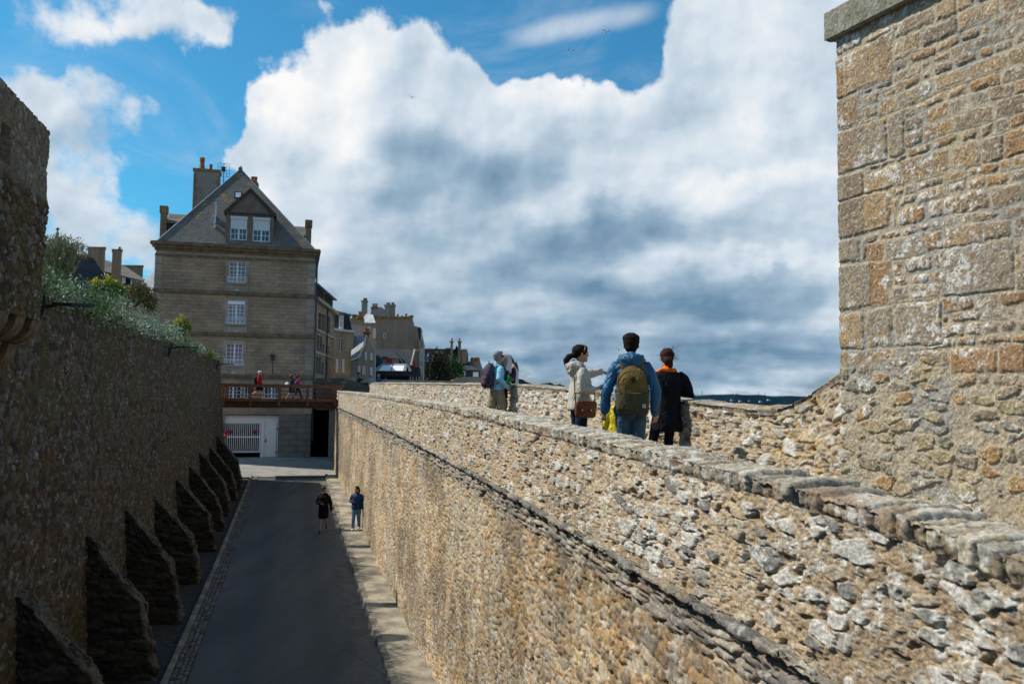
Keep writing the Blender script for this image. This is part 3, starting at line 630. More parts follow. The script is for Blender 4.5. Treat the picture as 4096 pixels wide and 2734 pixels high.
# ------------------------------------------------------------------ left wall
lw = thing('retaining_wall', 'tall shaded rubble wall with stone buttresses along the left of the street', 'retaining wall', SL(25, -4, -5.6))
Sl = gspace(3.0, 52.6, .0028, 0, .018)
def zleft(s): return np.interp(s, [0, 14, 18.3, 27, 50, 53], [1.6, 1.62, 1.66, 1.75, 1.95, 1.95])
def pos_left(S, Q): z = zroad(S)-.2+(zleft(S)-zroad(S)+.2)*Q; L_ = -3.72-.5*Q; return S[..., None]*Vv+L_[..., None]*Nn+z[..., None]*np.array([0, 0, 1.])
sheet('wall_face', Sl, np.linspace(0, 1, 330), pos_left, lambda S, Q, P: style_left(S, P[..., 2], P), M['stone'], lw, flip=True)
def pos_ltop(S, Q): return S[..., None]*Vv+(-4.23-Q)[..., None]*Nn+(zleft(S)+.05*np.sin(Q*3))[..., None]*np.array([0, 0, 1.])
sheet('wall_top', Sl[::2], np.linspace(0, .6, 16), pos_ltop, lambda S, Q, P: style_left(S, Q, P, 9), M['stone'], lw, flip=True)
e = MB(HF); e.face((-3.72, 52.62, -5.2), (-12, 52.62, -5.2), (-12, 52.62, 1.95), (-4.22, 52.62, 1.95)); e.build('end_face', M['render_tan'], lw)
M['butt'] = stone_vcol('buttress stone', 20., .02, .5)
def buttress(s0):
    g = zroad(s0); hs = random.uniform(.9, 1.1)
    prof = [(-3.55, g-.2), (-2.5, g-.2), (-2.52, g+.2), (-2.68, g+.9), (-2.82, g+1.45*hs), (-2.95, g+1.6*hs), (-3.35, g+2.1*hs), (-3.83, g+2.72*hs), (-4.0, g+2.75*hs), (-4.0, g)]
    pts = []
    for k in range(1, 8):
        a, b = np.array(prof[k]), np.array(prof[k+1]); n = max(2, int(np.linalg.norm(b-a)/.035)); pts += [a+(b-a)*t for t in np.linspace(0, 1, n, endpoint=False)]
    pts = np.array(pts); m = len(pts); th = random.uniform(.22, .3); pts[:, 0] += .10*(fbm(pts[:, 1]*3+s0, pts[:, 1]*0, 3, 61)-.5)
    # section: near side (to back), edge, far side
    tp = np.concatenate([np.linspace(-1.25, 0, 36)[:-1], np.linspace(0, 1, 18), np.linspace(1, 2.25, 14)[1:]])
    back = pts.copy(); back[:, 0] = -4.0; 
    P = np.zeros((len(tp), m, 3)); 
    for i, t in enumerate(tp):
        if t < 0: q = pts+(back-pts)*(-t/1.25); s = s0-th
        elif t > 1: q = pts+(back-pts)*((t-1)/1.25); s = s0+th
        else: q = pts; s = s0-th+2*th*t
        P[i] = s*Vv+q[:, :1]*Nn+q[:, 1:]*np.array([0, 0, 1.])
    du = np.gradient(P, axis=0); dv = np.gradient(P, axis=1); n = np.cross(du, dv); n /= np.maximum(np.linalg.norm(n, axis=-1, keepdims=True), 1e-9)
    U = tp[:, None]*.8+0*P[..., 2]; V_ = P[..., 2]
    e_, i1, i2 = worley((U+s0*3)/.3+(fbm(U*3, V_*3, 2, 9)-.5)*.6, V_/.11+(fbm(U*3, V_*3, 2, 8)-.5)*.8, int(s0*7))
    rough = fbm(U*13+s0, V_*15, 4, 77, .6); ms = sst(e_, .05, .25)
    disp = ms*(.01+.06*i2)+(rough-.5)*.06-.02
    edge = ((tp >= -.05) & (tp <= 1.05))[:, None]
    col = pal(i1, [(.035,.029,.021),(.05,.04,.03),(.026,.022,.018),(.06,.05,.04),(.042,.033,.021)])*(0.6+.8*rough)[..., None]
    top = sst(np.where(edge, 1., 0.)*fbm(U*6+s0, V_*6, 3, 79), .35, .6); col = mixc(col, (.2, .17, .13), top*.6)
    P = P+n*disp[..., None]
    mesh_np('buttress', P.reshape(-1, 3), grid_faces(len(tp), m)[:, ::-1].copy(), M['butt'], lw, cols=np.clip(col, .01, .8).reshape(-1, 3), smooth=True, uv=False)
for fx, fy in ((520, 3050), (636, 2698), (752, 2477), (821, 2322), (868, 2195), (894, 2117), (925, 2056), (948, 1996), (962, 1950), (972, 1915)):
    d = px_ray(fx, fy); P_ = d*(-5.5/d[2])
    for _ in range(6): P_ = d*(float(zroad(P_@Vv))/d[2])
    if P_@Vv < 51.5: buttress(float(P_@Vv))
# ------------------------------------------------------------------ corbelled turret, upper left
tr = thing('corbelled_turret', 'dark stone turret on rounded corbels overhanging at the left edge', 'turret', SL(9, -3.6, .5))
def zt_top(s): return 3.38+0*s
Str = np.arange(5.5, 12.12, .014); Qt = np.arange(.9, 3.4, .014)
def turret_style(S, Q, P):
    d, c = style_left(S, Q, P, 13); 
    g = sst(Q, 2.35, 2.55); e3, a1, a2 = worley(S/.45, Q/.4, 15); r = fbm(S*20, Q*20, 4, 16, .6)
    hole = (np.abs(S-10.45) < .17) & (np.abs(Q-2.75) < .2)
    d = d*(1-g)+(sst(e3, .03, .12)*.02+(r-.5)*.02)*g
    c2 = np.array([.15, .12, .085])*(0.6+.8*r)[..., None]; c2 = mixc(c2, (.3, .29, .27), sst(fbm(S*14, Q*14, 4, 18, .6), .58, .66)*.6)
    c = c*(1-g[..., None])+c2*g[..., None]
    d = np.where(hole, -.3, d)
    return d, c*1.1
def pos_tr(S, Q): return S[..., None]*Vv+(-3.2+.02*(fbm(Q*5, S*0, 3, 3)-.5))[..., None]*Nn+Q[..., None]*np.array([0, 0, 1.])
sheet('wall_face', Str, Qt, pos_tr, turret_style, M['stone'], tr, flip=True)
M['corbel'] = mat('corbel granite', (.17, .115, .07), .95, .5, 9, .02, 30.)
rub_dark = rubble_mat('dark rubble', [(.15,.12,.085),(.1,.08,.06),(.19,.17,.15),(.13,.1,.07)], (.1,.08,.06), 6.)
e = MB(HF); e.face((-3.2, 12.1, .9), (-4.6, 12.1, .9), (-4.6, 12.1, 3.38), (-3.2, 12.1, 3.38)); e.face((-3.2, 5.5, 3.385), (-3.2, 12.1, 3.385), (-4.6, 12.1, 3.5), (-4.6, 5.5, 3.5)); e.face((-3.22, 5.5, .9), (-4.6, 5.5, .9), (-4.6, 12.1, .9), (-3.22, 12.1, .9)); e.build('side_and_roof', rub_dark, tr)
for k in range(11):
    s0 = 11.93-.62*k
    for t, (L0, z0) in enumerate(((-3.17, .9), (-3.42, .59), (-3.67, .28))):
        prof = [(L0-.6, z0), (L0-.6, z0-.3), (L0-.30, z0-.3)]+[(L0-.30+.28*math.sin(R(a)), z0-.04-.26*math.cos(R(a))) for a in range(0, 91, 15)]+[(L0-.0, z0)]
        if t == 0: pass
        e = MB(HF); e.prism(prof, s0-.17, s0+.17); e.build('corbel', M['corbel'], tr)
e = MB(HF)
for k in range(8): pass
# ------------------------------------------------------------------ street
def asphalt():
    m, nt, b = NT('asphalt'); b.inputs['Roughness'].default_value = .75; b.inputs['Specular IOR Level'].default_value = .35
    tc = _n(nt, 'ShaderNodeTexCoord'); mp = _n(nt, 'ShaderNodeMapping', Vector=tc.outputs['Object']); mp.inputs['Rotation'].default_value = (0, 0, -TH); mp.inputs['Scale'].default_value = (1., .12, 1.)
    a = _n(nt, 'ShaderNodeTexNoise', Vector=mp.outputs[0], Scale=1.1, Detail=7., Roughness=.6)
    col = _ramp(nt, a.outputs['Fac'], .35, .65, (.072, .068, .064), (.115, .108, .1))
    p = _n(nt, 'ShaderNodeTexNoise', Vector=tc.outputs['Object'], Scale=.6, Detail=6., Roughness=.6)
    col = _mix(nt, _ramp(nt, p.outputs['Fac'], .58, .66), col, (.1, .1, .1))
    f = _n(nt, 'ShaderNodeTexNoise', Vector=tc.outputs['Object'], Scale=60., Detail=3.)
    dp = nt.nodes.new('ShaderNodeVectorMath'); dp.operation = 'DOT_PRODUCT'; nt.links.new(tc.outputs['Object'], dp.inputs[0]); dp.inputs[1].default_value = tuple(Nn)
    q = _n(nt, 'ShaderNodeTexNoise', Vector=tc.outputs['Object'], Scale=2.2, Detail=7., Roughness=.7)
    sm = nt.nodes.new('ShaderNodeMath'); sm.operation = 'MULTIPLY_ADD'; nt.links.new(q.outputs['Fac'], sm.inputs[0]); sm.inputs[1].default_value = 2.2; nt.links.new(dp.outputs['Value'], sm.inputs[2])
    d1 = nt.nodes.new('ShaderNodeMapRange'); nt.links.new(sm.outputs[0], d1.inputs[0]); d1.inputs[1].default_value = 2.5; d1.inputs[2].default_value = 3.3; d1.inputs[4].default_value = .8
    col = _mix(nt, d1.outputs[0], col, (.19, .165, .13))
    ab = nt.nodes.new('ShaderNodeMath'); ab.operation = 'PINGPONG'; nt.links.new(dp.outputs['Value'], ab.inputs[0]); ab.inputs[1].default_value = .8
    tr_ = nt.nodes.new('ShaderNodeMapRange'); nt.links.new(ab.outputs[0], tr_.inputs[0]); tr_.inputs[1].default_value = .35; tr_.inputs[2].default_value = .7; tr_.inputs[4].default_value = .35
    col = _mix(nt, tr_.outputs[0], col, (.05, .05, .054))
    cr_ = nt.nodes.new('ShaderNodeTexVoronoi'); cr_.feature = 'DISTANCE_TO_EDGE'; nt.links.new(tc.outputs['Object'], cr_.inputs['Vector']); cr_.inputs['Scale'].default_value = .23
    col = _mix(nt, _ramp(nt, cr_.outputs['Distance'], .0, .006, (.5,)*3, (0,)*3), col, (.03, .03, .03))
    col = _mix(nt, 1., col, _ramp(nt, f.outputs['Fac'], .3, .7, (.7,)*3, (1.3,)*3), 'MULTIPLY')
    nt.links.new(col, b.inputs['Base Color']); _bump(nt, b, f.outputs['Fac'], .004); return m
M['asphalt'] = asphalt()
M['gravel'] = mat('dirt gutter', (.06, .052, .043), .95, .5, 6, .02)
M['walkslab'] = mat('pale sandy pavement', (.33, .295, .23), .92, .45, 1.3, .012, 25., c2=(.17, .155, .125), thr=(.4, .62))
M['curb'] = mat('granite kerb', (.26, .235, .19), .9, .4, 5, .01)
M['cream_road'] = mat('pale asphalt', (.3, .3, .29), .9, .25, 1.5, .005)  # junction asphalt, paler than the street strip
sr = np.arange(-12, 53.2, .6)
strip('street', sr, -1.86, 1.98, lambda s: zroad(s), M['asphalt'])
strip('street_junction', np.arange(53.2, 61.6, .4), -30., 3.4, lambda s: zroad(s), M['cream_road'], nL=30)
strip('gutter', sr, -4.2, -2.32, lambda s: zroad(s)-.03, M['gravel'], nL=12, bumps=.03)
# cobbled margin with rows of setts
Sc = gspace(8, 53.2, .0022, 0, .03); 
def pos_cob(S, Q): return S[..., None]*Vv+(-2.2+Q)[..., None]*Nn+(zroad(S)+.004)[..., None]*np.array([0, 0, 1.])
def st_cob(S, Q, P):
    e_, i1, i2 = worley(S/.14, Q/.11, 91, .5); r = fbm(S*20, Q*20, 3, 92); m_ = sst(e_, .06, .25)
    c = pal(i1, [(.17,.15,.13),(.12,.11,.1),(.22,.2,.175),(.14,.12,.1)])*(0.6+.8*r)[..., None]; return m_*(.02+.012*i2), mixc(c, (.04, .036, .03), 1-m_)
co = sheet('cobble_margin', Sc, np.arange(0, .35, .014), pos_cob, st_cob, M['stone'], None, flip=False); tag(co, kind='structure')
def pos_kl(S, Q):
    x = np.interp(Q, [0, .12, .24, .34], [-2.2, -2.2, -2.33, -2.34]); z = np.interp(Q, [0, .12, .24, .34], [0, .09, .1, -.03])
    return S[..., None]*Vv+x[..., None]*Nn+(zroad(S)+z)[..., None]*np.array([0, 0, 1.])
def st_k(S, Q, P):
    k = np.floor(S/.55); f = S/.55-k; ed = sst(np.minimum(f, 1-f)*.55, 0, .03); r = fbm(S*15, Q*15, 3, 94); c = pal(_h(k, k*0, 95), [(.22,.2,.17),(.27,.245,.2),(.18,.165,.14)])*(0.6+.7*r)[..., None]
    return -.025*(1-ed)+(_h(k, k*0, 96)-.5)*.02, mixc(c, (.05, .045, .04), (1-ed)*.8)
tag(sheet('kerb', Sc, np.linspace(0, .34, 14), pos_kl, st_k, M['stone'], None, flip=True), kind='structure')
def pos_kr(S, Q):
    x = np.interp(Q, [0, .13, .30], [1.98, 1.985, 2.14]); z = np.interp(Q, [0, .13, .30], [-.01, .125, .14])
    return S[..., None]*Vv+x[..., None]*Nn+(zroad(S)+z)[..., None]*np.array([0, 0, 1.])
tag(sheet('pavement_kerb', Sc, np.linspace(0, .30, 14), pos_kr, lambda S, Q, P: (st_k(S, Q, P)[0], st_k(S+3.1, Q, P)[1]*1.15), M['stone'], None, flip=False), kind='structure')
strip('pavement', sr, 2.13, 3.0, lambda s: zroad(s)+.135, M['walkslab'], nL=10, bumps=.015)
M['sea'] = mat('sea water', (.03, .07, .09), .2, .2, .02, .2, .5)
o = MB(); o.face((-9000, -3000, -14), (9000, -3000, -14), (9000, 14000, -14), (-9000, 14000, -14)); tag(o.build('sea', M['sea']), kind='structure')
M['soil'] = mat('garden soil', (.12, .1, .06), .95, .4, 3, .03)
o = MB(HF); o.box(-60, -4.75, -20, 52.55, -6.2, 1.55); tag(o.build('garden_terrace', M['soil']), kind='structure')
o = MB(HF); o.box(-80, 60, -30, 175, -13.9, -6.3); tag(o.build('town_ground', M['soil']), kind='structure')
M['plaza'] = mat('plaza paving', (.25, .23, .2), .9, .2, 1, .005)
o = MB(HF); o.box(3.2, 45, 58.5, 160, -6.2, -.45); o.box(-70, 3.2, 78, 160, -6.2, -.46); tag(o.build('upper_town_ground', M['plaza']), kind='structure')
o = MB(HF); o.box(-70, -9.6, 61.5, 77.9, -6.2, -.5); tag(o.build('lane_ground', M['plaza']), kind='structure')
# ------------------------------------------------------------------ helpers for buildings
def window(parent, fr, a0, a1, z0, z1, d, leaves=2, cols=2, rows=4, fm='white', gm='glass', shut=0., bar=.03, name='window', fw=.06):
    e = MB(fr); t = .05
    e.box(a0, a0+fw, d, d+t, z0, z1); e.box(a1-fw, a1, d, d+t, z0, z1); e.box(a0+fw, a1-fw, d, d+t, z0, z0+fw); e.box(a0+fw, a1-fw, d, d+t, z1-fw, z1)
    w = (a1-a0-2*fw)/leaves
    for k in range(1, leaves): c = a0+fw+w*k; e.box(c-.05, c+.05, d-.008, d+t-.003, z0+fw, z1-fw)
    for k in range(leaves):
        l0 = a0+fw+w*k
        for q in range(1, cols): c = l0+w*q/cols; e.box(c-bar/2, c+bar/2, d+.008, d+t-.012, z0+fw, z1-fw)
    for q in range(1, rows):
        zz = z0+fw+(z1-z0-2*fw)*q/rows
        e.box(a0+fw, a1-fw, d+.012, d+t-.016, zz-bar/2, zz+bar/2)
    o = e.build(name, M[fm], parent)
    e = MB(fr); e.box(a0+.03, a1-.03, d+t-.028, d+t-.014, z0+.03, z1-.03); e.build('pane', M[gm], o)
    if shut:
        e = MB(fr); zs = z1-(z1-z0)*shut; e.box(a0+.02, a1-.02, d-.05, d-.012, zs, z1-.1); e.box(a0-.02, a1+.02, d-.12, d-.005, z1-.1, z1+.08); e.build('shutter', M['shutter'], o)
    return o
def balcony_rail(parent, fr, a0, a1, z0, z1, d):
    e = MB(fr); e.box(a0, a1, d-.03, d, z1-.035, z1); e.box(a0, a1, d-.03, d, z0+.06, z0+.09)
    n = int((a1-a0)/.1)
    for k in range(n+1): c = a0+(a1-a0)*k/n; e.box(c-.012, c+.012, d-.026, d-.004, z0, z1-.03)
    e.build('window_rail', M['white'], parent)
# ------------------------------------------------------------------ main house
hs = thing('stone_house', 'tall brown granite house with a steep hipped slate roof and white shuttered twin dormer', 'house', SL(61, -4, -4.3))
FS = 61.
def hp(px, py, s=FS): return on_s(px, py, s)
A0, A1 = -9.22, 1.24; ZE = 10.0
def rect(x0, y0, x1, y1, s=FS): a, zt = hp(x0, y0, s); b, zb = hp(x1, y1, s); return [a, b, zb, zt]
wins = [rect(917, 1045, 981, 1133), rect(912, 1204, 977, 1297), rect(905, 1371, 969, 1461)]
low = [rect(900, 1543, 964, 1594), rect(977, 1543, 1002, 1594), rect(1056, 1543, 1116, 1594)]
gate_r = [hp(897, 1740)[0], hp(1112, 1740)[0], -4.3, hp(1000, 1662)[1]]
e = MB(HF); e.holed(A0, A1, -1.3, ZE, FS, [tuple(w) for w in wins]+[tuple(w) for w in low], .22)
e.face((A1, FS, -5), (A1, FS+16, -5), (A1, FS+16, ZE), (A1, FS, ZE)); e.face((A0, FS, -5), (A0, FS, ZE), (A0, FS+16, ZE), (A0, FS+16, -5)); e.face((A0, FS+16, -5), (A0, FS+16, ZE), (A1, FS+16, ZE), (A1, FS+16, -5))
e.build('wall', M['ashlar'], hs)
e = MB(HF); e.holed(A0, A1, -5, -1.3, FS, [tuple(gate_r)], .35); e.build('ground_floor_wall', M['ashlar_low'], hs)
e = MB(HF); e.box(A0, gate_r[0]-.001, FS-.015, FS-.001, -2.2, -1.28); e.box(gate_r[0]-.3, gate_r[1]+.1, FS-.05, FS-.002, gate_r[3]+.02, -1.42); e.build('lintel', M['render_grey'], hs)
e = MB(HF)
for py, h in ((1170, .2), (1335, .2), (1502, .2)):
    z = hp(940, py)[1]; e.box(A0-.1, A1+.1, FS-.1, FS-.001, z-h/2-.03, z+h/2); e.box(A0-.06, A1+.06, FS-.06, FS-.002, z-h/2-.1, z-h/2-.03)
    e.box(A1+.001, A1+.1, FS, FS+16, z-h/2, z+h/2)
e.build('string_course', M['band'], hs)
e = MB(HF); z = hp(940, 1030)[1]
e.box(A0-.05, A1+.05, FS-.05, FS-.001, z-.12, z+.02)
e.box(A0-.08, A1+.08, FS-.07, FS-.001, ZE-.4, ZE-.22); e.box(A0-.2, A1+.2, FS-.2, FS-.001, ZE-.22, ZE-.02); e.box(A0-.34, A1+.34, FS-.34, FS+.1, ZE-.02, ZE+.14); e.box(A0-.28, A1+.28, FS-.28, FS+.1, ZE+.14, ZE+.2)
e.box(A1+.001, A1+.34, FS+.1, FS+16.3, ZE-.02, ZE+.14); e.box(A0-.34, A0-.001, FS+.1, FS+16.3, ZE-.02, ZE+.14)
e.build('cornice', M['band'], hs)
e = MB(HF)
for a, b in ((A0-.03, A0+.42), (A1-.5, A1+.03)):
    e = MB(HF)
    for zz in np.arange(-1.25, ZE-1.2, .5): e.box(a, b, FS-.03, FS-.0015, zz+.0, zz+.485); e.box(a+.01, b-.01, FS-.02, FS-.0016, zz+.485, zz+.5)
    e.build('quoins', M['quoin'], hs)
for k, w in enumerate(wins):
    a0, a1, z0, z1 = w
    e = MB(HF); f = .2
    e.box(a0-f, a0, FS-.022, FS-.001, z0-.75, z1+f); e.box(a1, a1+f, FS-.022, FS-.001, z0-.75, z1+f); e.box(a0, a1, FS-.022, FS-.001, z1, z1+f); e.box(a0, a1, FS-.022, FS-.001, z0-.75, z0-.08)
    e.box(a0-.12, a1+.12, FS-.14, FS-.0225, z0-.1, z0-.01); sr_ = e.build('window_surround', M['band'] if k == 9 else M['quoin'], hs)
    wd = window(hs, HF, a0, a1, z0, z1, FS+.1, 2, 2, 5 if k != 1 else 6, gm=('glass', 'glass_pale', 'glass_violet')[k])
    balcony_rail(hs, HF, a0-.07, a1+.07, z0+.02, z0+.42, FS-.1)
    if k == 1: e = MB(HF); e.box(a0, a1, FS-.03, FS+.09, z1-.2, z1+.02); e.build('shutter_box', M['white'], wd)
    e = MB(HF); c = (a0+a1)/2; e.box(c-.13, c+.13, FS-.03, FS-.0225, z0-.62, z0-.42); e.build('vent', mat('cream vent', (.5, .45, .33), .8, .1, 4), hs)
for w in low: window(hs, HF, *w, FS+.1, 2 if w[1]-w[0] > .7 else 1, 2, 3)
# roof
ax, az_ = hp(962, 678, FS+3.4)
B0, B1, ZB = A0+.1, A1-.12, ZE+.2
fr0, fr1 = FS-.1, FS+16
e = MB(HF)
e.face((B0, fr0, ZB), (B1, fr0, ZB), (ax, FS+3.4, az_))
e.face((B1, fr0, ZB), (B1, fr1, ZB), (ax, fr1, az_), (ax, FS+3.4, az_)); e.face((B0, fr1, ZB), (B0, fr0, ZB), (ax, FS+3.4, az_), (ax, fr1, az_)); e.face((B1, fr1, ZB), (B0, fr1, ZB), (ax, fr1, az_))
e.box(B0-.1, B1+.1, fr0-.12, fr1, ZB-.06, ZB+.015)
roof = e.build('roof', M['slate'], hs)
def on_hip(px, py):                      # L, s, z on the front hip slope
    n0 = np.cross(SL(fr0, B1, ZB)-SL(fr0, B0, ZB), SL(FS+3.4, ax, az_)-SL(fr0, B0, ZB)); d = px_ray(px, py); P = d*((SL(fr0, B0, ZB)@n0)/(d@n0)); return P@Nn, P@Vv, P[2]
e = MB(HF); e.tube([(B0, fr0, ZB+.03), (ax, FS+3.4, az_+.03)], .06, 6); e.tube([(B1, fr0, ZB+.03), (ax, FS+3.4, az_+.03)], .06, 6); e.tube([(ax, FS+3.3, az_+.02), (ax, FS+3.5, az_+.22)], [.16, .1], 8); e.tube([(ax, FS+3.4, az_+.03), (ax, fr1, az_+.03)], .07, 6)
e.build('ridge_cap', M['zinc'], roof)
# chimneys
def chimney(parent, fr, a0, a1, d0, d1, z0, z1, m='chimney', pots=(), cap=.1, potm='terracotta', capm=None, name='chimney'):
    e = MB(fr); e.box(a0, a1, d0, d1, z0, z1-.18); o = e.build(name, M[m], parent)
    e = MB(fr); e.box(a0-cap, a1+cap, d0-cap, d1+cap, z1-.18, z1); e.build('chimney_cap', M[capm or 'lichen_stone'], o)
    for (pa, ph, pr) in pots:
        e = MB(fr); dm = (d0+d1)/2; e.tube([(pa, dm, z1-.01), (pa, dm, z1+ph*.7), (pa, dm, z1+ph*.72), (pa, dm, z1+ph)], [pr*1.1, pr*.8, pr, pr], 8); e.build('chimney_pot', M[potm], o)
    return o
sC = FS+5.5
c0, zc1 = hp(776, 672, sC); c1, _ = hp(879, 672, sC)
ch = chimney(hs, HF, c0, c1, sC, sC+1.1, ZB, zc1, 'render_grey', [(hp(805, 670, sC)[0], .95, .2), (hp(841, 670, sC)[0], .5, .12)], .07)
e = MB(HF)
for i, zz in enumerate(np.arange(ZB, zc1-.5, .32)): w = .28 if i % 2 else .16; e.box(c0-.012, c0+w, sC-.012, sC+.3, zz, zz+.32)
e.build('quoins', M['chimney'], ch); e = MB(HF)
for i, zz in enumerate(np.arange(ZB, zc1-.5, .32)): w = .28 if i % 2 else .16; e.box(c1-w, c1+.012, sC-.012, sC+.3, zz, zz+.32)
e.build('quoins', M['chimney'], ch)
c0, zc = hp(1001, 728, FS+9); c1, _ = hp(1031, 728, FS+9)
chimney(hs, HF, c0, c1, FS+9, FS+9.9, ZB+2, zc, 'chimney', [(c0+.15, .55, .14), (c1-.18, .55, .14)], .05)
# antenna
aa, zb = hp(893, 745, FS+6.2); _, zt_ = hp(893, 655, FS+6.2)
an = thing('tv_antenna', 'thin television antenna with a grid reflector beside the tall roof chimney', 'antenna', HF(aa, FS+6.2, zb-.3))
e = MB(HF); sA = FS+6.2; e.tube([(aa, sA, zb-.9), (aa, sA, zt_+.05)], .03, 6); e.build('mast', M['metal_dark'], an)
e = MB(HF)
for q in np.linspace(-.42, .42, 5): e.box(aa+q-.012, aa+q+.012, sA-.05, sA-.03, zt_-1.0, zt_)
for q in np.linspace(0, 1., 5): e.box(aa-.42, aa+.42, sA-.065, sA-.05, zt_-q-.01, zt_-q+.01)
e.box(aa-.14, aa+.14, sA-.3, sA-.1, zt_-.65, zt_-.3); e.box(aa, aa+.6, sA-.02, sA, zt_-1.3, zt_-1.27); e.box(aa+.57, aa+.6, sA-.02, sA, zt_-1.9, zt_-1.2)
e.build('reflector', M['metal_dark'], an)
# front dormer
dz0 = ZB+.0
a0, zt1 = hp(905, 850); a1, _ = hp(1096, 856); _, zap = hp(1004, 753); am = hp(1003, 753)[0]
dw = [rect(923, 868, 987, 961), rect(1013, 873, 1078, 968)]
e = MB(HF); e.holed(a0, a1, dz0, zt1, FS, [tuple(w) for w in dw], .2); e.box(a0, a0+.02, FS+.001, FS+3, dz0, zt1); e.box(a1-.02, a1, FS+.001, FS+3, dz0, zt1)
e.prism([(a0, zt1), (a1, zt1), (am, zap-.15)], FS-.001, FS+.1); do = e.build('dormer', M['dormer'], hs)
e = MB(HF); o_ = .16
e.face((a0-o_, FS-.12, zt1), (am, FS-.12, zap), (am, FS+4.2, zap), (a0-o_, FS+4.2, zt1)); e.face((a1+o_, FS-.12, zt1), (a1+o_, FS+4.2, zt1), (am, FS+4.2, zap), (am, FS-.12, zap))
e.prism([(a0-o_, zt1-.06), (a0-o_+.2, zt1-.06), (am, zap-.2), (am, zap+.02), (a0-o_, zt1+.08)], FS-.14, FS-.01); e.prism([(a1+o_, zt1-.06), (a1+o_, zt1+.08), (am, zap+.02), (am, zap-.2), (a1+o_-.2, zt1-.06)], FS-.14, FS-.012)
e.box(a0-o_+.2, a1+o_-.2, FS-.1, FS-.002, zt1-.07, zt1+.06); e.build('dormer_gable', M['timber_dark'] if 0 else mat('dormer moulding', (.075, .05, .035), .7, .4, 3), do)
for w in dw: window(do, HF, *w, FS+.06, 2, 2, 4, shut=.52)
# skylight + vents
def hipbox(px, py, w, h, name, m, th=.06):
    L_, s_, z_ = on_hip(px, py); e = MB(HF); sl = (az_-ZB)/(3.5); n = math.hypot(1, sl)
    for (l0, l1, q0, q1) in ((-w/2, w/2, -h/2, h/2),):
        P = lambda l, q, t: (L_+l, s_+q/n-t*sl/n, z_+q*sl/n+t/n)
        i = [P(l0, q0, 0), P(l1, q0, 0), P(l1, q1, 0), P(l0, q1, 0)]; j = [P(l0, q0, th), P(l1, q0, th), P(l1, q1, th), P(l0, q1, th)]
        e.face(*j); 
        for k in range(4): e.face(i[k], i[(k+1) % 4], j[(k+1) % 4], j[k])
    return e.build(name, m, roof)
hipbox(953, 781, .5, .62, 'skylight', M['metal_dark'], .06); hipbox(953, 782, .36, .46, 'skylight_pane', mat('skylight glass', (.5, .62, .66), .15, .1, 2), .075)
for k, (px, py, px2, py2) in enumerate(((864, 872, 868, 826), (862, 884, 862, 879), (860, 910, 860, 904))):
    L_, s_, z_ = on_hip(px, py); h = .25 if k else .95
    e = MB(HF); e.tube([(L_, s_, z_-.05), (L_, s_, z_+h)], .07, 8); e.tube([(L_, s_, z_+h), (L_, s_, z_+h+.02), (L_, s_, z_+h+.12), (L_, s_, z_+h+.16)], [.08, .12, .11, .03], 8); e.build('roof_vent', M['metal'], roof)
# side dormers with stone end piers
for sgn, (pxa, pya, pxb) in ((-1, (643, 822, 668)), (1, (1247, 880, 1224))):
    sD = FS+6.0
    l0, z1 = hp(pxa, pya, sD); l1, _ = hp(pxb, pya, sD)
    la, lb = min(l0, l1), max(l0, l1); li = ax+(.3 if sgn > 0 else -.3)
    e = MB(HF); e.box(la, lb, sD, sD+.5, ZE-.1, z1-.55); dp = e.build('dormer_pier', M['chimney'], hs)
    e = MB(HF); e.box(la-.06, lb+.06, sD-.06, sD+.56, z1-.55, z1); e.build('pier_cap', M['lichen_stone'], dp)
    ins = lb if sgn < 0 else la
    e = MB(HF); a_, b_ = (ins, li) if sgn < 0 else (li, ins)
    e.box(a_, b_, sD+.25, sD+2.3, ZB-.1, z1-1.25); e.lprism([(sD+.05, z1-1.25), (sD+2.5, z1-1.25), (sD+1.25, z1-.35)], a_, b_)
    e.build('side_dormer', M['slate_dark'], hs)
    e = MB(HF); e.face((a_, sD+.04, z1-1.24), (b_, sD+.04, z1-1.24), (b_, sD+1.25, z1-.32), (a_, sD+1.25, z1-.32)); e.build('side_dormer_slates', M['slate'], hs)
# downpipe, wall lamp, cable
e = MB(HF); e.tube([(A1+.12, FS-.06, ZE-.1), (A1+.12, FS-.06, -3.2)], .06, 8); e.build('downpipe', M['metal_dark'], hs)
lx, lz = hp(1091, 1424)
wl = thing('wall_lamp', 'dark floodlight with a cable on the brown stone house facade', 'lamp', HF(lx, FS-.03, lz))
e = MB(HF); e.prism([(lx-.17, lz+.12), (lx+.17, lz+.12), (lx+.07, lz-.28), (lx-.07, lz-.28)], FS-.3, FS-.032); e.build('lamp_head', M['metal_dark'], wl)
e = MB(HF); e.tube([(lx, FS-.04, lz-.2), (lx+.02, FS-.04, lz-1.1), (lx+.08, FS-.04, lz-1.25)], .02, 6); e.build('cable', M['metal_dark'], wl)
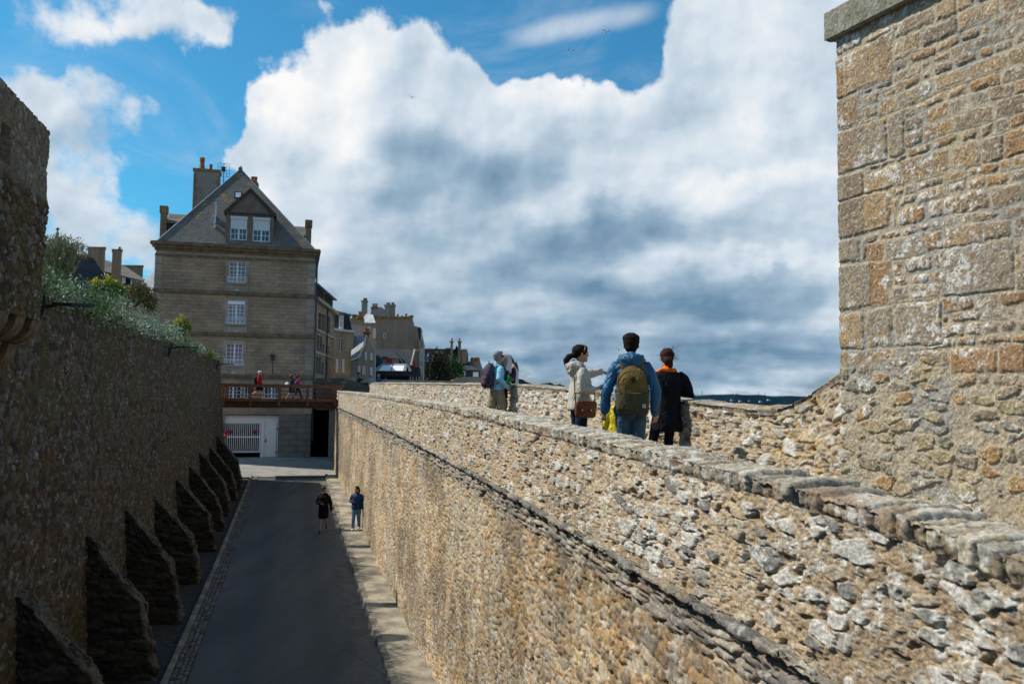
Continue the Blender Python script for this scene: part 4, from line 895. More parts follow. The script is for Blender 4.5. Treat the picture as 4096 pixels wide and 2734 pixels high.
# ------------------------------------------------------------------ garage front
g0, g1, gz0, gz1 = gate_r
gate_fr = [hp(901, 1690)[0], hp(1044, 1690)[0], -4.02, hp(1000, 1690)[1]]
e = MB(HF); D = FS+.2
e.box(g0, g1, D, D+.06, gate_fr[3], gz1); e.box(gate_fr[1], hp(1057, 1700)[0], D, D+.06, -4.4, gate_fr[3]); pz = hp(1055, 1750)[0]
e.box(pz-.1, pz+.02, D-.05, D-.001, -4.4, gz1); e.box(hp(1109, 1700)[0], g1, D, D+.06, -4.4, gate_fr[3]); e.build('garage_surround', M['white'], hs)
d0, d1, dz1 = hp(1058, 1700)[0], hp(1107, 1700)[0], gate_fr[3]
e = MB(HF); e.box(d0, d1, D+.01, D+.05, -4.25, dz1); ddo = e.build('side_door', M['white'], hs)
e = MB(HF); e.box(d0+.08, d0+.14, D-.05, D+.008, -3.22, -3.1); e.box(d0+.06, d0+.1, D-.02, D+.008, -3.3, -2.98); e.build('handle', M['metal_dark'], ddo)
e = MB(HF)
for zz in (-2.35, -3.95): e = MB(HF); e.box(d1-.02, d1+.06, D-.02, D+.008, zz-.08, zz+.08); e.build('hinge', M['metal_dark'], ddo)
ga = thing('garage_gate', 'white barred garage gate with two round no parking signs under the footbridge', 'gate', HF(g0, D, -4.3))
e = MB(HF); q0, q1, r0, r1 = gate_fr[0]-.15, gate_fr[1]-.02, -3.95, gate_fr[3]
e.box(q0, q1, D+.06, D+.1, r0, r0+.09); e.box(q0, q1, D+.06, D+.1, r1-.06, r1); e.box(q0, q1, D+.055, D+.105, (r0+r1)/2-.0, (r0+r1)/2+.09); e.box(q1-.07, q1, D+.06, D+.1, r0, r1); e.build('gate_frame', M['white'], ga)
e = MB(HF)
nb = 19
for k in range(nb): c = q0+.05+(q1-q0-.12)*k/(nb-1); e.box(c-.022, c+.022, D+.066, D+.094, r0+.05, r1-.04)
e.build('gate_bars', M['white'], ga)
def disc(fr, a, d, z, r0, r1, name, m, parent, th=.01, seg=28):
    e = MB(fr); o = [(a+r1*math.cos(2*math.pi*k/seg), z+r1*math.sin(2*math.pi*k/seg)) for k in range(seg)]
    if r0 <= 0: e.prism(o, d-th, d)
    else:
        i_ = [(a+r0*math.cos(2*math.pi*k/seg), z+r0*math.sin(2*math.pi*k/seg)) for k in range(seg)]
        for k in range(seg):
            j = (k+1) % seg; e.face((o[k][0], d-th, o[k][1]), (o[j][0], d-th, o[j][1]), (i_[j][0], d-th, i_[j][1]), (i_[k][0], d-th, i_[k][1]))
            e.face((o[k][0], d, o[k][1]), (o[j][0], d, o[j][1]), (o[j][0], d-th, o[j][1]), (o[k][0], d-th, o[k][1]))
    return e.build(name, m, parent)
M['sign_red'] = mat('sign red', (.5, .02, .03), .5, .05, 2); M['sign_blue'] = mat('sign blue', (.02, .05, .32), .5, .05, 2)
for px, nm in ((919, 'left'), (1021, 'right')):
    a, z = hp(px, 1727, D+.04)
    sg = thing('no_parking_sign', 'round blue and red no parking sign on the %s half of the white gate' % nm, 'sign', HF(a, D+.05, z), 'no parking signs on the garage gate')
    disc(HF, a, D+.05, z, 0, .155, 'sign_face', M['sign_blue'], sg); disc(HF, a, D+.038, z, .11, .16, 'sign_ring', M['sign_red'], sg)
    e = MB(HF); e.prism([(a-.1, z+.075), (a-.075, z+.1), (a+.1, z-.075), (a+.075, z-.1)], D+.03, D+.0385); e.build('sign_slash', M['sign_red'], sg)
e = MB(HF); e.box(g0-.3, g1, D+1.8, D+1.9, -4.4, gz1); e.box(g0-.3, g1, D+.4, D+1.8, gz1-.05, gz1); e.build('garage_interior', M['void_shade'], hs)
# red road sign at the corner of the retaining wall
sx_, sz_ = on_s(899, 1739, 54.2)
rs_ = thing('road_sign', 'small red round road sign peeping out at the end of the dark wall', 'sign', HF(sx_-.12, 54.2, -4.9))
disc(HF, sx_-.12, 54.2, sz_, 0, .26, 'sign_face', M['sign_red'], rs_, .02); e = MB(HF); e.box(sx_-.25, sx_+.01, 54.172, 54.179, sz_-.05, sz_+.05); e.build('sign_bar', M['white'], rs_)
e = MB(HF); e.tube([(sx_-.12, 54.23, -4.85), (sx_-.12, 54.23, sz_+.2)], .03, 8); e.build('post', M['metal'], rs_)
# dark passage, pillar, stair to the right of the house
ps = thing('passage_building', 'dark passage opening with stone pillar and steps between the house and the sunlit wall', 'passage', HF(2, 61, -4.3))
e = MB(HF); e.box(A1+.2, 6, 66, 66.3, -4.6, 1.0); e.box(A1+.15, 8, 60.2, 66.3, -.9, -.55); e.build('passage_back', M['void_shade'], ps)
a, _ = hp(1315, 1750, 60.4); b, _ = hp(1337, 1750, 60.4)
e = MB(HF); e.box(a, b, 60.4, 60.9, -4.5, -.9); e.build('pillar', M['render_grey'], ps)
e = MB(HF)
for k in range(14): e.box(b+.05, b+1.2, 60.6+.0+k*.0, 60.7+k*.28, -4.4+k*.25, -4.4+k*.25+.06)
e.build('steps', M['render_grey'], ps)
e = MB(HF); e.box(b+.02, 6, 61.6, 66, -4.6, -3.0); e.build('stair_wall', M['void_shade'], ps)
# ------------------------------------------------------------------ footbridge
br = thing('footbridge', 'brown timber footbridge with horizontal rails crossing above the street', 'footbridge', SL(53, -.7, -.4))
s0 = 53.1; BL, BR_ = -4.15, 2.6
zd0, zd1 = on_s(890, 1598, s0)[1], on_s(1350, 1603, s0)[1]
def zb_(L_): return zd0+(zd1-zd0)*(L_-BL)/(BR_-BL)
e = MB(HF); dz = -.36; e.box(BL-.3, BR_+.2, s0+.05, s0+2.2, dz-.06, dz); e.build('deck', M['timber'], br)
e = MB(HF); e.box(BL-.3, BR_+.2, s0+.02, s0+.12, dz-.42, dz-.065); e.box(BL-.3, BR_+.2, s0+2.0, s0+2.1, dz-.42, dz-.065); e.build('beam', M['timber_dark'], br)
e = MB(HF)
for k in range(24): c = BL-.2+k*.29; e.box(c, c+.12, s0+.13, s0+1.99, dz-.4, dz-.07)
e.build('joists', M['timber_dark'], br)
for side, dd in (('near', s0-.08), ('far', s0+2.12)):
    e = MB(HF); z1 = on_s(1000, 1535, s0)[1]
    e.box(BL-.25, BR_+.15, dd-.05, dd+.1, z1-.17, z1); e.build('handrail', M['timber'], br)
    e = MB(HF)
    for q in (.36, .62): e.box(BL-.2, BR_+.1, dd+.02, dd+.06, z1-q-.035, z1-q)
    e.box(BL-.2, BR_+.1, dd+.01, dd+.07, dz-.03, dz+.13)
    e.build('rail_boards', M['timber'], br)
    for px in (895, 1002, 1118, 1231, 1343):
        a, _ = on_s(px, 1560, s0); e = MB(HF); e.box(a-.07, a+.07, dd-.045, dd+.015, dz-.3, z1-.17); e.build('post', M['timber'], br)
# ------------------------------------------------------------------ street lamps on the retaining wall
def blade_lamp(px, py, Lb, label, ln=.75):
    s_, z_ = on_L(px, py, Lb)
    t = thing('street_lamp', label, 'street lamp', HF(Lb, s_, z_), 'blade lamps along the retaining wall')
    e = MB(HF); e.tube([(Lb-.05, s_, z_-.25), (Lb+.02, s_, z_-.02), (Lb+.02, s_, z_+.16)], [.035, .035, .03], 8); e.box(Lb-.08, Lb-.03, s_-.06, s_+.06, z_-.32, z_+.02); e.build('bracket', M['metal_dark'], t)
    e = MB(HF); e.tube([(Lb-.02, s_, z_-.03), (Lb+.2, s_, z_+.02)], .03, 8); e.build('arm', M['metal_dark'], t)
    e = MB(HF); q = [(Lb+.14, s_-.07), (Lb+.45, s_-.1), (Lb+ln*.9, s_-.05), (Lb+ln, s_), (Lb+ln*.9, s_+.05), (Lb+.45, s_+.1), (Lb+.14, s_+.07)]
    e.hprism(q, z_+.005, z_+.055); e.build('lamp_head', M['metal_dark'], t); return t
blade_lamp(172, 1222, -4.0, 'flat black street lamp nearest the dark turret, jutting over the street', .78)
blade_lamp(684, 1390, -4.02, 'flat black street lamp at the middle of the planted wall top', .85)
blade_lamp(872, 1457, -4.02, 'flat black street lamp at the far end of the planted wall, against the house facade', .85)
blade_lamp(60, 1150, -3.95, 'flat black street lamp beyond the left frame edge', .7) if 0 else None
# ------------------------------------------------------------------ generic px-framed building helpers
class PF:
    """a facing facade at forward distance Y: pixel -> local metres."""
    def __init__(s, Y, px=None):
        s.Y = Y; t = ((px or 1500)-2048)/F+.02; s.fr = Frame((-t*Y, 0, 0), (1, 0, 0), (t, 1, 0))
    def X(s, px, py=1590): return W(px, py, s.Y)[0]
    def Z(s, px, py): return W(px, py, s.Y)[2]
    def r(s, x0, y0, x1, y1): ym = (y0+min(y1, 1560))/2; return [s.X(x0, ym), s.X(x1, ym), s.Z((x0+x1)/2, y1), s.Z((x0+x1)/2, y0)]
    def poly(s, pts): return [(W(x, y, s.Y)[0], W(x, y, s.Y)[2]) for x, y in pts]
def polybody(pf, pts, depth, name, m, parent, d0=0., ):
    e = MB(pf.fr); P = pf.poly(pts); e.prism(P[::-1], pf.Y+d0, pf.Y+d0+depth); return e.build(name, M[m], parent)
def pbox(pf, x0, y0, x1, y1, d0, d1, name, m, parent):
    a, b, z0, z1 = pf.r(x0, y0, x1, y1); e = MB(pf.fr); e.box(a, b, pf.Y+d0, pf.Y+d1, z0, z1); return e.build(name, M[m], parent)
def pwin(pf, x0, y0, x1, y1, parent, d=-.06, **k):
    a, b, z0, z1 = pf.r(x0, y0, x1, y1); return window(parent, pf.fr, a, b, z0, z1, pf.Y+d, **k)
def bthing(name, label, cat, pf, px, group=None): p = W(px, 1590, pf.Y); return thing(name, label, cat, (p[0], p[1], -.5), group)
def pchim(pf, x0, y0, x1, y1, parent, d=1., t=.9, m='chimney', pots=(), capm=None, ph=.5):
    a, b, z0, z1 = pf.r(x0, y0, x1, y1); k = pf.Y/F
    return chimney(parent, pf.fr, a, b, pf.Y+d, pf.Y+d+t, z0, z1, m, [(pf.X(p, (y0+y1)/2), ph, .13) for p in pots], .09, capm=capm)
def tilted(pts, Y, nrm, name, m, parent, th=.12):     # flat roof slope through (first point at distance Y) with normal nrm
    n = np.array(nrm, float); n /= np.linalg.norm(n); P0 = W(*pts[0], Y); P = []
    for x, y in pts: d = px_ray(x, y); P.append(d*((P0@n)/(d@n)))
    e = MB(); e.face(*[tuple(p) for p in P[::-1]]); Q_ = [p-n*th for p in P]; e.face(*[tuple(p) for p in Q_]); k = len(P)
    for i in range(k): j = (i+1) % k; e.face(tuple(P[i]), tuple(P[j]), tuple(Q_[j]), tuple(Q_[i]))
    return e.build(name, M[m], parent)
G_FAR = 'old town houses beyond the footbridge'
# B1 : stone apartment house whose sea front recedes
def recede(px0, Y0, px1, Y1):
    a = W(px0, 1590, Y0)*np.array([1, 1, 0]); b = W(px1, 1590, Y1)*np.array([1, 1, 0]); ex = (b-a)/np.linalg.norm(b-a); return Frame(a, ex, np.array([-ex[1], ex[0], 0])), np.linalg.norm(b-a)
def hx(fr, px):                       # local a of the frame where the view ray of column px meets the facade
    d = px_ray(px, 1590); A_ = np.array([[d[0], -fr.ex[0]], [d[1], -fr.ex[1]]]); k, a = np.linalg.solve(A_, fr.o[:2]); return a, k
def hz(fr, px, py): a, _ = hx(fr, px); P = fr(a, 0, 0); d = px_ray(px, py); return d[2]*P[1]/d[1]
def hr(fr, x0, y0, x1, y1): xm = (x0+x1)/2; return [hx(fr, x0)[0], hx(fr, x1)[0], hz(fr, xm, y1), hz(fr, xm, y0)]
f1, l1 = recede(1246, 66, 1330, 78)
b1 = thing('apartment_house', 'granite apartment house in shade right behind the main house, with tall window bays', 'house', tuple(f1(l1/2, 0, -.5)), G_FAR)
zt1 = hz(f1, 1288, 1228)
wn = [hr(f1, x0, y0, x1, y1) for x0, y0, x1, y1 in ((1265,1252,1277,1320),(1279,1256,1288,1323),(1290,1260,1296,1326),(1304,1266,1313,1330),(1262,1340,1271,1403),(1273,1343,1282,1406),(1284,1378,1291,1410),(1302,1384,1310,1416),(1260,1426,1270,1492),(1272,1428,1281,1494),(1283,1450,1292,1496),(1301,1450,1309,1498))]
e = MB(f1); e.holed(0, l1, -.6, zt1, 0, [tuple(w) for w in wn], .3); e.box(0, l1, .32, 9, -.6, zt1); w1 = e.build('wall', M['ashlar'], b1)
e = MB(f1); e.box(-.1, l1+.35, -.35, .32, zt1, zt1+.25); e.box(0, l1, -.1, -.001, hz(f1, 1288, 1332)-.1, hz(f1, 1288, 1332)+.08); e.box(0, l1, -.1, -.001, hz(f1, 1288, 1418)-.1, hz(f1, 1288, 1418)+.08); e.build('cornice', M['render_tan'], b1)
for w in wn: window(b1, f1, *w, .12, 1, 2, 4, fm='dormer', bar=.025)
e = MB(f1); e.lprism([(-.2, zt1+.25), (1.4, zt1+1.2), (8, zt1+1.5), (9, zt1+.25)], 0, l1); e.build('roof', M['slate_dark'], b1)
for xa, xb in ((.3, l1*.42), (l1*.5, l1*.93)):
    e = MB(f1); e.box(xa, xb, .1, 2.2, zt1+.25, zt1+1.35); dq = e.build('roof_dormer', M['dormer'], b1)
    e = MB(f1); e.lprism([(-.3, zt1+1.2), (-.3, zt1+1.3), (2.2, zt1+2.3), (2.2, zt1+1.36)], xa-.1, xb+.15); e.build('dormer_roof', M['zinc'], dq)
    e = MB(f1); e.box(xa+.3, xb-.3, .04, .099, zt1+.4, zt1+1.15); e.build('opening', M['void_shade'], dq)  # black panel, its colour giving the gloom of an opening
e = MB(f1); c = hx(f1, 1298)[0]; e.tube([(c, -.1, zt1), (c, -.1, -.6)], .07, 6); e.build('downpipe', M['metal_dark'], b1)
# B2 cream mansard house
p2 = PF(80, 1415)
b2 = bthing('mansard_house', 'cream rendered house with a dark mansard roof and white shuttered window', 'house', p2, 1368, G_FAR)
w2 = [p2.r(1352, 1350, 1372, 1404), p2.r(1353, 1437, 1368, 1488)]
a, b, z0, z1 = p2.r(1316, 1318, 1412, 1600); e = MB(p2.fr); e.holed(a, b, z0, z1, 80, [tuple(w) for w in w2], .2); e.box(a, b, 80.22, 88, z0, z1); e.face((b, 80, z0), (b, 80.22, z0), (b, 80.22, z1), (b, 80, z1)); e.build('wall', M['render_tan'], b2)
polybody(p2, [(1314, 1309), (1417, 1323), (1417, 1330), (1314, 1318)], 8.4, 'cornice', 'white', b2, -.25)
polybody(p2, [(1318, 1312), (1406, 1321), (1396, 1262), (1388, 1256), (1318, 1246)], 7.5, 'mansard_roof', 'slate_dark', b2, .3)
polybody(p2, [(1322, 1246), (1331, 1236), (1390, 1250), (1396, 1262)], 6, 'roof_top', 'zinc', b2, .6)
pwin(p2, 1352, 1350, 1372, 1404, b2, .1, rows=1, cols=1); pwin(p2, 1353, 1437, 1368, 1488, b2, .1, rows=3, cols=1)
for x0, x1 in ((1343, 1352), (1369, 1378)): pbox(p2, x0, 1434, x1, 1489, -.06, -.01, 'shutter', 'white', b2)
dd = pbox(p2, 1356, 1258, 1374, 1315, -.05, 1.5, 'roof_dormer', 'white', b2); pwin(p2, 1359, 1264, 1371, 1313, dd, -.12, rows=4, cols=1, gm='glass_pale')
polybody(p2, [(1353, 1259), (1364, 1247), (1377, 1261)], 1.7, 'dormer_roof', 'zinc', dd, -.15)
pchim(p2, 1358, 1236, 1372, 1262, b2, 3, m='chimney'); pchim(p2, 1378, 1238, 1396, 1268, b2, 4, m='chimney')
# B4 mauve building behind
p4 = PF(96, 1510)
b4 = bthing('plastered_house', 'plain mauve plastered house with two tall windows behind the curved roof cottage', 'house', p4, 1455, G_FAR)
polybody(p4, [(1398, 1284), (1512, 1306), (1514, 1600), (1398, 1600)], 8, 'wall', 'render_mauve', b4)
polybody(p4, [(1398, 1280), (1514, 1302), (1514, 1308), (1398, 1286)], 8.3, 'cornice', 'render_grey', b4, -.2)
for q in ((1471, 1305, 1481, 1345), (1493, 1313, 1503, 1352)): pwin(p4, *q, b4, -.07, rows=1, cols=1, gm='glass_pale')
pbox(p4, 1396, 1262, 1452, 1284, 3, 5, 'party_wall', 'lichen_stone', b4)
for q in ((1440, 1250), (1452, 1250)): pass
pchim(p4, 1400, 1240, 1418, 1264, b4, 5); pchim(p4, 1426, 1251, 1444, 1266, b4, 3, pots=(1432, 1437, 1441)); 
# B5 tall-chimney roof
p5 = PF(112, 1580)
b5 = bthing('hipped_roof_house', 'house with a pointed slate roof between three tall grey chimneys', 'house', p5, 1510, G_FAR)
polybody(p5, [(1440, 1266), (1580, 1266), (1580, 1500), (1440, 1500)], 9, 'wall', 'render_grey', b5, .5)
e = MB(); ap = p5.poly([(1507, 1215)])[0]; q = p5.poly([(1450, 1272), (1560, 1272)]); e.face((q[0][0], 112.3, q[0][1]), (q[1][0], 112.3, q[1][1]), (ap[0], 115.5, ap[1])); e.face((q[1][0], 112.3, q[1][1]), (q[1][0], 121, q[1][1]), (ap[0], 118, ap[1]), (ap[0], 115.5, ap[1])); e.face((q[0][0], 121, q[0][1]), (q[0][0], 112.3, q[0][1]), (ap[0], 115.5, ap[1]), (ap[0], 118, ap[1])); e.build('roof', M['slate_dark'], b5)
tilted([(1452, 1290), (1456, 1265), (1468, 1253), (1492, 1258), (1502, 1290)], 110, (-.5, -.5, .7), 'sunlit_slates', 'slate_lit', b5)  # lit part of the roof, its brightness painted with the pale slate
pchim(p5, 1446, 1200, 1468, 1268, b5, .2, m='render_grey', capm='render_grey'); pchim(p5, 1477, 1211, 1508, 1250, b5, 5, m='render_grey', pots=(1484, 1492, 1500)); pchim(p5, 1538, 1216, 1580, 1270, b5, .6, m='render_grey', capm='render_grey')
e = MB()
for x0, x1 in ((1450, 1463), (1543, 1556), (1563, 1573)): a, b, z0, z1 = p5.r(x0, 1189 if x0 < 1500 else 1207, x1, 1201 if x0 < 1500 else 1217); e.box(a, b, 112.6, 113.2, z0, z1)
e.build('chimney_tops', M['chimney'], b5)
# B6 brown gable
p6 = PF(92, 1690)
b6 = bthing('gable_house', 'tall windowless brown party wall with ochre lichen stains and a row of chimney pots', 'house', p6, 1600, G_FAR)
w6 = p6.r(1533, 1332, 1542, 1351)
polybody(p6, [(1504, 1272), (1648, 1268), (1648, 1302), (1668, 1304), (1678, 1365), (1678, 1600), (1504, 1600)], 9, 'wall', 'render_brown', b6)
pbox(p6, 1503, 1265, 1650, 1273, -.1, 1.2, 'coping', 'lichen_stone', b6); pwin(p6, 1533, 1332, 1542, 1351, b6, -.06, leaves=1, cols=1, rows=1)
a = MB()
for px, py in ((1556, 1256), (1569, 1260), (1588, 1254), (1606, 1260), (1622, 1252), (1636, 1261), (1643, 1258), (1647, 1258)):
    e = MB(); x = p6.X(px, 1262); z = p6.Z(px, 1266); h = p6.Z(px, py)-z; e.tube([(x, 92.5, z-.05), (x, 92.5, z+h*.6), (x, 92.5, z+h*.62), (x, 92.5, z+h)], [.16, .1, .13, .13], 8); e.build('chimney_pot', M['terracotta'], b6)
polybody(p6, [(1670, 1305), (1684, 1310), (1692, 1362), (1676, 1362)], 8, 'mansard_roof', 'slate_dark', b6, .2)
polybody(p6, [(1675, 1360), (1694, 1362), (1694, 1366), (1690, 1600), (1676, 1600)], 8.5, 'side_wall', 'render_tan', b6, -.35)
pwin(p6, 1682, 1394, 1690, 1444, b6, -.42, leaves=1, cols=1, rows=1, gm='glass_pale'); pwin(p6, 1681, 1466, 1688, 1500, b6, -.42, leaves=1, cols=1, rows=1, gm='glass_pale')
pwin(p6, 1684, 1316, 1690, 1360, b6, .1, leaves=1, cols=1, rows=1, gm='glass_pale')
# B3 cottage with curved roof
p3 = PF(76, 1500)
b3 = bthing('cottage', 'small grey cottage with a swept sunlit slate roof and stone framed windows', 'house', p3, 1450, G_FAR)
polybody(p3, [(1402, 1440), (1436, 1432), (1447, 1418), (1458, 1385), (1467, 1342), (1474, 1345), (1490, 1385), (1498, 1410), (1500, 1600), (1402, 1600)], 6, 'wall', 'render_tan', b3)
tilted([(1434, 1430), (1444, 1415), (1456, 1385), (1466, 1340), (1405, 1344), (1404, 1440)], 75.4, (-.55, -.35, .75), 'roof', 'slate_lit', b3)  # pale slate carries the sunshine on this roof in its colour
polybody(p3, [(1463, 1340), (1468, 1340), (1457, 1387), (1445, 1419), (1428, 1436), (1404, 1443), (1404, 1438), (1427, 1431), (1441, 1416), (1453, 1384)], .2, 'verge', 'white', b3, -.82)
for q in ((1459, 1408, 1467, 1440), (1481, 1412, 1490, 1441), (1432, 1462, 1441, 1488), (1449, 1464, 1461, 1498), (1480, 1468, 1490, 1500)):
    fo = pbox(p3, q[0]-2.5, q[1]-3, q[2]+2.5, q[3]+3, -.04, -.001, 'window_surround', 'render_tan', b3); pwin(p3, *q, b3, -.1, leaves=2, cols=1, rows=2)
pchim(p3, 1454, 1323, 1477, 1346, b3, 1., pots=(1460, 1466, 1472), m='chimney', ph=.35)
# B7 restaurant
p7 = PF(84, 1660)
b7 = bthing('restaurant', 'low restaurant with a slate roof dark with shade, little hipped dormer and a white glazed awning roof', 'restaurant', p7, 1575, G_FAR)
polybody(p7, [(1500, 1458), (1650, 1462), (1680, 1470), (1680, 1600), (1500, 1600)], 7, 'wall', 'metal_dark', b7, .6)
def sloped(pf, lowpts, highpts, run, name, m, parent, d0=0., th=.15):
    e = MB(); A = pf.poly(lowpts); B = [((W(x, y, pf.Y+run+d0)[0]), W(x, y, pf.Y+run+d0)[2]) for x, y in highpts]
    P = [(A[0][0], pf.Y+d0, A[0][1]), (A[1][0], pf.Y+d0, A[1][1]), (B[1][0], pf.Y+run+d0, B[1][1]), (B[0][0], pf.Y+run+d0, B[0][1])]
    e.face(*P); e.face(*[(p[0], p[1], p[2]-th) for p in P[::-1]])
    for k in range(4): j = (k+1) % 4; e.face(P[k], (P[k][0], P[k][1], P[k][2]-th), (P[j][0], P[j][1], P[j][2]-th), P[j])
    return e.build(name, M[m], parent)
sloped(p7, [(1496, 1500), (1645, 1500)], [(1494, 1394), (1658, 1397)], 4.5, 'roof', 'slate_dark', b7)  # dark slate puts the shadow lying on this roof into its colour
sloped(p7, [(1642, 1458), (1646, 1458)], [(1656, 1395), (1661, 1395)], 4.5, 'verge', 'render_tan', b7, -.2)
e = MB(); a, b, z0, z1 = p7.r(1494, 1391, 1656, 1396); e.tube([(a, 88.5, z1), (b, 88.5, z1)], .09, 6); e.build('ridge_tiles', M['terracotta'], b7)
pbox(p7, 1529, 1430, 1592, 1456, .2, 3, 'dormer_wall', 'render_tan', b7); pbox(p7, 1545, 1431, 1568, 1452, .1, .19, 'red_shutters', 'sign_red', b7)
e = MB(); q = p7.poly([(1524, 1432), (1600, 1432)]); ap = [(W(x, 1396, 86)[0], 86, W(x, 1396, 86)[2]) for x in (1560, 1564)]; e.face((q[0][0], 84, q[0][1]), (q[1][0], 84, q[1][1]), ap[1], ap[0]); e.face((q[1][0], 84, q[1][1]), (q[1][0], 88, q[1][1]), ap[1]); e.face((q[0][0], 88, q[0][1]), (q[0][0], 84, q[0][1]), ap[0]); e.build('dormer_roof', M['slate_dark'], b7)
gl = sloped(p7, [(1505, 1483), (1636, 1484)], [(1530, 1452), (1626, 1454)], 1.9, 'awning_frame', 'zinc', b7, -2.2, .1)
for lo, hi in (((1514, 1481, 1561, 1481), (1532, 1460, 1568, 1460)), ((1566, 1481, 1612, 1482), (1574, 1460, 1618, 1461))):
    sloped(PF(81.7), [(lo[0], lo[1]), (lo[2], lo[3])], [(hi[0], hi[1]), (hi[2], hi[3])], 1.3, 'awning_panel', 'white', gl, 0, .03)
e = MB(); a = W(1626, 1455, 83.5); b = W(1636, 1484, 81.8); c = W(1658, 1486, 83.5); e.face(tuple(b), tuple(c), tuple(a)); e.build('awning_end', M['glass_pale'], b7)
polybody(p7, [(1502, 1484), (1640, 1485), (1684, 1493), (1684, 1506), (1502, 1504)], 2.2, 'canopy', 'metal_dark', b7, -2.0)
for px in (1642, 1652, 1665, 1676): pbox(p7, px, 1500, px+2, 1600, -1.9, -1.8, 'canopy_post', 'white', b7)
pbox(p7, 1653, 1444, 1661, 1472, .5, .59, 'red_window', 'sign_red', b7); pbox(p7, 1644, 1478, 1672, 1486, -1.0, 0, 'balcony', 'metal_dark', b7)
# B8 long slate roof building far
p8 = PF(135, 1870)
b8 = bthing('long_slate_building', 'long dark slate roofed building with two slender brick chimneys behind the trees', 'house', p8, 1770, G_FAR)
polybody(p8, [(1680, 1393), (1812, 1395), (1822, 1399), (1850, 1399), (1868, 1399), (1870, 1450), (1878, 1462), (1878, 1600), (1680, 1600)], 9, 'roof', 'slate_dark', b8)
pbox(p8, 1846, 1396, 1868, 1452, -.5, 1, 'gable_block', 'render_brown', b8); polybody(p8, [(1817, 1400), (1827, 1380), (1836, 1400)], 3, 'spire', 'slate_dark', b8, -.3)
pchim(p8, 1803, 1366, 1812, 1432, b8, -1.5, 1., 'chimney', pots=(1808,)); pchim(p8, 1833, 1366, 1844, 1450, b8, -1.5, 1., 'chimney', pots=(1838,)); pchim(p8, 1782, 1388, 1800, 1398, b8, 2)
# B9 blue house, chimneys beside
p9 = PF(125, 1918)
b9 = bthing('blue_house', 'small blue house with a pale roof and white shutter beyond the trees', 'house', p9, 1880, G_FAR)
polybody(p9, [(1848, 1478), (1918, 1480), (1918, 1600), (1848, 1600)], 7, 'wall', 'sign_blue' if 0 else 'slate_dark', b9); polybody(p9, [(1842, 1461), (1888, 1463), (1918, 1480), (1858, 1479)], .5, 'roof', 'zinc', b9, -.7)
pbox(p9, 1847, 1480, 1861, 1530, -.1, -.02, 'white_wall', 'white', b9); pbox(p9, 1892, 1487, 1914, 1506, -.15, -.02, 'shutter', 'white', b9)
p9b = PF(140, 1930); b9b = bthing('chimney_house', 'low stone house end with a broad chimney of red pots beyond the blue house', 'house', p9b, 1900, G_FAR)
polybody(p9b, [(1866, 1446), (1918, 1440), (1932, 1480), (1932, 1600), (1866, 1600)], 6, 'wall', 'render_tan', b9b); pchim(p9b, 1882, 1437, 1917, 1480, b9b, -.6, 1., 'render_tan', pots=(1886, 1891, 1898, 1904, 1910, 1915), ph=.35, capm='terracotta'); pbox(p9b, 1886, 1440, 1894, 1475, -.75, -.62, 'ochre_stain_wall', 'lichen_stone', b9b)
# B10 white gable
p10 = PF(115, 2070); b10 = bthing('white_gable_house', 'white gabled house end with red chimney pots and a dark side roof behind the couple', 'house', p10, 2035, G_FAR)
polybody(p10, [(1990, 1424), (2044, 1424), (2048, 1446), (2070, 1478), (2069, 1600), (1990, 1600)], 9, 'wall', 'render_white', b10)
polybody(p10, [(2044, 1420), (2050, 1430), (2060, 1452), (2064, 1444), (2068, 1456), (2072, 1480), (2068, 1478), (2046, 1447)], 8, 'side_roof', 'slate_dark', b10, .2)
for px in range(2004, 2046, 6):
    e = MB(); x = p10.X(px, 1425); z = p10.Z(px, 1425); e.tube([(x, 115.5, z-.05), (x, 115.5, z+.25)], [.11, .08], 6); e.build('chimney_pot', M['terracotta'], b10)
# low walls in the middle distance
def wallthing(pf, pts, depth, m, label):
    t = bthing('low_wall', label, 'wall', pf, pts[0][0]); polybody(pf, pts, depth, 'wall_body', m, t); return t
M['dark_rubble2'] = rubble_mat('shaded rubble', [(.12,.1,.08),(.09,.08,.07),(.15,.13,.11),(.1,.09,.08)], (.08,.07,.06), 3.)  # dark palette, the shade on the low wall put into its stones
wallthing(PF(55, 1480), [(1262, 1512), (1372, 1512), (1500, 1548), (1500, 1640), (1262, 1640)], .6, 'dark_rubble2', 'dark low wall descending behind the footbridge rail')
wallthing(PF(72), [(1345, 1498), (1500, 1512), (1500, 1560), (1345, 1560)], .5, 'render_tan', 'brown low wall below the cream mansard house')
wallthing(PF(66), [(1490, 1517), (1830, 1523), (1830, 1552), (1490, 1552)], .6, 'render_tan', 'long grey terrace wall in front of the restaurant')
wallthing(PF(70), [(1812, 1518), (1830, 1509), (1860, 1506), (1925, 1508), (1925, 1560), (1812, 1560)], .6, 'render_grey', 'rounded grey wall end left of the man in pale blue')
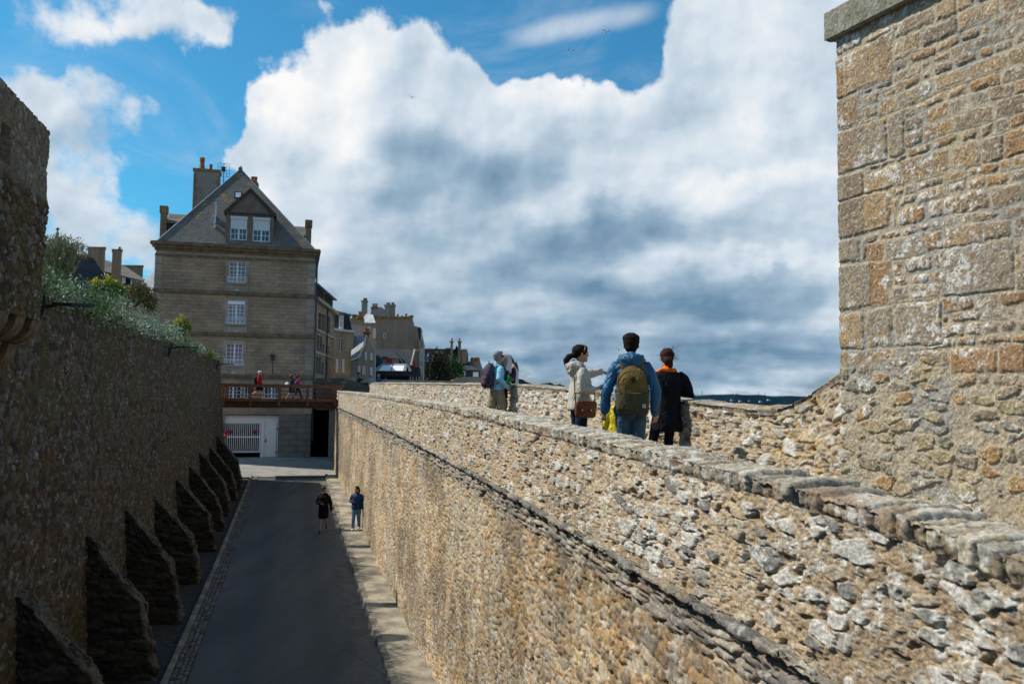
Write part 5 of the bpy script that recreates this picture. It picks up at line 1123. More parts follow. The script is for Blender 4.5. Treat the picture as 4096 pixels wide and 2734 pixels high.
# ------------------------------------------------------------------ houses beyond the garden, left
G_L = 'roofs and chimneys beyond the garden'
q1 = PF(92); t1 = bthing('turret_roof', 'flared slate turret roof topped by a dark finial', 'turret roof', q1, 227)
zb0 = q1.Z(227, 1040)
e = MB(); X0 = q1.X(227, 980)
prof = [(300, 1024), (284, 1014), (270, 1002), (256, 988), (246, 972), (240, 958), (237, 950), (232, 944)]
e.tube([(X0, 92, q1.Z(227, 1120))]+[(X0, 92, q1.Z(227, py)) for px, py in prof], [q1.X(300, 980)-X0]+[(q1.X(px, 980)-X0) for px, py in prof], 8); e.build('roof', M['slate'], t1)
e = MB(); pz_ = [(944, .12), (936, .2), (930, .17), (922, .07), (916, .22), (913, .2), (908, .05)]; e.tube([(X0, 92, q1.Z(227, a)) for a, _ in pz_], [b for _, b in pz_], 8); e.build('finial', M['zinc'], t1)
q2 = PF(100); t2 = bthing('small_spire', 'small pointed roof with finial behind the red ridged roof', 'turret roof', q2, 329)
e = MB(); X0 = q2.X(329, 1010); pz_ = [(1060, 2.5), (1022, .95), (1012, .5), (1006, .15), (998, .1), (994, .25), (988, .07)]; e.tube([(X0, 100, q2.Z(329, a)) for a, _ in pz_], [b for _, b in pz_], 8); e.build('roof', M['zinc'], t2)
q3 = PF(78); t3 = bthing('slate_roof_house', 'house with a big dark slate roof and red ridge tiles beyond the garden', 'house', q3, 350, G_L)
r3 = tilted([(478, 1190), (225, 1190), (240, 1010), (371, 1029), (440, 1130)], 78, (.62, -.62, .48), 'roof', 'slate_dark', t3)
n_ = np.array([.62, -.62, .48]); P0_ = W(478, 1190, 78); a, b = [px_ray(*u)*((P0_@n_)/(px_ray(*u)@n_)) for u in ((238, 1009), (371, 1028))]; e = MB(); e.tube([tuple(a), tuple(b)], .12, 6); e.build('ridge_tiles', M['terracotta'], r3)
tilted([(303, 1075), (285, 1073), (283, 1056), (299, 1057)], (px_ray(303, 1075)*((P0_@n_)/(px_ray(303, 1075)@n_)))[1]-.12, n_, 'skylight', 'zinc', r3)
pbox(q3, 225, 1188, 478, 1300, .2, 9, 'wall', 'render_tan', t3)
gh = PF(76); t4 = bthing('garden_gable', 'tiny cream gable end with red tiles in front of the slate roof', 'gable', gh, 385)
polybody(gh, [(352, 1160), (356, 1135), (388, 1118), (418, 1136), (420, 1160)], 1, 'wall', 'render_tan', t4); polybody(gh, [(350, 1136), (378, 1116), (388, 1116), (420, 1136), (420, 1140), (388, 1121), (352, 1140)], 1.3, 'roof', 'terracotta', t4, -.1)
for (x0, y0, x1, y1, Y, lab) in ((349, 987, 418, 1140, 84, 'broad stone chimney just right of the red ridge tiles'), (446, 996, 484, 1170, 82, 'slender stone chimney standing alone above the yellow flowers'), (486, 1060, 570, 1170, 104, 'wide low stone chimney nearest the brown house')):
    pf = PF(Y, x1-30); t = bthing('stone_chimney', lab, 'chimney', pf, x0, G_L); a, b, z0, z1 = pf.r(x0, y0, x1, y1)
    e = MB(pf.fr); e.box(a, b, Y, Y+1.2, z0, z1-.12); e.build('stack', M['chimney'], t); e = MB(pf.fr); e.box(a-.07, b+.07, Y-.07, Y+1.27, z1-.12, z1); e.build('cap', M['lichen_stone'], t)
    if x0 == 446: e = MB(); e.tube([((a+b)/2, Y+.5, z1), ((a+b)/2, Y+.5, z1+.3)], .12, 6); e.build('chimney_pot', M['chimney'], t)
q5 = PF(94); t5 = bthing('dormered_house', 'slate roofed house with white framed dormer windows left of the brown house', 'house', q5, 520, G_L)
sloped(q5, [(410, 1082), (596, 1128)], [(412, 1036), (500, 1064)], 4, 'roof', 'slate', t5)
polybody(q5, [(410, 1080), (596, 1126), (596, 1290), (410, 1290)], 6, 'wall', 'slate_dark', t5, .8); sloped(q5, [(440, 1182), (600, 1182)], [(440, 1136), (590, 1138)], 1.4, 'lower_roof', 'slate', t5, -.8)
for q in ((481, 1100, 496, 1130), (517, 1110, 544, 1141), (566, 1122, 580, 1140)): pwin(q5, *q, t5, .55, cols=1, rows=1, fw=.14)
q6 = PF(75); t6 = bthing('grey_gable_roof', 'pale sunlit slate slope and stone gable peeping out left of the brown house', 'house', q6, 590, G_L)
sloped(q6, [(525, 1176), (640, 1180)], [(618, 1082), (646, 1080)], 3, 'roof', 'slate_lit', t6)  # lit slope, the sun put into its pale slate
polybody(q6, [(576, 1102), (640, 1040), (640, 1100), (584, 1118)], 1, 'gable', 'render_tan', t6, 4.)
pbox(q6, 528, 1175, 640, 1290, .2, 5, 'wall', 'render_tan', t6)
# ------------------------------------------------------------------ vegetation
def leaf_mat(name, c1, c2, rough=.7):
    m, nt, b = NT(name); b.inputs['Roughness'].default_value = rough; b.inputs['Specular IOR Level'].default_value = .25
    at = nt.nodes.new('ShaderNodeAttribute'); at.attribute_name = 'Col'; nt.links.new(at.outputs['Color'], b.inputs['Base Color'])
    b.inputs['Subsurface Weight'].default_value = 0.; return m
M['leaf'] = leaf_mat('leaf', 0, 0)
def leaves(name, centers, size, cols, parent, stretch=2.2, up=.5, rng=RNG, pick=None):
    n = len(centers); d = rng.normal(size=(n, 3)); d[:, 2] = np.abs(d[:, 2])*1.0+up; d /= np.linalg.norm(d, axis=1, keepdims=True)
    s = np.cross(d, rng.normal(size=(n, 3))); s /= np.linalg.norm(s, axis=1, keepdims=True)
    sz = size*rng.uniform(.6, 1.4, (n, 1)); a = centers-s*sz*.5; b = centers+s*sz*.5; t = centers+d*sz*stretch; m_ = centers+d*sz*stretch*.5
    V = np.stack([centers, m_-s*sz*.5, t, m_+s*sz*.5], 1).reshape(-1, 3)
    Fq = np.arange(n*4).reshape(n, 4); cc = (np.array(cols)[rng.integers(0, len(cols), n)] if pick is None else np.array(cols)[pick])*rng.uniform(.7, 1.3, (n, 1)); return mesh_np(name, V, Fq, M['leaf'], parent, cols=np.repeat(cc, 4, 0), uv=False)
def clump(center, rad, n, rng=RNG, shell=.55, lobes=7):
    lc = rng.normal(size=(lobes, 3)); lc /= np.linalg.norm(lc, axis=1, keepdims=True); lc *= np.array(rad)*.55; lc[:, 2] = np.abs(lc[:, 2])*.9
    k = rng.integers(0, lobes, n); p = rng.normal(size=(n, 3)); p /= np.linalg.norm(p, axis=1, keepdims=True); p *= (rng.uniform(shell, 1, (n, 1)))*np.array(rad)*.55*rng.uniform(.7, 1.15, lobes)[k][:, None]
    return np.array(center)+lc[k]+p
SILVER = [(.2,.26,.16),(.32,.38,.3),(.16,.22,.11),(.42,.47,.4),(.11,.16,.06),(.2,.28,.1),(.14,.22,.06),(.26,.32,.22)]
pts = []; rg = np.random.default_rng(3)
for s in np.arange(13.2, 52.0, .42):
    zt_l = float(zleft(s)); big = np.interp(s, [13, 17, 22, 30, 36, 42, 50], [.72, .72, .76, .82, .72, .52, .4])
    for j in range(2):
        L_ = -4.22-rg.uniform(.0, .9)-j*.8; r = big*rg.uniform(.7, 1.15)
        c = SL(s+rg.uniform(-.2, .2), L_, zt_l+.02+j*.2*big); pts.append(clump(c, (r, r, r*.85), int(np.interp(s, [13, 50], [1000, 500])), rg, .4, 9))
for s in np.arange(14, 50, .9):                                       # tufts hanging over the wall
    c = SL(s, -4.2, float(zleft(s))-.05); pts.append(clump(c, (.3, .4, .3), 180, rg, .4, 5))
pk = np.concatenate([np.where(rg.random(len(q)) < .75, rg.integers(0, 8), rg.integers(0, 8, len(q))) for q in pts])
gc = leaves('silver_ground_cover', np.concatenate(pts), .034, SILVER, None, 2.2, .4, rg, pk); tag(gc, 'mounds of silvery grey-green foliage spilling over the top of the shaded wall', 'ground cover', kind='stuff')
def shrub(name, label, px, py_top, py_bot, px0, px1, L_or_Y, cols, n, leafsize, st, up, extra=None, spiky=False):
    Y = L_or_Y; pf = PF(Y); x0, x1 = pf.X(px0, (py_top+py_bot)/2), pf.X(px1, (py_top+py_bot)/2); z1, z0 = pf.Z(px, py_top), pf.Z(px, py_bot); c = np.array([(x0+x1)/2, Y, z0])
    t = thing(name, label, 'shrub', tuple(c)); rg = np.random.default_rng(int(px))
    w = (x1-x0)/2; h = z1-z0
    if spiky:
        k = 1500; base = c+rg.normal(size=(k, 3))*np.array([w*.25, w*.25, .02]); ang = rg.uniform(0, 6.28, k); tilt = rg.uniform(0, .42, k); ln = h*rg.uniform(.55, 1.05, k)
        d = np.stack([np.cos(ang)*np.sin(tilt), np.sin(ang)*np.sin(tilt), np.cos(tilt)], 1); seg = 4; V = []; s_ = np.cross(d, [0, 0, 1.]); s_ /= np.linalg.norm(s_, axis=1, keepdims=True)+1e-6
        sp = []
        for q in range(seg+1): tq = q/seg; P = base+d*ln[:, None]*tq; P[:, :2] += (d[:, :2]*w*.3)*(tq**2); P[:, 0] += .06*tq*tq*h; wd = .012*(1-tq*.8); sp.append(np.stack([P-s_*wd, P+s_*wd], 1)); 
        A = np.stack(sp, 1).reshape(-1, 3); Fq = []
        off = (np.arange(k)*(seg+1)*2)[:, None, None]; loc_ = np.array([[2*q, 2*q+1, 2*q+3, 2*q+2] for q in range(seg)])[None]; Fq = (off+loc_).reshape(-1, 4)
        cc = np.array(cols)[rg.integers(0, len(cols), k)]; mesh_np('blades', A, Fq, M['leaf'], t, cols=np.repeat(cc, (seg+1)*2, 0), uv=False)
        tips = (base+d*ln[:, None]); tips[:, 0] += .06*h; leaves('plumes', np.repeat(tips, 3, 0)+rg.normal(size=(k*3, 3))*.05, leafsize, extra or cols, t, st, up, rg)
    else:
        leaves('foliage', clump(c+np.array([0, 0, h*.3]), (w*1.15, w*.8, h*.75), n, rg, .3, 11), leafsize, cols, t, st, up, rg)
        if extra: 
            kk = 46; hd = clump(c+np.array([0, 0, h*.5]), (w*1.1, w*.7, h*.55), kk, rg, .9, 9); hd[:, 2] += h*.12
            leaves('flower_heads', np.repeat(hd, 40, 0)+rg.normal(size=(kk*40, 3))*.035, .03, extra, t, 1.2, .3, rg)
    return t
shrub('feathery_grass', 'tall feathery olive grass clump next to the dark turret', 220, 968, 1165, 165, 285, 17.5, [(.16,.16,.07),(.22,.22,.11),(.1,.11,.05),(.3,.29,.17)], 0, .02, 3.5, .8, [(.3,.3,.2),(.24,.25,.14)], True)
shrub('flowering_spurge', 'bright yellow-green flowering spurge among silver foliage', 425, 1118, 1215, 355, 492, 21, [(.12,.2,.05),(.18,.28,.06),(.08,.14,.03)], 5200, .035, 2.2, .6, [(.55,.5,.03),(.45,.42,.03)])
shrub('tamarisk_bush', 'pinkish feathery bush against the brown house', 560, 1140, 1260, 495, 622, 24, [(.3,.17,.1),(.14,.18,.05),(.1,.13,.03),(.36,.22,.14)], 6500, .03, 2.8, .8)
shrub('flowering_spurge', 'small yellow-green tuft near the far end of the planted wall', 722, 1275, 1350, 690, 765, 32, [(.2,.26,.07),(.14,.2,.05)], 2600, .035, 2, .6, [(.5,.46,.05)])
shrub('flowering_spurge', 'tiny lime green tuft hanging at the very end of the planted wall', 840, 1405, 1438, 828, 852, 41, [(.2,.26,.07),(.3,.3,.06)], 500, .04, 2, .6)
def tree(label, px, py_top, px0, px1, Y, cols, n, size=.22):
    pf = PF(Y); x0, x1 = pf.X(px0), pf.X(px1); z1 = pf.Z(px, py_top); zb = -.5; t = thing('bushy_tree', label, 'tree', ((x0+x1)/2, Y, zb)); rg = np.random.default_rng(int(px)); w = (x1-x0)/2; h = z1-zb
    e = MB(); e.tube([((x0+x1)/2, Y, zb), ((x0+x1)/2+.1, Y, zb+h*.4), ((x0+x1)/2-.2, Y, zb+h*.8)], [.2, .14, .06], 8)
    for q in range(5): an = q*1.3; e.tube([((x0+x1)/2, Y, zb+h*.25+q*.2), ((x0+x1)/2+math.cos(an)*w*.6, Y+math.sin(an)*w*.5, zb+h*.6)], [.08, .03], 6)
    e.build('trunk', M['timber_dark'], t)
    leaves('crown', clump(((x0+x1)/2, Y, zb+h*.42), (w*1.15, w, h*.62), n, rg, .45, 22), size, cols, t, 1.5, .4, rg)
tree('dark olive round tree beside the flagpole', 1742, 1404, 1688, 1802, 104, [(.05,.055,.03),(.08,.075,.035),(.035,.04,.022)], 9000, .16)
tree('bright green round tree right of the dark tree', 1800, 1425, 1752, 1852, 108, [(.05,.11,.03),(.08,.15,.04),(.03,.07,.02)], 8000, .16)
tree('low green bush beside the blue house', 1835, 1490, 1815, 1860, 100, [(.05,.08,.03),(.08,.1,.04)], 1500, .14)
# flag
pfl = PF(82); fl = bthing('flag', 'narrow red, white and blue flag hanging from a pole by the trees', 'flag', pfl, 1714)
e = MB(); x = pfl.X(1714); e.tube([(x, 82, -.5), (x, 82, pfl.Z(1714, 1388))], [.05, .03], 8); e.build('pole', M['metal_dark'], fl)
for nm, pts_, c in (('red_band', [(1713, 1394), (1716, 1394), (1716, 1410), (1710, 1413)], (.6, .03, .1)), ('white_band', [(1710, 1413), (1716, 1410), (1716, 1424), (1706, 1426)], (.65, .68, .75)), ('blue_band', [(1706, 1426), (1716, 1424), (1714, 1438), (1709, 1443), (1701, 1442)], (.03, .2, .6))):
    e = MB(); P = pfl.poly(pts_); n = len(P); e.prism(P[::-1], 82.05, 82.1); e.build(nm, mat(nm, c, .7, .15, 4), fl)
# far shores
def shore(name, pts_, Y, m, depth=400):
    e = MB(); top = []; rg = random.Random(4)
    for (x0, y0), (x1, y1) in zip(pts_[:-1], pts_[1:]):
        n = max(1, int((x1-x0)/3))
        for k in range(n): t = k/n; top.append((x0+(x1-x0)*t, y0+(y1-y0)*t-rg.random()*3.0))
    top.append(pts_[-1]); A = [(W(x, y, Y)[0], W(x, y, Y)[2]) for x, y in top]; A = [(A[0][0], -15)]+A+[(A[-1][0], -15)]
    e.prism(A[::-1], Y, Y+depth); return tag(e.build(name, m), kind='structure')
M['far_wood'] = mat('far woodland', (.045, .085, .08), .95, .5, .03, thr=(.4, .6)); M['far_wood2'] = mat('hazy shore woodland', (.07, .14, .17), .95, .5, .02)  # distant shore: bluish haze is put into the woodland colour
shore('wooded_headland', [(2040, 1560), (2062, 1512), (2085, 1516), (2110, 1530), (2150, 1540), (2170, 1534), (2200, 1530), (2225, 1542), (2240, 1536), (2262, 1546), (2285, 1560), (2390, 1552), (2410, 1544), (2425, 1552), (2440, 1570), (2500, 1600)], 620, M['far_wood'])
shore('distant_shore', [(2500, 1600), (2640, 1584), (2700, 1582), (2790, 1584), (2850, 1580), (2950, 1578), (2990, 1582), (3040, 1580), (3100, 1588), (3160, 1584), (3300, 1590), (3700, 1600), (4400, 1640)], 1500, M['far_wood2'], 900)
rg = random.Random(9)
for k in range(9):
    px = 2800+k*34+rg.randint(-9, 9); py = rg.uniform(1591, 1600); p = W(px, py, 1490)
    t = thing('distant_house', ('tiny pale house on the far shore' if k % 3 else 'tiny grey house on the far shore'), 'house', (p[0], 1490, p[2]-3), 'tiny pale houses on the far shore' if k % 3 else 'tiny grey houses on the far shore')
    e = MB(); e.box(p[0]-2, p[0]+2, 1490, 1496, p[2]-4, p[2]-1.4); e.build('wall', M['render_white'] if k % 3 else M['render_grey'], t); e = MB(); e.prism([(p[0]-2.4, p[2]-1.4), (p[0]+2.4, p[2]-1.4), (p[0], p[2]+.2)], 1489.5, 1496.5); e.build('roof', M['slate_dark'], t)
for px, py in ((2808, 1562), (3034, 1566), (3060, 1570)):
    p = W(px, 1590, 1550); zt_ = W(px, py, 1550)[2]; e = MB(); e.tube([(p[0], 1550, 0), (p[0], 1550, zt_)], [.9, .5], 6); tag(e.build('radio_mast', M['zinc'], None, loc=(p[0], 1550, 0)), {2808: 'lone thin mast on the far shore, just right of the black coat woman', 3034: 'left one of the two neighbouring masts on the far shore', 3060: 'right one of the two neighbouring masts on the far shore'}[px], 'mast', 'thin masts on the far shore')
# gulls
def gull(px, py, Y, roll, label, sc=.62):
    p = W(px, py, Y); t = thing('seagull', label, 'seagull', tuple(p), 'gulls gliding over the rampart')
    e = MB(Frame(p, (math.cos(.4)*sc, math.sin(.4)*sc, 0), (-math.sin(.4)*sc, math.cos(.4)*sc, 0))); e.tube([(0, -.26, 0), (0, -.18, .01), (0, 0, .0), (0, .15, .01), (0, .24, .02), (0, .3, .01)], [.015, .05, .085, .06, .045, .01], 8); e.build('body', mat('gull white', (.75, .75, .75), .6, .05, 4), t, True)
    for sg in (-1, 1):
        e = MB(Frame(p, (math.cos(.4)*sc, math.sin(.4)*sc, 0), (-math.sin(.4)*sc, math.cos(.4)*sc, 0)))
        P = [(sg*.05, .08, .03), (sg*.3, .14, .14), (sg*.7, .02, .04+roll*sg)]; Qp = [(sg*.05, -.08, .02), (sg*.3, -.04, .12), (sg*.62, -.05, .03+roll*sg)]
        for k in range(2):
            e.face(P[k], P[k+1], Qp[k+1], Qp[k]); e.face(*[(a, b, c+.02) for a, b, c in (Qp[k], Qp[k+1], P[k+1], P[k])])
        e.build('wing', mat('gull wing grey', (.3, .31, .33), .7, .3, 6), t)
gull(2425, 128, 62, .06, 'gull flying highest, in the blue gap upper right'); gull(2283, 205, 68, .0, 'gull flying in the blue gap below the highest one'); gull(1648, 390, 90, -.05, 'lone gull small against the great white cloud')
gull(2475, 1396, 60, .02, 'white gull low beside the blue jacket man', .4); gull(2222, 1319, 110, .0, 'faint gull above the pointing woman')
# ------------------------------------------------------------------ people
def _sec(c, t, side, ra, rb, seg):
    t = t/np.linalg.norm(t); a = side-t*(side@t); a /= np.linalg.norm(a); b = np.cross(t, a)
    an = np.linspace(0, 2*math.pi, seg, endpoint=False)
    return c+ra*np.cos(an)[:, None]*a+rb*np.sin(an)[:, None]*b
class Blob:
    def __init__(s): s.v = []; s.f = []; s.n = 0
    def limb(s, pts, rad, side=(1, 0, 0), seg=14, round_=True):
        P = [np.array(p, float) for p in pts]; rr = [(r, r) if not isinstance(r, (tuple, list)) else r for r in rad]
        if round_:
            t0 = P[0]-P[1]; t0 /= np.linalg.norm(t0); t1 = P[-1]-P[-2]; t1 /= np.linalg.norm(t1); r0, r1 = min(rr[0]), min(rr[-1])
            P = [P[0]+t0*r0*.9, P[0]+t0*r0*.55]+P+[P[-1]+t1*r1*.55, P[-1]+t1*r1*.9]; rr = [(rr[0][0]*.35, rr[0][1]*.35), (rr[0][0]*.8, rr[0][1]*.8)]+rr+[(rr[-1][0]*.8, rr[-1][1]*.8), (rr[-1][0]*.35, rr[-1][1]*.35)]
        side = np.array(side, float); b0 = s.n
        for k in range(len(P)):
            t = P[min(k+1, len(P)-1)]-P[max(k-1, 0)]; sd = side if abs((t/np.linalg.norm(t))@side) < .95 else np.array([0, 1., 0.01])
            s.v.append(_sec(P[k], t, sd, *rr[k], seg)); s.n += seg
        for k in range(len(P)-1):
            for q in range(seg): q2 = (q+1) % seg; s.f.append((b0+k*seg+q, b0+k*seg+q2, b0+(k+1)*seg+q2, b0+(k+1)*seg+q))
        s.f.append(tuple(b0+q for q in range(seg))[::-1]); s.f.append(tuple(b0+(len(P)-1)*seg+q for q in range(seg))); return s
    def ell(s, c, r, rot=None, seg=16):
        c = np.array(c, float); b0 = s.n; rings = seg//2
        for i in range(1, rings):
            ph = math.pi*i/rings; an = np.linspace(0, 2*math.pi, seg, endpoint=False)
            p = np.stack([r[0]*math.sin(ph)*np.cos(an), r[1]*math.sin(ph)*np.sin(an), np.full(seg, r[2]*math.cos(ph))], 1)
            if rot is not None: p = p@rot.T
            s.v.append(c+p); s.n += seg
        for k in range(rings-2):
            for q in range(seg): q2 = (q+1) % seg; s.f.append((b0+k*seg+q, b0+(k+1)*seg+q, b0+(k+1)*seg+q2, b0+k*seg+q2))
        s.f.append(tuple(b0+q for q in range(seg))); s.f.append(tuple(b0+(rings-2)*seg+q for q in range(seg))[::-1]); return s
def rotz(a): c, s = math.cos(a), math.sin(a); return np.array([[c, s, 0], [-s, c, 0], [0, 0, 1]])     # clockwise yaw
def remesh(bl, vox, sm=4, sf=.5):
    V = np.concatenate(bl.v); me = bpy.data.meshes.new('tmp'); me.from_pydata(V.tolist(), [], bl.f); o = bpy.data.objects.new('tmp', me); C.objects.link(o)
    r = o.modifiers.new('r', 'REMESH'); r.mode = 'VOXEL'; r.voxel_size = vox; r.adaptivity = 0
    m_ = o.modifiers.new('s', 'SMOOTH'); m_.iterations = sm; m_.factor = sf
    dg = bpy.context.evaluated_depsgraph_get(); me2 = bpy.data.meshes.new_from_object(o.evaluated_get(dg))
    n = len(me2.vertices); co = np.empty(n*3, np.float32); me2.vertices.foreach_get('co', co); co = co.reshape(-1, 3).astype(float)
    nr = np.empty(n*3, np.float32); me2.vertices.foreach_get('normal', nr); nr = nr.reshape(-1, 3).astype(float)
    k = len(me2.polygons); lt = np.empty(k, np.int32); me2.polygons.foreach_get('loop_total', lt); li = np.empty(lt.sum(), np.int32); me2.loops.foreach_get('vertex_index', li)
    if (lt == 4).all(): Fq = li.reshape(-1, 4)
    else: Fq = [tuple(p.vertices) for p in me2.polygons]
    bpy.data.objects.remove(o); bpy.data.meshes.remove(me); bpy.data.meshes.remove(me2)
    return co, nr, Fq
class Fig:
    def __init__(s, label, pos, H, yaw, cat='person', group=None, vox=.011, name='person'):
        s.t = thing(name, label, cat, tuple(pos), group); s.R = rotz(R(yaw)); s.p = np.array(pos, float); s.k = H/1.75; s.vox = vox
    def w(s, V): return (np.asarray(V)*s.k)@s.R.T+s.p if 0 else (np.asarray(V)*s.k)@s.RM()+s.p
    def RM(s): return s.R.T
    def emit(s, bl, name, m, parent=None, vox=None, sm=4, fold=0., ff=9., seed=1, stretch=(1, 1, .6)):
        co, nr, Fq = remesh(bl, vox or s.vox, sm)
        if fold:
            q = co*np.array(stretch); d = (fbm3(q, ff, 3, seed)-.5)*2; rid = 1-np.abs(fbm3(q*1.3+3, ff*.8, 2, seed+9)-.5)*4; co = co+nr*(d*fold+rid*fold*.5)[:, None]
        return mesh_np(name, s.w(co), Fq, m, parent or s.t, smooth=True, uv=False)
YAWFIX = None
def _RMfix(self):
    return self.R.T
def cloth(name, c, var=.25, rough=.8, sc=14, bump=.003, spec=.2):
    m, nt, b = NT(name); b.inputs['Roughness'].default_value = rough; b.inputs['Specular IOR Level'].default_value = spec
    tc = _n(nt, 'ShaderNodeTexCoord'); mp = _n(nt, 'ShaderNodeMapping', Vector=tc.outputs['Object']); mp.inputs['Scale'].default_value = (1., 1., .55); mp.inputs['Rotation'].default_value = (.4, .5, 0)
    nz = _n(nt, 'ShaderNodeTexNoise', Vector=tc.outputs['Object'], Scale=float(sc), Detail=7., Roughness=.65)
    nt.links.new(_ramp(nt, nz.outputs['Fac'], .3, .7, tuple(x*(1-var) for x in c), tuple(min(1, x*(1+var*.6)) for x in c)), b.inputs['Base Color'])
    w = _n(nt, 'ShaderNodeTexNoise', Vector=mp.outputs[0], Scale=6.5, Detail=1.5, Roughness=.45, Distortion=.8)
    pp = nt.nodes.new('ShaderNodeMath'); pp.operation = 'PINGPONG'; nt.links.new(w.outputs['Fac'], pp.inputs[0]); pp.inputs[1].default_value = .09
    _bump(nt, b, pp.outputs[0], .085 if bump else .02); return m
M['skin'] = mat('skin', (.5, .27, .18), .55, .12, 9, .001, spec=.35); M['skin'].node_tree.nodes['Principled BSDF'].inputs['Subsurface Weight'].default_value = 0
M['hair_dark'] = mat('dark hair', (.016, .009, .007), .7, .5, 40, .01, 90., spec=.12); M['hair_brown'] = mat('brown hair', (.045, .018, .01), .7, .5, 30, .012, 80., spec=.15)
M['hair_grey'] = mat('grey hair', (.3, .29, .28), .6, .5, 40, .01, 90.); M['hair_auburn'] = mat('auburn hair', (.2, .07, .02), .6, .5, 20, .02, 60.)
def hand(bl, wrist, d, palm_n, sgn, curl=.5, point=False, sc=1.):
    """wrist, direction d of the palm, palm normal (towards which fingers curl), sgn = side of the thumb."""
    w = np.array(wrist, float); d = np.array(d, float); d /= np.linalg.norm(d); n = np.array(palm_n, float); n -= d*(n@d); n /= np.linalg.norm(n); s = np.cross(d, n)*sgn
    bl.limb([w-d*.02, w+d*.03, w+d*.085*sc], [(.026, .019), (.036, .018), (.038, .014)], side=s, seg=12)
    for i, (o, ln) in enumerate(((-.028, .075), (-.009, .084), (.010, .078), (.028, .062))):
        b = w+d*.08*sc+s*(-o); cu = curl*(1+.12*i) if not (point and i == 0) else .08
        p = [b]; dd = d.copy()
        for q in range(3):
            a = cu*(.7 if q == 0 else 1.); c_, s_ = math.cos(a), math.sin(a); dd = dd*c_+n*s_; n2 = n; p.append(p[-1]+dd/np.linalg.norm(dd)*ln*sc/3*(1.15 if q == 0 else .95))
        bl.limb(p, [.0095, .009, .008, .007], side=s, seg=8)
    b = w+d*.03+s*.032; dt = d*.6+s*.65+n*.3; dt /= np.linalg.norm(dt)
    bl.limb([b, b+dt*.035, b+dt*.04+(d*.8+n*.3)*.025], [.013, .0105, .008], side=n, seg=8)
def arm_pts(sh, el, wr):
    sh, el, wr = map(lambda a: np.array(a, float), (sh, el, wr)); sh = sh*[.92, 1, 1]-[0, 0, .04]; return [sh, (sh+el)/2, el, (el*.6+wr*.4), wr]
DEF = dict(shL=(-.18, -.01, 1.42), shR=(.18, -.01, 1.42), elL=(-.27, -.03, 1.13), elR=(.27, -.03, 1.13), wrL=(-.28, .06, .87), wrR=(.28, .06, .87),
           hipL=(-.09, 0, .92), hipR=(.09, 0, .92), knL=(-.1, .02, .5), knR=(.1, .02, .5), anL=(-.11, -.02, .08), anR=(.11, -.02, .08), head_yaw=0., head_tilt=0., lean=0.)
def build_body(f, P, hands=True, curl=.5, feet=True, hv=None, handinfo=None, vox=None):
    b = Blob()
    b.limb([(0, 0, .9), (0, 0, 1.0), (0, 0, 1.12), (0, 0, 1.25), (0, 0, 1.36), (0, 0, 1.43)], [(.14, .1), (.14, .1), (.12, .09), (.13, .1), (.15, .1), (.1, .07)])
    b.limb([(0, -.015, 1.4), (0, .0, 1.48), (0, .012, 1.56)], [.06, .052, .052])
    hy = rotz(R(P['head_yaw'])).T if 0 else rotz(R(P['head_yaw']))
    H = lambda x, y, z: (np.array([0, .0, 1.6])+hy@np.array([x*1.1, (y+.02)*1.08, (z-1.6)*1.06]))
    b.ell(H(0, 0, 1.655), (.08, .1, .103), hy); b.ell(H(0, .025, 1.60), (.062, .07, .078), hy); b.limb([H(0, .08, 1.655), H(0, .1, 1.622)], [.008, .012], seg=8); b.ell(H(0, .082, 1.672), (.05, .018, .016), hy, 10)
    b.ell(H(0, .086, 1.585), (.024, .014, .01), hy, 8); b.ell(H(0, .075, 1.552), (.022, .02, .018), hy, 8)
    for sg in (-1, 1): b.ell(H(sg*.077, -.005, 1.635), (.011, .02, .032), hy, 8)
    for s_ in 'LR':
        sh, el, wr = P['sh'+s_], P['el'+s_], P['wr'+s_]; b.limb(arm_pts(sh, el, wr), [.04, .04, .036, .034, .026])
        if hands:
            hi = (handinfo or {}).get(s_, {}); d = np.array(wr)-np.array(el); d = d/np.linalg.norm(d); d = np.array(hi.get('d', d)); sg = -1 if s_ == 'L' else 1
            hand(b, wr, d, hi.get('n', (-sg*.6, .8, 0)), hi.get('t', sg), hi.get('curl', curl), hi.get('point', False))
        hp_, kn, an = map(np.array, (P['hip'+s_], P['kn'+s_], P['an'+s_]))
        b.limb([hp_, hp_*.5+kn*.5, kn, kn*.72+an*.28+np.array([0, -.012, 0]), kn*.3+an*.7, an], [.085, .072, .052, .055, .038, .035])
        if feet: fy = P.get('ft'+s_, (0, 1)); fy = np.array([fy[0], fy[1], 0.]); b.limb([an+np.array([0, 0, -.03])-fy*.04, an+np.array([0, 0, -.035])+fy*.06, an+np.array([0, 0, -.05])+fy*.15], [(.035, .035), (.042, .03), (.035, .02)], side=(fy[1], -fy[0], 0))
    o = f.emit(b, 'body', M['skin'], vox=vox or .0065 if hands else None, sm=2)
    if f.vox < .02:
        e = Blob()
        for sg in (-1, 1): e.ell(H(sg*.03, .094, 1.652), (.012, .006, .006), hy, 8)
        V = f.w(np.concatenate(e.v)); mesh_np('eyes', V, e.f, M['metal_dark'], o, smooth=True, uv=False)
    f.H = H; f.hy = hy; return o
def shoes(f, P, m):
    for s_ in 'LR':
        b = Blob(); an = np.array(P['an'+s_]); fy = P.get('ft'+s_, (0, 1)); fy = np.array([fy[0], fy[1], 0.])
        b.limb([an+np.array([0, 0, -.01])-fy*.05, an+np.array([0, 0, -.02])+fy*.03, an+np.array([0, 0, -.035])+fy*.1, an+np.array([0, 0, -.045])+fy*.17], [(.04, .06), (.045, .055), (.048, .04), (.038, .028)], side=(fy[1], -fy[0], 0)); f.emit(b, 'shoe', m, sm=2, vox=max(f.vox, .01))
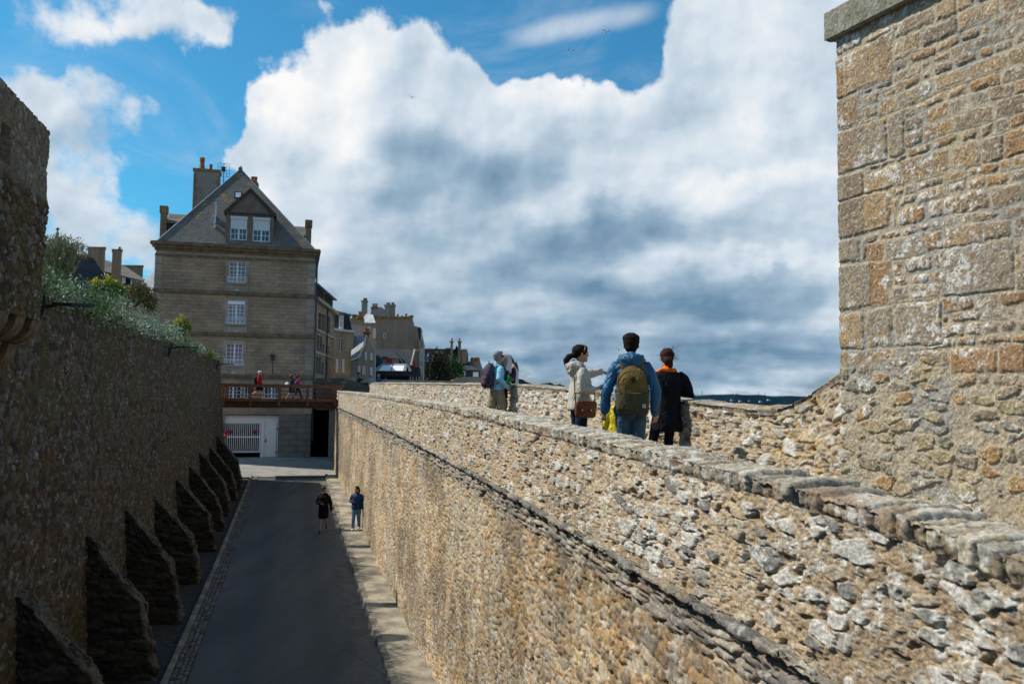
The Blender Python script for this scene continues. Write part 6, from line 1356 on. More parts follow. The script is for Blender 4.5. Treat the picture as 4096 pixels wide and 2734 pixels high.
def trousers(f, P, m, end=1., loose=1., waist=1.0, fold=.006, name='trousers', skirt=False):
    b = Blob(); b.limb([(0, 0, .86), (0, 0, .94), (0, .0, waist)], [(.165*loose, .12*loose), (.17, .125), (.145, .11)])
    for s_ in 'LR':
        hp_, kn, an = map(np.array, (P['hip'+s_], P['kn'+s_], P['an'+s_]))
        if end >= 1: b.limb([hp_, hp_*.5+kn*.5, kn, kn*.5+an*.5, an+np.array([0, 0, .0])], [.1*loose, .088*loose, .068*loose, .062*loose, .055*loose])
        else: q = hp_*(1-end)+kn*end if end <= 1 else kn; b.limb([hp_, hp_*.5+q*.5, q], [.105*loose, .1*loose, .092*loose], round_=False)
    if skirt: b.limb([(0, 0, .95), (0, 0, .8), (0, 0, .62)], [(.16, .12), (.2, .16), (.24, .22)], round_=False)
    return f.emit(b, name, m, fold=fold, seed=5, ff=11)
def jacket(f, P, m, hem=.88, loose=1., hood=False, sleeve=1., fold=.008, name='jacket', collar=True, flare=1., bust=0., cuff=1.):
    b = Blob(); l = loose
    b.limb([(0, 0, hem), (0, 0, hem+.04), (0, 0, (hem+1.1)/2), (0, 0, 1.12), (0, bust, 1.25), (0, 0, 1.35), (0, -.01, 1.405), (0, -.01, 1.44), (0, -.01, 1.47)],
           [(.175*l*flare, .135*l*flare), (.18*l*flare, .138*l*flare), (.175*l, .13*l), (.165*l, .125*l), (.175*l, .13*l), (.195*l, .12*l), (.19*l, .1*l), (.14*l, .085*l), (.085, .075)], seg=18, round_=False)
    for s_ in 'LR':
        sh, el, wr = map(np.array, (P['sh'+s_], P['el'+s_], P['wr'+s_])); 
        if sleeve >= 1: b.limb([np.array(sh)*[.5, 1, 1]+[0, 0, -.04], sh+np.array([0, 0, -.028]), sh*.7+el*.3, (sh+el)/2, el, el*.5+wr*.5, wr+(el-wr)*.04], [.05*l, .062*l, .064*l, .063*l, .057*l, .05*l, .043*l*cuff])
        else: b.limb([np.array(sh)*[.55, 1, 1]+[0, 0, -.03], sh, sh+(el-sh)*sleeve*2], [.07*l, .073*l, .07*l])
    if collar: b.limb([(0, -.01, 1.42), (0, .0, 1.5)], [(.09, .08), (.068, .066)])
    if hood: b.limb([(-.13, -.05, 1.46), (-.07, -.12, 1.48), (0, -.145, 1.475), (.07, -.12, 1.48), (.13, -.05, 1.46)], [.035, .055, .065, .055, .035], side=(0, 0, 1)); b.ell((0, -.12, 1.43), (.11, .06, .08)); b.limb([(-.1, .03, 1.46), (-.1, -.04, 1.5), (0, -.085, 1.53), (.1, -.04, 1.5), (.1, .03, 1.46)], [.024, .03, .034, .03, .024], side=(0, 0, 1))
    return f.emit(b, name, m, fold=fold*1.7, seed=int(hem*100), ff=9, sm=7)
def hair(f, m, style='short', fold=.01, vox=None):
    b = Blob(); H = f.H; hy = f.hy
    b.ell(H(0, -.018, 1.675), (.092, .108, .098), hy); 
    if style in ('short', 'thick'): b.ell(H(0, -.045, 1.63), (.074, .068, .075), hy); b.ell(H(0, .035, 1.73), (.065, .06, .04), hy)
    if style == 'thick': b.ell(H(.0, -.02, 1.72), (.098, .1, .068), hy); b.ell(H(-.02, .04, 1.74), (.05, .05, .04), hy)
    if style == 'pony': b.ell(H(0, -.05, 1.65), (.075, .072, .075), hy); b.limb([H(0, -.1, 1.63), H(0, -.16, 1.6), H(.0, -.2, 1.55), H(0, -.2, 1.49)], [.03, .042, .04, .018]); b.ell(H(0, .05, 1.72), (.06, .045, .04), hy)
    if style == 'bun': b.ell(H(0, -.05, 1.64), (.08, .075, .085), hy); b.ell(H(.0, -.115, 1.6), (.062, .05, .058), hy); b.ell(H(.03, -.1, 1.56), (.035, .035, .05), hy)
    if style == 'long': b.limb([H(0, -.05, 1.7), H(.02, -.09, 1.6), H(.04, -.1, 1.48), H(.06, -.1, 1.34)], [(.08, .07), (.1, .05), (.1, .045), (.06, .03)]); b.ell(H(.07, -.03, 1.6), (.035, .05, .1), hy)
    if style == 'curly': b.ell(H(0, -.03, 1.67), (.12, .125, .115), hy); b.ell(H(0, -.1, 1.62), (.1, .08, .1), hy)
    return f.emit(b, 'hair', m, fold=fold, ff=26, seed=3, sm=2, stretch=(1, 1, 1), vox=vox or max(f.vox*.8, .008))
def strands(f, m, spots, n=60, ln=.14, dirv=(1, 0, .35), th=.0016):
    e = MB(); rg = random.Random(5)
    for k in range(n):
        c = np.array(rg.choice(spots))+np.array([rg.gauss(0, .025) for _ in range(3)]); d = np.array(dirv)+np.array([rg.gauss(0, .35) for _ in range(3)]); d /= np.linalg.norm(d); l = ln*rg.uniform(.4, 1.2); cv = np.array([0, 0, rg.uniform(-.4, .4)])
        P = [c+d*l*t+cv*l*t*t for t in (0, .35, .7, 1.)]; e.tube([tuple(f.w(p)) for p in P], [th, th, th*.8, th*.5], 4)
    return e.build('loose_hair', m, f.t)
def rbox(c, half, R_=None, p=3., seg=20):            # superellipsoid box
    b = Blob(); rings = seg//2+2; an = np.linspace(0, 2*math.pi, seg, endpoint=False)
    def sg(v, e): return np.sign(v)*np.abs(v)**e
    e_ = 2/p
    for i in range(1, rings):
        ph = math.pi*i/rings-math.pi/2; q = np.stack([half[0]*sg(math.cos(ph), e_)*sg(np.cos(an), e_), half[1]*sg(math.cos(ph), e_)*sg(np.sin(an), e_), np.full(seg, half[2]*sg(math.sin(ph), e_))], 1)
        if R_ is not None: q = q@np.array(R_).T
        b.v.append(np.array(c)+q); b.n += seg
    for k in range(rings-2):
        for q in range(seg): q2 = (q+1) % seg; b.f.append((k*seg+q, k*seg+q2, (k+1)*seg+q2, (k+1)*seg+q))
    b.f.append(tuple(range(seg))[::-1]); b.f.append(tuple((rings-2)*seg+q for q in range(seg))); return b
def emit_rb(f, b, name, m, parent, sm=True, fold=0., seed=2):
    V = np.concatenate(b.v)
    return mesh_np(name, f.w(V), b.f, m, parent, smooth=sm, uv=False)
def ground_at(px, py, zf):
    d = px_ray(px, py); P = d*(-5.4/d[2])
    for _ in range(8): P = d*(float(zf(P@Vv))/d[2])
    return P
def walk_pos(px, Y): P = W(px, 1590, Y); return np.array([P[0], Y, float(zfloor(P@Vv))])
# ---- man with the blue jacket
p_ = walk_pos(2524, 10.3)
f = Fig('man seen from behind in a blue hooded jacket and jeans, wearing a tan backpack', p_, 1.78, 4)
P = dict(DEF); P.update(elL=(-.275, -.03, 1.12), elR=(.275, -.03, 1.12), wrL=(-.31, .06, .86), wrR=(.29, .08, .84), head_yaw=4, knL=(-.082, .03, .5), knR=(.08, -.03, .5), anL=(-.09, 0, .08), anR=(.09, -.04, .08))
build_body(f, P, curl=.65, handinfo={'L': dict(n=(.5, .8, 0)), 'R': dict(n=(-.5, .8, .2))})
M['blue_jacket'] = cloth('blue nylon', (.012, .105, .225), .45, .5, 5, .004, .4); M['jeans'] = cloth('blue denim', (.06, .105, .15), .4, .85, 8)
jacket(f, P, M['blue_jacket'], .84, 1.08, True, fold=.013, flare=1.02, name='jacket'); trousers(f, P, M['jeans'], loose=1.02, fold=.008); shoes(f, P, M['metal_dark']); hair(f, M['hair_dark'], 'thick', .016)
# his backpack
bp = thing('backpack', 'tan backpack with an olive lower pocket worn over the blue jacket', 'backpack', tuple(f.w(np.array([.0, -.25, 1.12]))))
M['tan_canvas'] = cloth('tan canvas', (.15, .1, .03), .2, .8, 10); M['olive_canvas'] = cloth('olive canvas', (.07, .068, .035), .2, .85, 10)
def pack_body(f, par, cx, z0, z1, w, d0, dep, m, name, power=2.6, top=.62):
    b = Blob(); n = 15; seg = 28; an = np.linspace(0, 2*math.pi, seg, endpoint=False); sg = lambda v, e: np.sign(v)*np.abs(v)**e
    for i in range(n):
        t = i/(n-1); z = z0+(z1-z0)*t; q = max(t-top, 0)/(1-top); wr = w*math.sqrt(max(1-q*q, .0))*(.9+.1*min(1, t*6)) if q > 0 else w*(.86+.14*min(1, t*5)); wr = max(wr, w*.12); dr = dep*(1-.55*q*q)*(.75+.25*min(1, t*5))
        b.v.append(np.stack([cx+wr*sg(np.cos(an), 2/power), -d0-dep+dr*sg(np.sin(an), 2/power)+(dep-dr), np.full(seg, z)], 1)); b.n += seg
    for k in range(n-1):
        for q in range(seg): q2 = (q+1) % seg; b.f.append((k*seg+q, k*seg+q2, (k+1)*seg+q2, (k+1)*seg+q))
    b.f.append(tuple(range(seg))[::-1]); b.f.append(tuple((n-1)*seg+q for q in range(seg))); return f.emit(b, name, m, par, vox=.008, sm=3, fold=.004, ff=10)
pack_body(f, bp, 0., .85, 1.4, .178, .13, .095, M['tan_canvas'], 'main_compartment')
pack_body(f, bp, 0., .84, 1.10, .186, .17, .095, M['olive_canvas'], 'front_pocket', top=.92)
for sg in (-1, 1):
    b = Blob(); b.limb([(sg*.1, -.15, 1.37), (sg*.115, -.1, 1.5), (sg*.12, 0, 1.53), (sg*.12, .1, 1.46), (sg*.13, .15, 1.3)], [(.034, .01)]*5, side=(1, 0, 0), seg=12); f.emit(b, 'shoulder_strap', M['tan_canvas'], bp, vox=.007, sm=1)
b = Blob(); b.limb([(-.165, -.335, 1.09), (0, -.368, 1.112), (.165, -.335, 1.09)], [.006]*3); f.emit(b, 'zip', M['olive_canvas'], bp, vox=.005, sm=1)
arch = [(-.172, -.30, 1.1), (-.172, -.28, 1.2), (-.15, -.275, 1.32), (-.08, -.27, 1.385), (0, -.265, 1.402), (.08, -.27, 1.385), (.15, -.275, 1.32), (.172, -.28, 1.2), (.172, -.30, 1.1)]
b = Blob(); b.limb(arch, [.005]*9, seg=8); f.emit(b, 'piping', M['timber_dark'], bp, vox=.004, sm=1)
FF = Frame(f.w(np.zeros(3)), f.w(np.array([1., 0, 0]))-f.w(np.zeros(3)), f.w(np.array([0, 1., 0]))-f.w(np.zeros(3)))
def FFz(z): return z*f.k
e = MB(FF); c, z = 0., FFz(1.235); r = .036; e.prism([(c-r, z), (c, z+r*1.15), (c+r, z), (c, z-r*1.15)], -.334, -.318); dm = e.build('leather_patch', cloth('dark leather', (.045, .032, .012)), bp)
e = MB(FF); e.box(-.008, -.003, -.338, -.3341, z-.014, z+.014); e.build('patch_slit', M['metal_dark'], dm); e = MB(FF); e.box(.003, .008, -.338, -.3341, z-.014, z+.014); e.build('patch_slit', M['metal_dark'], dm)
e = MB(FF); z = FFz(.935); e.box(.105, .142, -.372, -.362, z-.02, z+.02); lb = e.build('woven_label', M['white'], bp)
e = MB(FF); e.box(.11, .137, -.3745, -.3721, z-.0, z+.004); e.box(.11, .115, -.3745, -.3721, z+.004, z+.012); e.box(.119, .124, -.3745, -.3721, z+.004, z+.013); e.box(.129, .134, -.3745, -.3721, z+.004, z+.012); e.box(.114, .133, -.3745, -.3721, z-.011, z-.008); e.build('label_print', M['metal_dark'], lb)
for sg in (-1, 1):
    b = Blob(); b.limb([(sg*.165, -.2, .93), (sg*.178, -.2, 1.12)], [.033, .03]); f.emit(b, 'side_pocket', M['olive_canvas'], bp, vox=.009, sm=2)
    c = f.w(np.array([sg*.182, -.2, 1.11])); bo = thing('water_bottle', 'blue capped water bottle in the %s side pocket of the tan backpack' % ('left' if sg < 0 else 'right'), 'bottle', tuple(c), 'bottles in the tan backpack')
    e = MB(); e.tube([tuple(c-[0, 0, .12]), tuple(c+[0, 0, .02]), tuple(c+[0, 0, .045])], [.026, .026, .014], 10); e.build('bottle_body', mat('blue plastic', (.15, .35, .55), .2, .1, 4), bo); e = MB(); e.tube([tuple(c+[0, 0, .045]), tuple(c+[0, 0, .07])], [.016, .016], 10); e.build('cap', mat('cap blue', (.08, .35, .5), .4, .1, 4), bo)
# ---- woman in the cream jacket pointing
f = Fig('woman in a cream hooded jacket pointing out to sea and holding a phone', walk_pos(2316, 11.7), 1.71, 72)
P = dict(DEF); P.update(elL=(-.27, .23, 1.37), wrL=(-.32, .47, 1.42), elR=(.235, -.08, 1.12), wrR=(.17, .15, 1.15), head_yaw=8, knL=(-.1, .03, .5), knR=(.09, .0, .5), shL=(-.16, .02, 1.42))
build_body(f, P, handinfo={'L': dict(d=(-.15, .95, -.25), n=(.3, .0, -1), point=True, curl=.5, t=1), 'R': dict(d=(-.3, .95, .1), n=(-.4, .1, .9), curl=.45, t=-1)})
M['cream_jacket'] = cloth('cream cotton', (.47, .45, .39), .12, .75, 6, .003); M['dark_jeans'] = cloth('indigo denim', (.01, .022, .05), .3, .8)
jacket(f, P, M['cream_jacket'], .86, 1.05, True, fold=.011, bust=.03, flare=1.06); trousers(f, P, M['dark_jeans'], loose=.95); shoes(f, P, M['metal_dark']); hair(f, M['hair_dark'], 'pony', .012)
e = Blob(); e.limb([f.H(-.08, .02, 1.67), f.H(-.075, .045, 1.75), f.H(0, .05, 1.782), f.H(.075, .045, 1.75), f.H(.082, .02, 1.67)], [.006]*5, seg=8); mesh_np('sunglasses', f.w(np.concatenate(e.v)), e.f, mat('tortoiseshell', (.4, .25, .1), .3, .4, 30), f.t, smooth=True, uv=False)
c = f.w(np.array([.12, .29, 1.2])); ph = thing('phone', 'dark smartphone in the hand of the pointing woman', 'phone', tuple(c))
dx = f.w(np.array([.0, .8, .55]))-f.w(np.zeros(3)); dx /= np.linalg.norm(dx); dy = np.cross(dx, [0, 0, 1.]); dy /= np.linalg.norm(dy); dn = np.cross(dx, dy)
V = [c+dx*a*.075+dy*b_*.036+dn*q*.004 for a in (-1, 1) for b_ in (-1, 1) for q in (-1, 1)]; mesh_np('phone_body', V, [(0, 1, 3, 2), (4, 6, 7, 5), (0, 4, 5, 1), (2, 3, 7, 6), (0, 2, 6, 4), (1, 5, 7, 3)], M['metal_dark'], ph)
sa = thing('shoulder_bag', 'brown leather satchel hanging at the hip of the woman in the cream jacket', 'bag', tuple(f.w(np.array([.25, 0, .88]))))
M['leather'] = mat('brown leather', (.16, .042, .016), .42, .4, 12, .003, spec=.45)
bd = rbox((.255, -.01, .87), (.045, .15, .115), p=5.); V = np.concatenate(bd.v); mesh_np('bag_body', f.w(V), bd.f, M['leather'], sa, smooth=True, uv=False)
bd = rbox((.292, -.01, .925), (.02, .153, .065), p=4.5); V = np.concatenate(bd.v); fl_ = mesh_np('flap', f.w(V), bd.f, M['leather'], sa, smooth=True, uv=False)
for q in (-.075, .055):
    bd = rbox((.312, q-.01, .875), (.006, .011, .05), p=4.); mesh_np('buckle_strap', f.w(np.concatenate(bd.v)), bd.f, M['leather'], sa, smooth=True, uv=False)
    bd = rbox((.321, q-.01, .865), (.004, .014, .012), p=4.); mesh_np('buckle', f.w(np.concatenate(bd.v)), bd.f, M['metal'], sa, smooth=True, uv=False)
b = Blob(); b.limb([(.26, -.15, .93), (.235, -.16, 1.1), (.2, -.15, 1.25), (.1, -.135, 1.42), (-.04, -.1, 1.5), (-.12, .02, 1.5), (-.1, .13, 1.38), (.05, .17, 1.2), (.2, .155, 1.05), (.26, .13, .94)], [(.004, .012)]*10, side=(1, 0, 0), seg=8); f.emit(b, 'strap', M['leather'], sa, vox=.005, sm=1)
# ---- woman in the black coat
f = Fig('woman from behind in a long black coat, orange scarf and tied up curly hair', walk_pos(2668, 11.5), 1.67, -2)
P = dict(DEF); P.update(elL=(-.33, .02, 1.14), wrL=(-.1, .27, 1.16), elR=(.34, .03, 1.13), wrR=(.14, .27, 1.2), hipL=(-.1, 0, .92), hipR=(.07, 0, .92), knL=(-.19, .02, .5), knR=(.03, .02, .5), anL=(-.23, -.02, .08), anR=(.02, -.02, .08), head_yaw=6)
build_body(f, P, hands=True)
M['black_coat'] = cloth('black wool', (.008, .009, .013), .3, .85, 9, .004, .12); M['orange'] = cloth('orange scarf', (.75, .16, .01), .2, .7, 20)
jacket(f, P, M['black_coat'], .62, 1.1, False, fold=.014, flare=1.08, name='coat'); trousers(f, P, M['black_coat'], loose=.92); shoes(f, P, M['metal_dark']); hair(f, M['hair_brown'], 'bun', .022)
strands(f, M['hair_brown'], [f.H(.05, -.02, 1.72), f.H(.03, .0, 1.74), f.H(.07, -.04, 1.62), f.H(.06, -.05, 1.66)], 45, .12, (1, 0, .3), .0011); strands(f, M['hair_brown'], [f.H(-.07, -.03, 1.66), f.H(-.06, -.04, 1.6)], 18, .06, (-1, 0, .1))
b = Blob(); b.limb([(-.125, .03, 1.455), (-.1, -.07, 1.475), (0, -.105, 1.485), (.1, -.07, 1.475), (.125, .03, 1.455)], [(.022, .02)]*5, side=(0, 0, 1), seg=10); b.limb([(0, -.01, 1.42), (0, -.01, 1.465), (0, 0, 1.49)], [(.12, .1), (.1, .09), (.078, .074)]); f.emit(b, 'scarf', M['orange'], vox=.009, fold=.006, ff=16)
# ---- child in yellow
f = Fig('small child in a yellow raincoat half hidden behind the man in blue', walk_pos(2474, 11.3), 1.06, 10, vox=.012)
P = dict(DEF); P.update(elL=(-.27, .05, 1.13), wrL=(-.33, .12, .9)); build_body(f, P, hands=True, vox=.008)
M['yellow'] = cloth('yellow raincoat', (.68, .56, .02), .15, .45, 6, .003, .4); jacket(f, P, M['yellow'], .8, 1.15, True, fold=.014, flare=1.1); trousers(f, P, M['dark_jeans']); shoes(f, P, M['metal_dark']); hair(f, M['hair_brown'], 'short')
# ---- man in pale blue
f = Fig('grey haired man in a pale blue jumper and khaki shorts with sunglasses', walk_pos(1988, 18.8), 1.78, 62, vox=.013)
P = dict(DEF); P.update(elR=(.29, -.1, 1.17), wrR=(.25, .12, .98), head_yaw=12, knR=(.12, .1, .5), anR=(.12, .14, .08), knL=(-.12, -.08, .5), anL=(-.12, -.14, .08)); build_body(f, P, handinfo={'R': dict(n=(-.9, .2, 0), curl=.9)}, vox=.008)
M['pale_blue'] = cloth('pale blue knit', (.22, .5, .66), .15, .85, 8); M['khaki'] = cloth('khaki cotton', (.27, .225, .15), .15, .85, 7); M['pack'] = None
jacket(f, P, M['pale_blue'], .93, 1.08, fold=.009, name='jumper'); trousers(f, P, M['khaki'], end=.9, loose=1.05, name='shorts', fold=.009); hair(f, M['hair_grey'], 'short', .008); shoes(f, P, cloth('blue shoes', (.03, .08, .3)))
e = Blob(); e.limb([f.H(-.08, .02, 1.655), f.H(-.06, .09, 1.65), f.H(0, .112, 1.65), f.H(.06, .09, 1.65), f.H(.08, .02, 1.655)], [(.008, .006), (.02, .007), (.012, .006), (.02, .007), (.008, .006)], side=(0, 0, 1), seg=8); mesh_np('sunglasses', f.w(np.concatenate(e.v)), e.f, M['metal_dark'], f.t, smooth=True, uv=False)
m_, nt, b_ = NT('patterned fabric'); tc = _n(nt, 'ShaderNodeTexCoord'); vo = _n(nt, 'ShaderNodeTexVoronoi', Vector=tc.outputs['Object'], Scale=28.); sp2 = nt.nodes.new('ShaderNodeSeparateColor'); nt.links.new(vo.outputs['Color'], sp2.inputs[0])
r_ = nt.nodes.new('ShaderNodeValToRGB'); nt.links.new(sp2.outputs[0], r_.inputs[0]); r_.color_ramp.interpolation = 'CONSTANT'; es = r_.color_ramp.elements; es[0].color = (.012, .01, .022, 1); es[1].position = .62; es[1].color = (.06, .03, .12, 1)
for q, c in ((.75, (.25, .03, .07)), (.82, (.03, .04, .16)), (.9, (.25, .12, .1)), (.95, (.012, .01, .02))): el_ = es.new(q); el_.color = (*c, 1)
nt.links.new(r_.outputs[0], b_.inputs['Base Color']); b_.inputs['Roughness'].default_value = .8; M['pattern'] = m_
bp2 = thing('backpack', 'dark backpack with a small purple and pink pattern worn by the man in pale blue', 'backpack', tuple(f.w(np.array([0, -.25, 1.2]))))
pack_body(f, bp2, 0., .96, 1.5, .17, .12, .11, M['pattern'], 'main_compartment', top=.55); pack_body(f, bp2, 0., .98, 1.26, .14, .2, .08, M['pattern'], 'front_pocket', top=.7)
for sg in (-1, 1): b = Blob(); b.limb([(sg*.11, -.14, 1.42), (sg*.13, -.06, 1.5), (sg*.135, .04, 1.49), (sg*.145, .13, 1.36), (sg*.15, .12, 1.2), (sg*.15, -.1, 1.05)], [(.03, .009)]*6, side=(1, 0, 0), seg=10); f.emit(b, 'shoulder_strap', M['metal_dark'], bp2, vox=.008, sm=1)
b = Blob(); b.limb([(-.03, -.2, 1.5), (-.02, -.21, 1.55), (.02, -.21, 1.55), (.03, -.2, 1.5)], [.007]*4, seg=8); f.emit(b, 'grab_handle', M['metal_dark'], bp2, vox=.005, sm=1)
# ---- his companion
f = Fig('grey haired woman in maroon, hand raised to her face, beside the man in pale blue', walk_pos(2009, 19.4), 1.66, 48, vox=.013)
P = dict(DEF); P.update(elR=(.3, .08, 1.2), wrR=(.12, .25, 1.5), elL=(-.27, .1, 1.13), wrL=(-.1, .33, 1.12), head_yaw=10); build_body(f, P, vox=.008, handinfo={'R': dict(d=(-.3, .0, 1), n=(-.3, .9, 0), curl=.8)})
M['maroon'] = cloth('maroon jacket', (.055, .008, .025), .3, .7, 9); jacket(f, P, M['maroon'], .84, 1.1, fold=.011); trousers(f, P, M['dark_jeans']); shoes(f, P, M['metal_dark']); hair(f, M['hair_grey'], 'curly' if 0 else 'bun', .02)
strands(f, M['hair_grey'], [f.H(.02, -.02, 1.72), f.H(.05, .0, 1.7), f.H(.04, .03, 1.73)], 60, .13, (.9, .5, .35), .0025)
# green funnel and black bag
gp = W(2034, 1522, 19.0); gf = thing('green_funnel', 'bright green funnel shaped object held out over the parapet by the couple', 'funnel', tuple(gp))
M['green'] = cloth('green plastic', (.01, .33, .1), .1, .35, 4, 0, .5)
e = MB(); k = 19.0/F; q = lambda px, py, dy=0: (gp[0]+(px-2034)*k, 19.0+dy, gp[2]-(py-1522)*k)
e.tube([q(2019, 1532), q(2026, 1529), q(2034, 1526)], [.03, .045, .035], 10); e.build('handle', M['green'], gf); e = MB(); e.tube([q(2032, 1528), q(2038, 1518), q(2045, 1507)], [.028, .05, .1], 14); e.build('cone', M['green'], gf); e = MB(); e.tube([q(2026, 1530), q(2028, 1539)], [.03, .018], 8); e.build('spout', M['green'], gf)
bg_ = thing('shoulder_bag', 'black shoulder bag hanging behind the man in pale blue', 'bag', tuple(q(2026, 1580)))
e = MB(); e.prism([(q(2016, 1560)[0], q(0, 1552)[2]), (q(2024, 0)[0], q(0, 1552)[2]), (q(2034, 0)[0], q(0, 1590)[2]), (q(2016, 0)[0], q(0, 1591)[2])][::-1], 18.9, 19.05); e.build('bag_body', cloth('black bag', (.012, .012, .014)), bg_)
e = MB(); e.tube([(q(2020, 0)[0], 18.97, q(0, 1552)[2]), (q(2017, 0)[0], 18.97, q(0, 1500)[2]), (q(2012, 0)[0], 19.0, q(0, 1452)[2])], .008, 6); e.build('strap', M['metal_dark'], bg_)
# ---- two walkers in the street
def pave(s): return zroad(s)+.137
p_ = ground_at(1292, 2128, zroad)
f = Fig('person walking up the dark asphalt in a knee length black coat with bare calves', p_, 1.76, 176, vox=.016)
P = dict(DEF); P.update(elR=(.26, -.05, 1.14), wrR=(.08, .2, 1.15), elL=(-.26, -.06, 1.14), wrL=(-.3, .0, .86), knR=(.1, .06, .5), anR=(.11, .1, .08), knL=(-.1, -.02, .52), anL=(-.1, -.28, .2), head_yaw=-35)
build_body(f, P, vox=.011); jacket(f, P, M['black_coat'], .56, 1.1, True, fold=.01, name='coat'); trousers(f, P, M['black_coat'], end=.85, loose=1.05, name='shorts'); shoes(f, P, M['metal_dark']); hair(f, M['hair_dark'], 'short')
c = f.w(np.array([.03, .3, 1.17])); cu = thing('coffee_cup', 'small dark cup held by the person in the black coat', 'cup', tuple(c)); e = MB(); e.tube([tuple(c-[0, 0, .05]), tuple(c+[0, 0, .05])], [.03, .04], 10); e.build('cup_body', M['hair_brown'], cu); e = MB(); e.tube([tuple(c+[0, 0, .05]), tuple(c+[0, 0, .062])], [.042, .036], 10); e.build('lid', M['metal_dark'], cu)
p_ = ground_at(1424, 2118, pave)
f = Fig('woman in a navy jacket and blue jeans walking on the sunlit pavement, long brown hair', p_, 1.69, 182, vox=.016)
P = dict(DEF); P.update(elR=(.25, -.04, 1.14), wrR=(.12, .2, 1.16), elL=(-.25, -.04, 1.13), wrL=(-.27, .03, .86), knR=(.1, .07, .5), anR=(.11, .09, .08), anL=(-.1, -.1, .1), head_yaw=30)
build_body(f, P, vox=.011); jacket(f, P, cloth('navy jacket', (.01, .05, .14), .3, .6), .84, 1.15, False, fold=.01); trousers(f, P, cloth('light jeans', (.1, .24, .38)), loose=1.1); shoes(f, P, M['white']); hair(f, M['hair_brown'], 'long', .014)
c = f.w(np.array([.07, .3, 1.18])); cu = thing('coffee_cup', 'small red cup held by the woman in the navy jacket', 'cup', tuple(c)); e = MB(); e.tube([tuple(c-[0, 0, .05]), tuple(c+[0, 0, .05])], [.03, .04], 10); e.build('cup_body', M['sign_red'], cu); e = MB(); e.tube([tuple(c+[0, 0, .05]), tuple(c+[0, 0, .062])], [.042, .036], 10); e.build('lid', M['metal_dark'], cu)
# ---- walkers on the footbridge
def on_bridge(px, s): L_, _ = on_s(px, 1595, s); return SL(s, L_, -.36)
f = Fig('white haired man in a red top and black shorts striding across the footbridge', on_bridge(1035, 54.1), 1.78, 86, vox=.02)
P = dict(DEF); P.update(knL=(-.1, .2, .55), anL=(-.1, .25, .1), knR=(.1, -.12, .52), anR=(.1, -.48, .28), elR=(.26, -.02, 1.13), wrR=(.2, .22, 1.02)); build_body(f, P, vox=.014); jacket(f, P, cloth('red top', (.5, .01, .02)), .9, 1.08); trousers(f, P, M['black_coat'], end=.8, loose=1.15, name='shorts'); hair(f, mat('white hair', (.65, .62, .6), .7, .2, 20), 'short'); shoes(f, P, M['white'])
bk = thing('backpack', 'black backpack of the man in red on the footbridge', 'backpack', tuple(f.w(np.array([0, -.22, 1.2])))); pack_body(f, bk, 0, .98, 1.46, .16, .11, .1, cloth('black pack', (.012, .018, .02)), 'main_compartment')
for sg in (-1, 1): b = Blob(); b.limb([(sg*.11, -.14, 1.42), (sg*.13, -.02, 1.5), (sg*.14, .12, 1.38), (sg*.15, .1, 1.2)], [(.028, .01)]*4, side=(1, 0, 0), seg=8); f.emit(b, 'shoulder_strap', M['metal_dark'], bk, vox=.012, sm=1)
f = Fig('woman with curly auburn hair and dark clothes leaning forward on the footbridge', on_bridge(1166, 54.3), 1.62, 84, vox=.02)
P = dict(DEF); P.update(knL=(-.1, .15, .52), anL=(-.1, .22, .1), knR=(.1, -.1, .5), anR=(.1, -.36, .12)); build_body(f, P, vox=.016); jacket(f, P, cloth('dark teal', (.01, .03, .035)), .85, 1.1); trousers(f, P, M['dark_jeans'], end=.9, loose=1.2, name='skirt', skirt=True); hair(f, M['hair_auburn'], 'curly', .02)
c = f.w(np.array([.1, -.3, 1.05])); tb = thing('tote_bag', 'white carrier bag swinging behind the auburn haired woman', 'bag', tuple(c)); bd = rbox(c, (.14, .06, .16), rotz(.4), 4.); mesh_np('bag_body', np.concatenate(bd.v), bd.f, M['white'], tb, smooth=True, uv=False); e = MB(); e.tube([tuple(c+[-.04, 0, .14]), tuple(c+[0, 0, .26]), tuple(c+[.05, 0, .14])], .008, 5); e.build('handle', M['white'], tb)
f = Fig('black haired person in a magenta top walking bent forward on the footbridge', on_bridge(1189, 54.7), 1.54, 90, vox=.02)
P = dict(DEF); P.update(elR=(.26, -.08, 1.15), wrR=(.24, .05, .95), knL=(-.1, .18, .52), anL=(-.1, .28, .1), knR=(.1, -.1, .5), anR=(.1, -.3, .12)); build_body(f, P, vox=.016); jacket(f, P, cloth('magenta top', (.35, .01, .16)), .88, 1.06); trousers(f, P, M['dark_jeans'], loose=1.1); hair(f, M['hair_dark'], 'short')
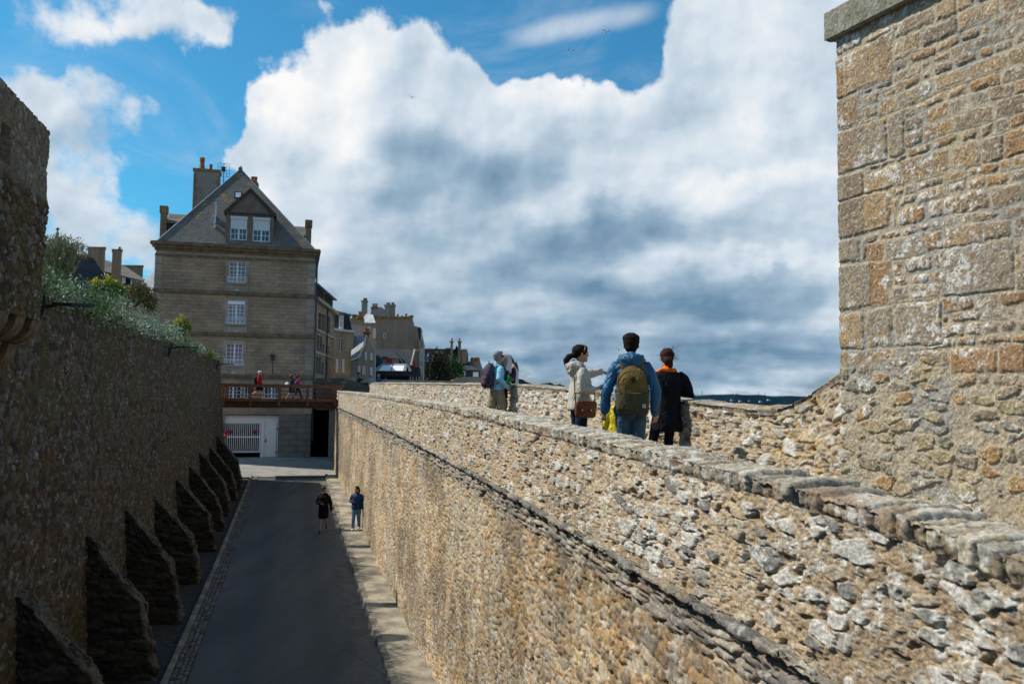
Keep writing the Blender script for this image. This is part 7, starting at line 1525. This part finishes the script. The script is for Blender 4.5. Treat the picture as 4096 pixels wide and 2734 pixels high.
# ---- distant people on the rampart beyond
def small(px, Y, H, zf, label, top, legs, hairm, yaw=0, group='people on the far rampart', pose=None):
    Pw = W(px, 1590, Y); f = Fig(label, (Pw[0], Y, zf), H, yaw, group=group, vox=.035); P = dict(DEF); P.update(pose or {}); build_body(f, P, hands=False); jacket(f, P, cloth('far top', top), .86, 1.12, fold=0); trousers(f, P, cloth('far legs', legs), fold=0); hair(f, hairm, 'short', 0, .03); return f
FZ = -.18
small(1432, 56.5, 1.72, FZ, 'person in black with red shorts standing far away beside the dark low wall', (.01, .02, .03), (.35, .02, .02), M['hair_dark'], 60, pose=dict(elR=(.25, .1, 1.2), wrR=(.15, .3, 1.35)))
small(1488, 58, 1.60, FZ, 'distant person in pale grey with a light blue hood above the parapet end', (.3, .32, .3), (.05, .05, .06), cloth('blue hood', (.15, .38, .7)), 20)
small(1513, 59, 1.68, FZ, 'distant grey haired person in blue and red above the parapet end', (.03, .08, .25), (.4, .03, .02), M['hair_grey'], 200)
small(1541, 57.5, 1.5, FZ, 'distant person in a mauve shirt, rightmost of the group above the parapet end', (.3, .18, .3), (.1, .1, .12), M['hair_brown'], -20)
small(1675, 72, 1.5, -.2, 'distant person in a white top by the restaurant canopy', (.6, .5, .46), (.1, .1, .1), M['hair_brown'], 90)
small(1691, 72, 1.45, -.2, 'distant person in salmon red just right of the one in white', (.4, .12, .08), (.05, .05, .06), M['hair_dark'], 190)
small(1743, 72, 1.4, -.2, 'distant person in bright red below the flagpole', (.5, .02, .03), (.05, .05, .06), M['hair_dark'], 180)
small(1765, 72, 1.5, -.2, 'distant person in grey and white under the dark tree', (.25, .28, .32), (.03, .03, .04), M['hair_grey'], 180)
small(1776, 73, 1.5, -.2, 'distant person in dark navy under the dark tree', (.02, .03, .06), (.03, .03, .04), M['hair_dark'], 160)
small(1807, 71, 1.62, -.2, 'distant person in bright orange left of the rounded grey wall', (.85, .13, .01), (.2, .22, .25), cloth('orange hood', (.85, .15, .01)), 120, pose=dict(elL=(-.3, .2, 1.1)))
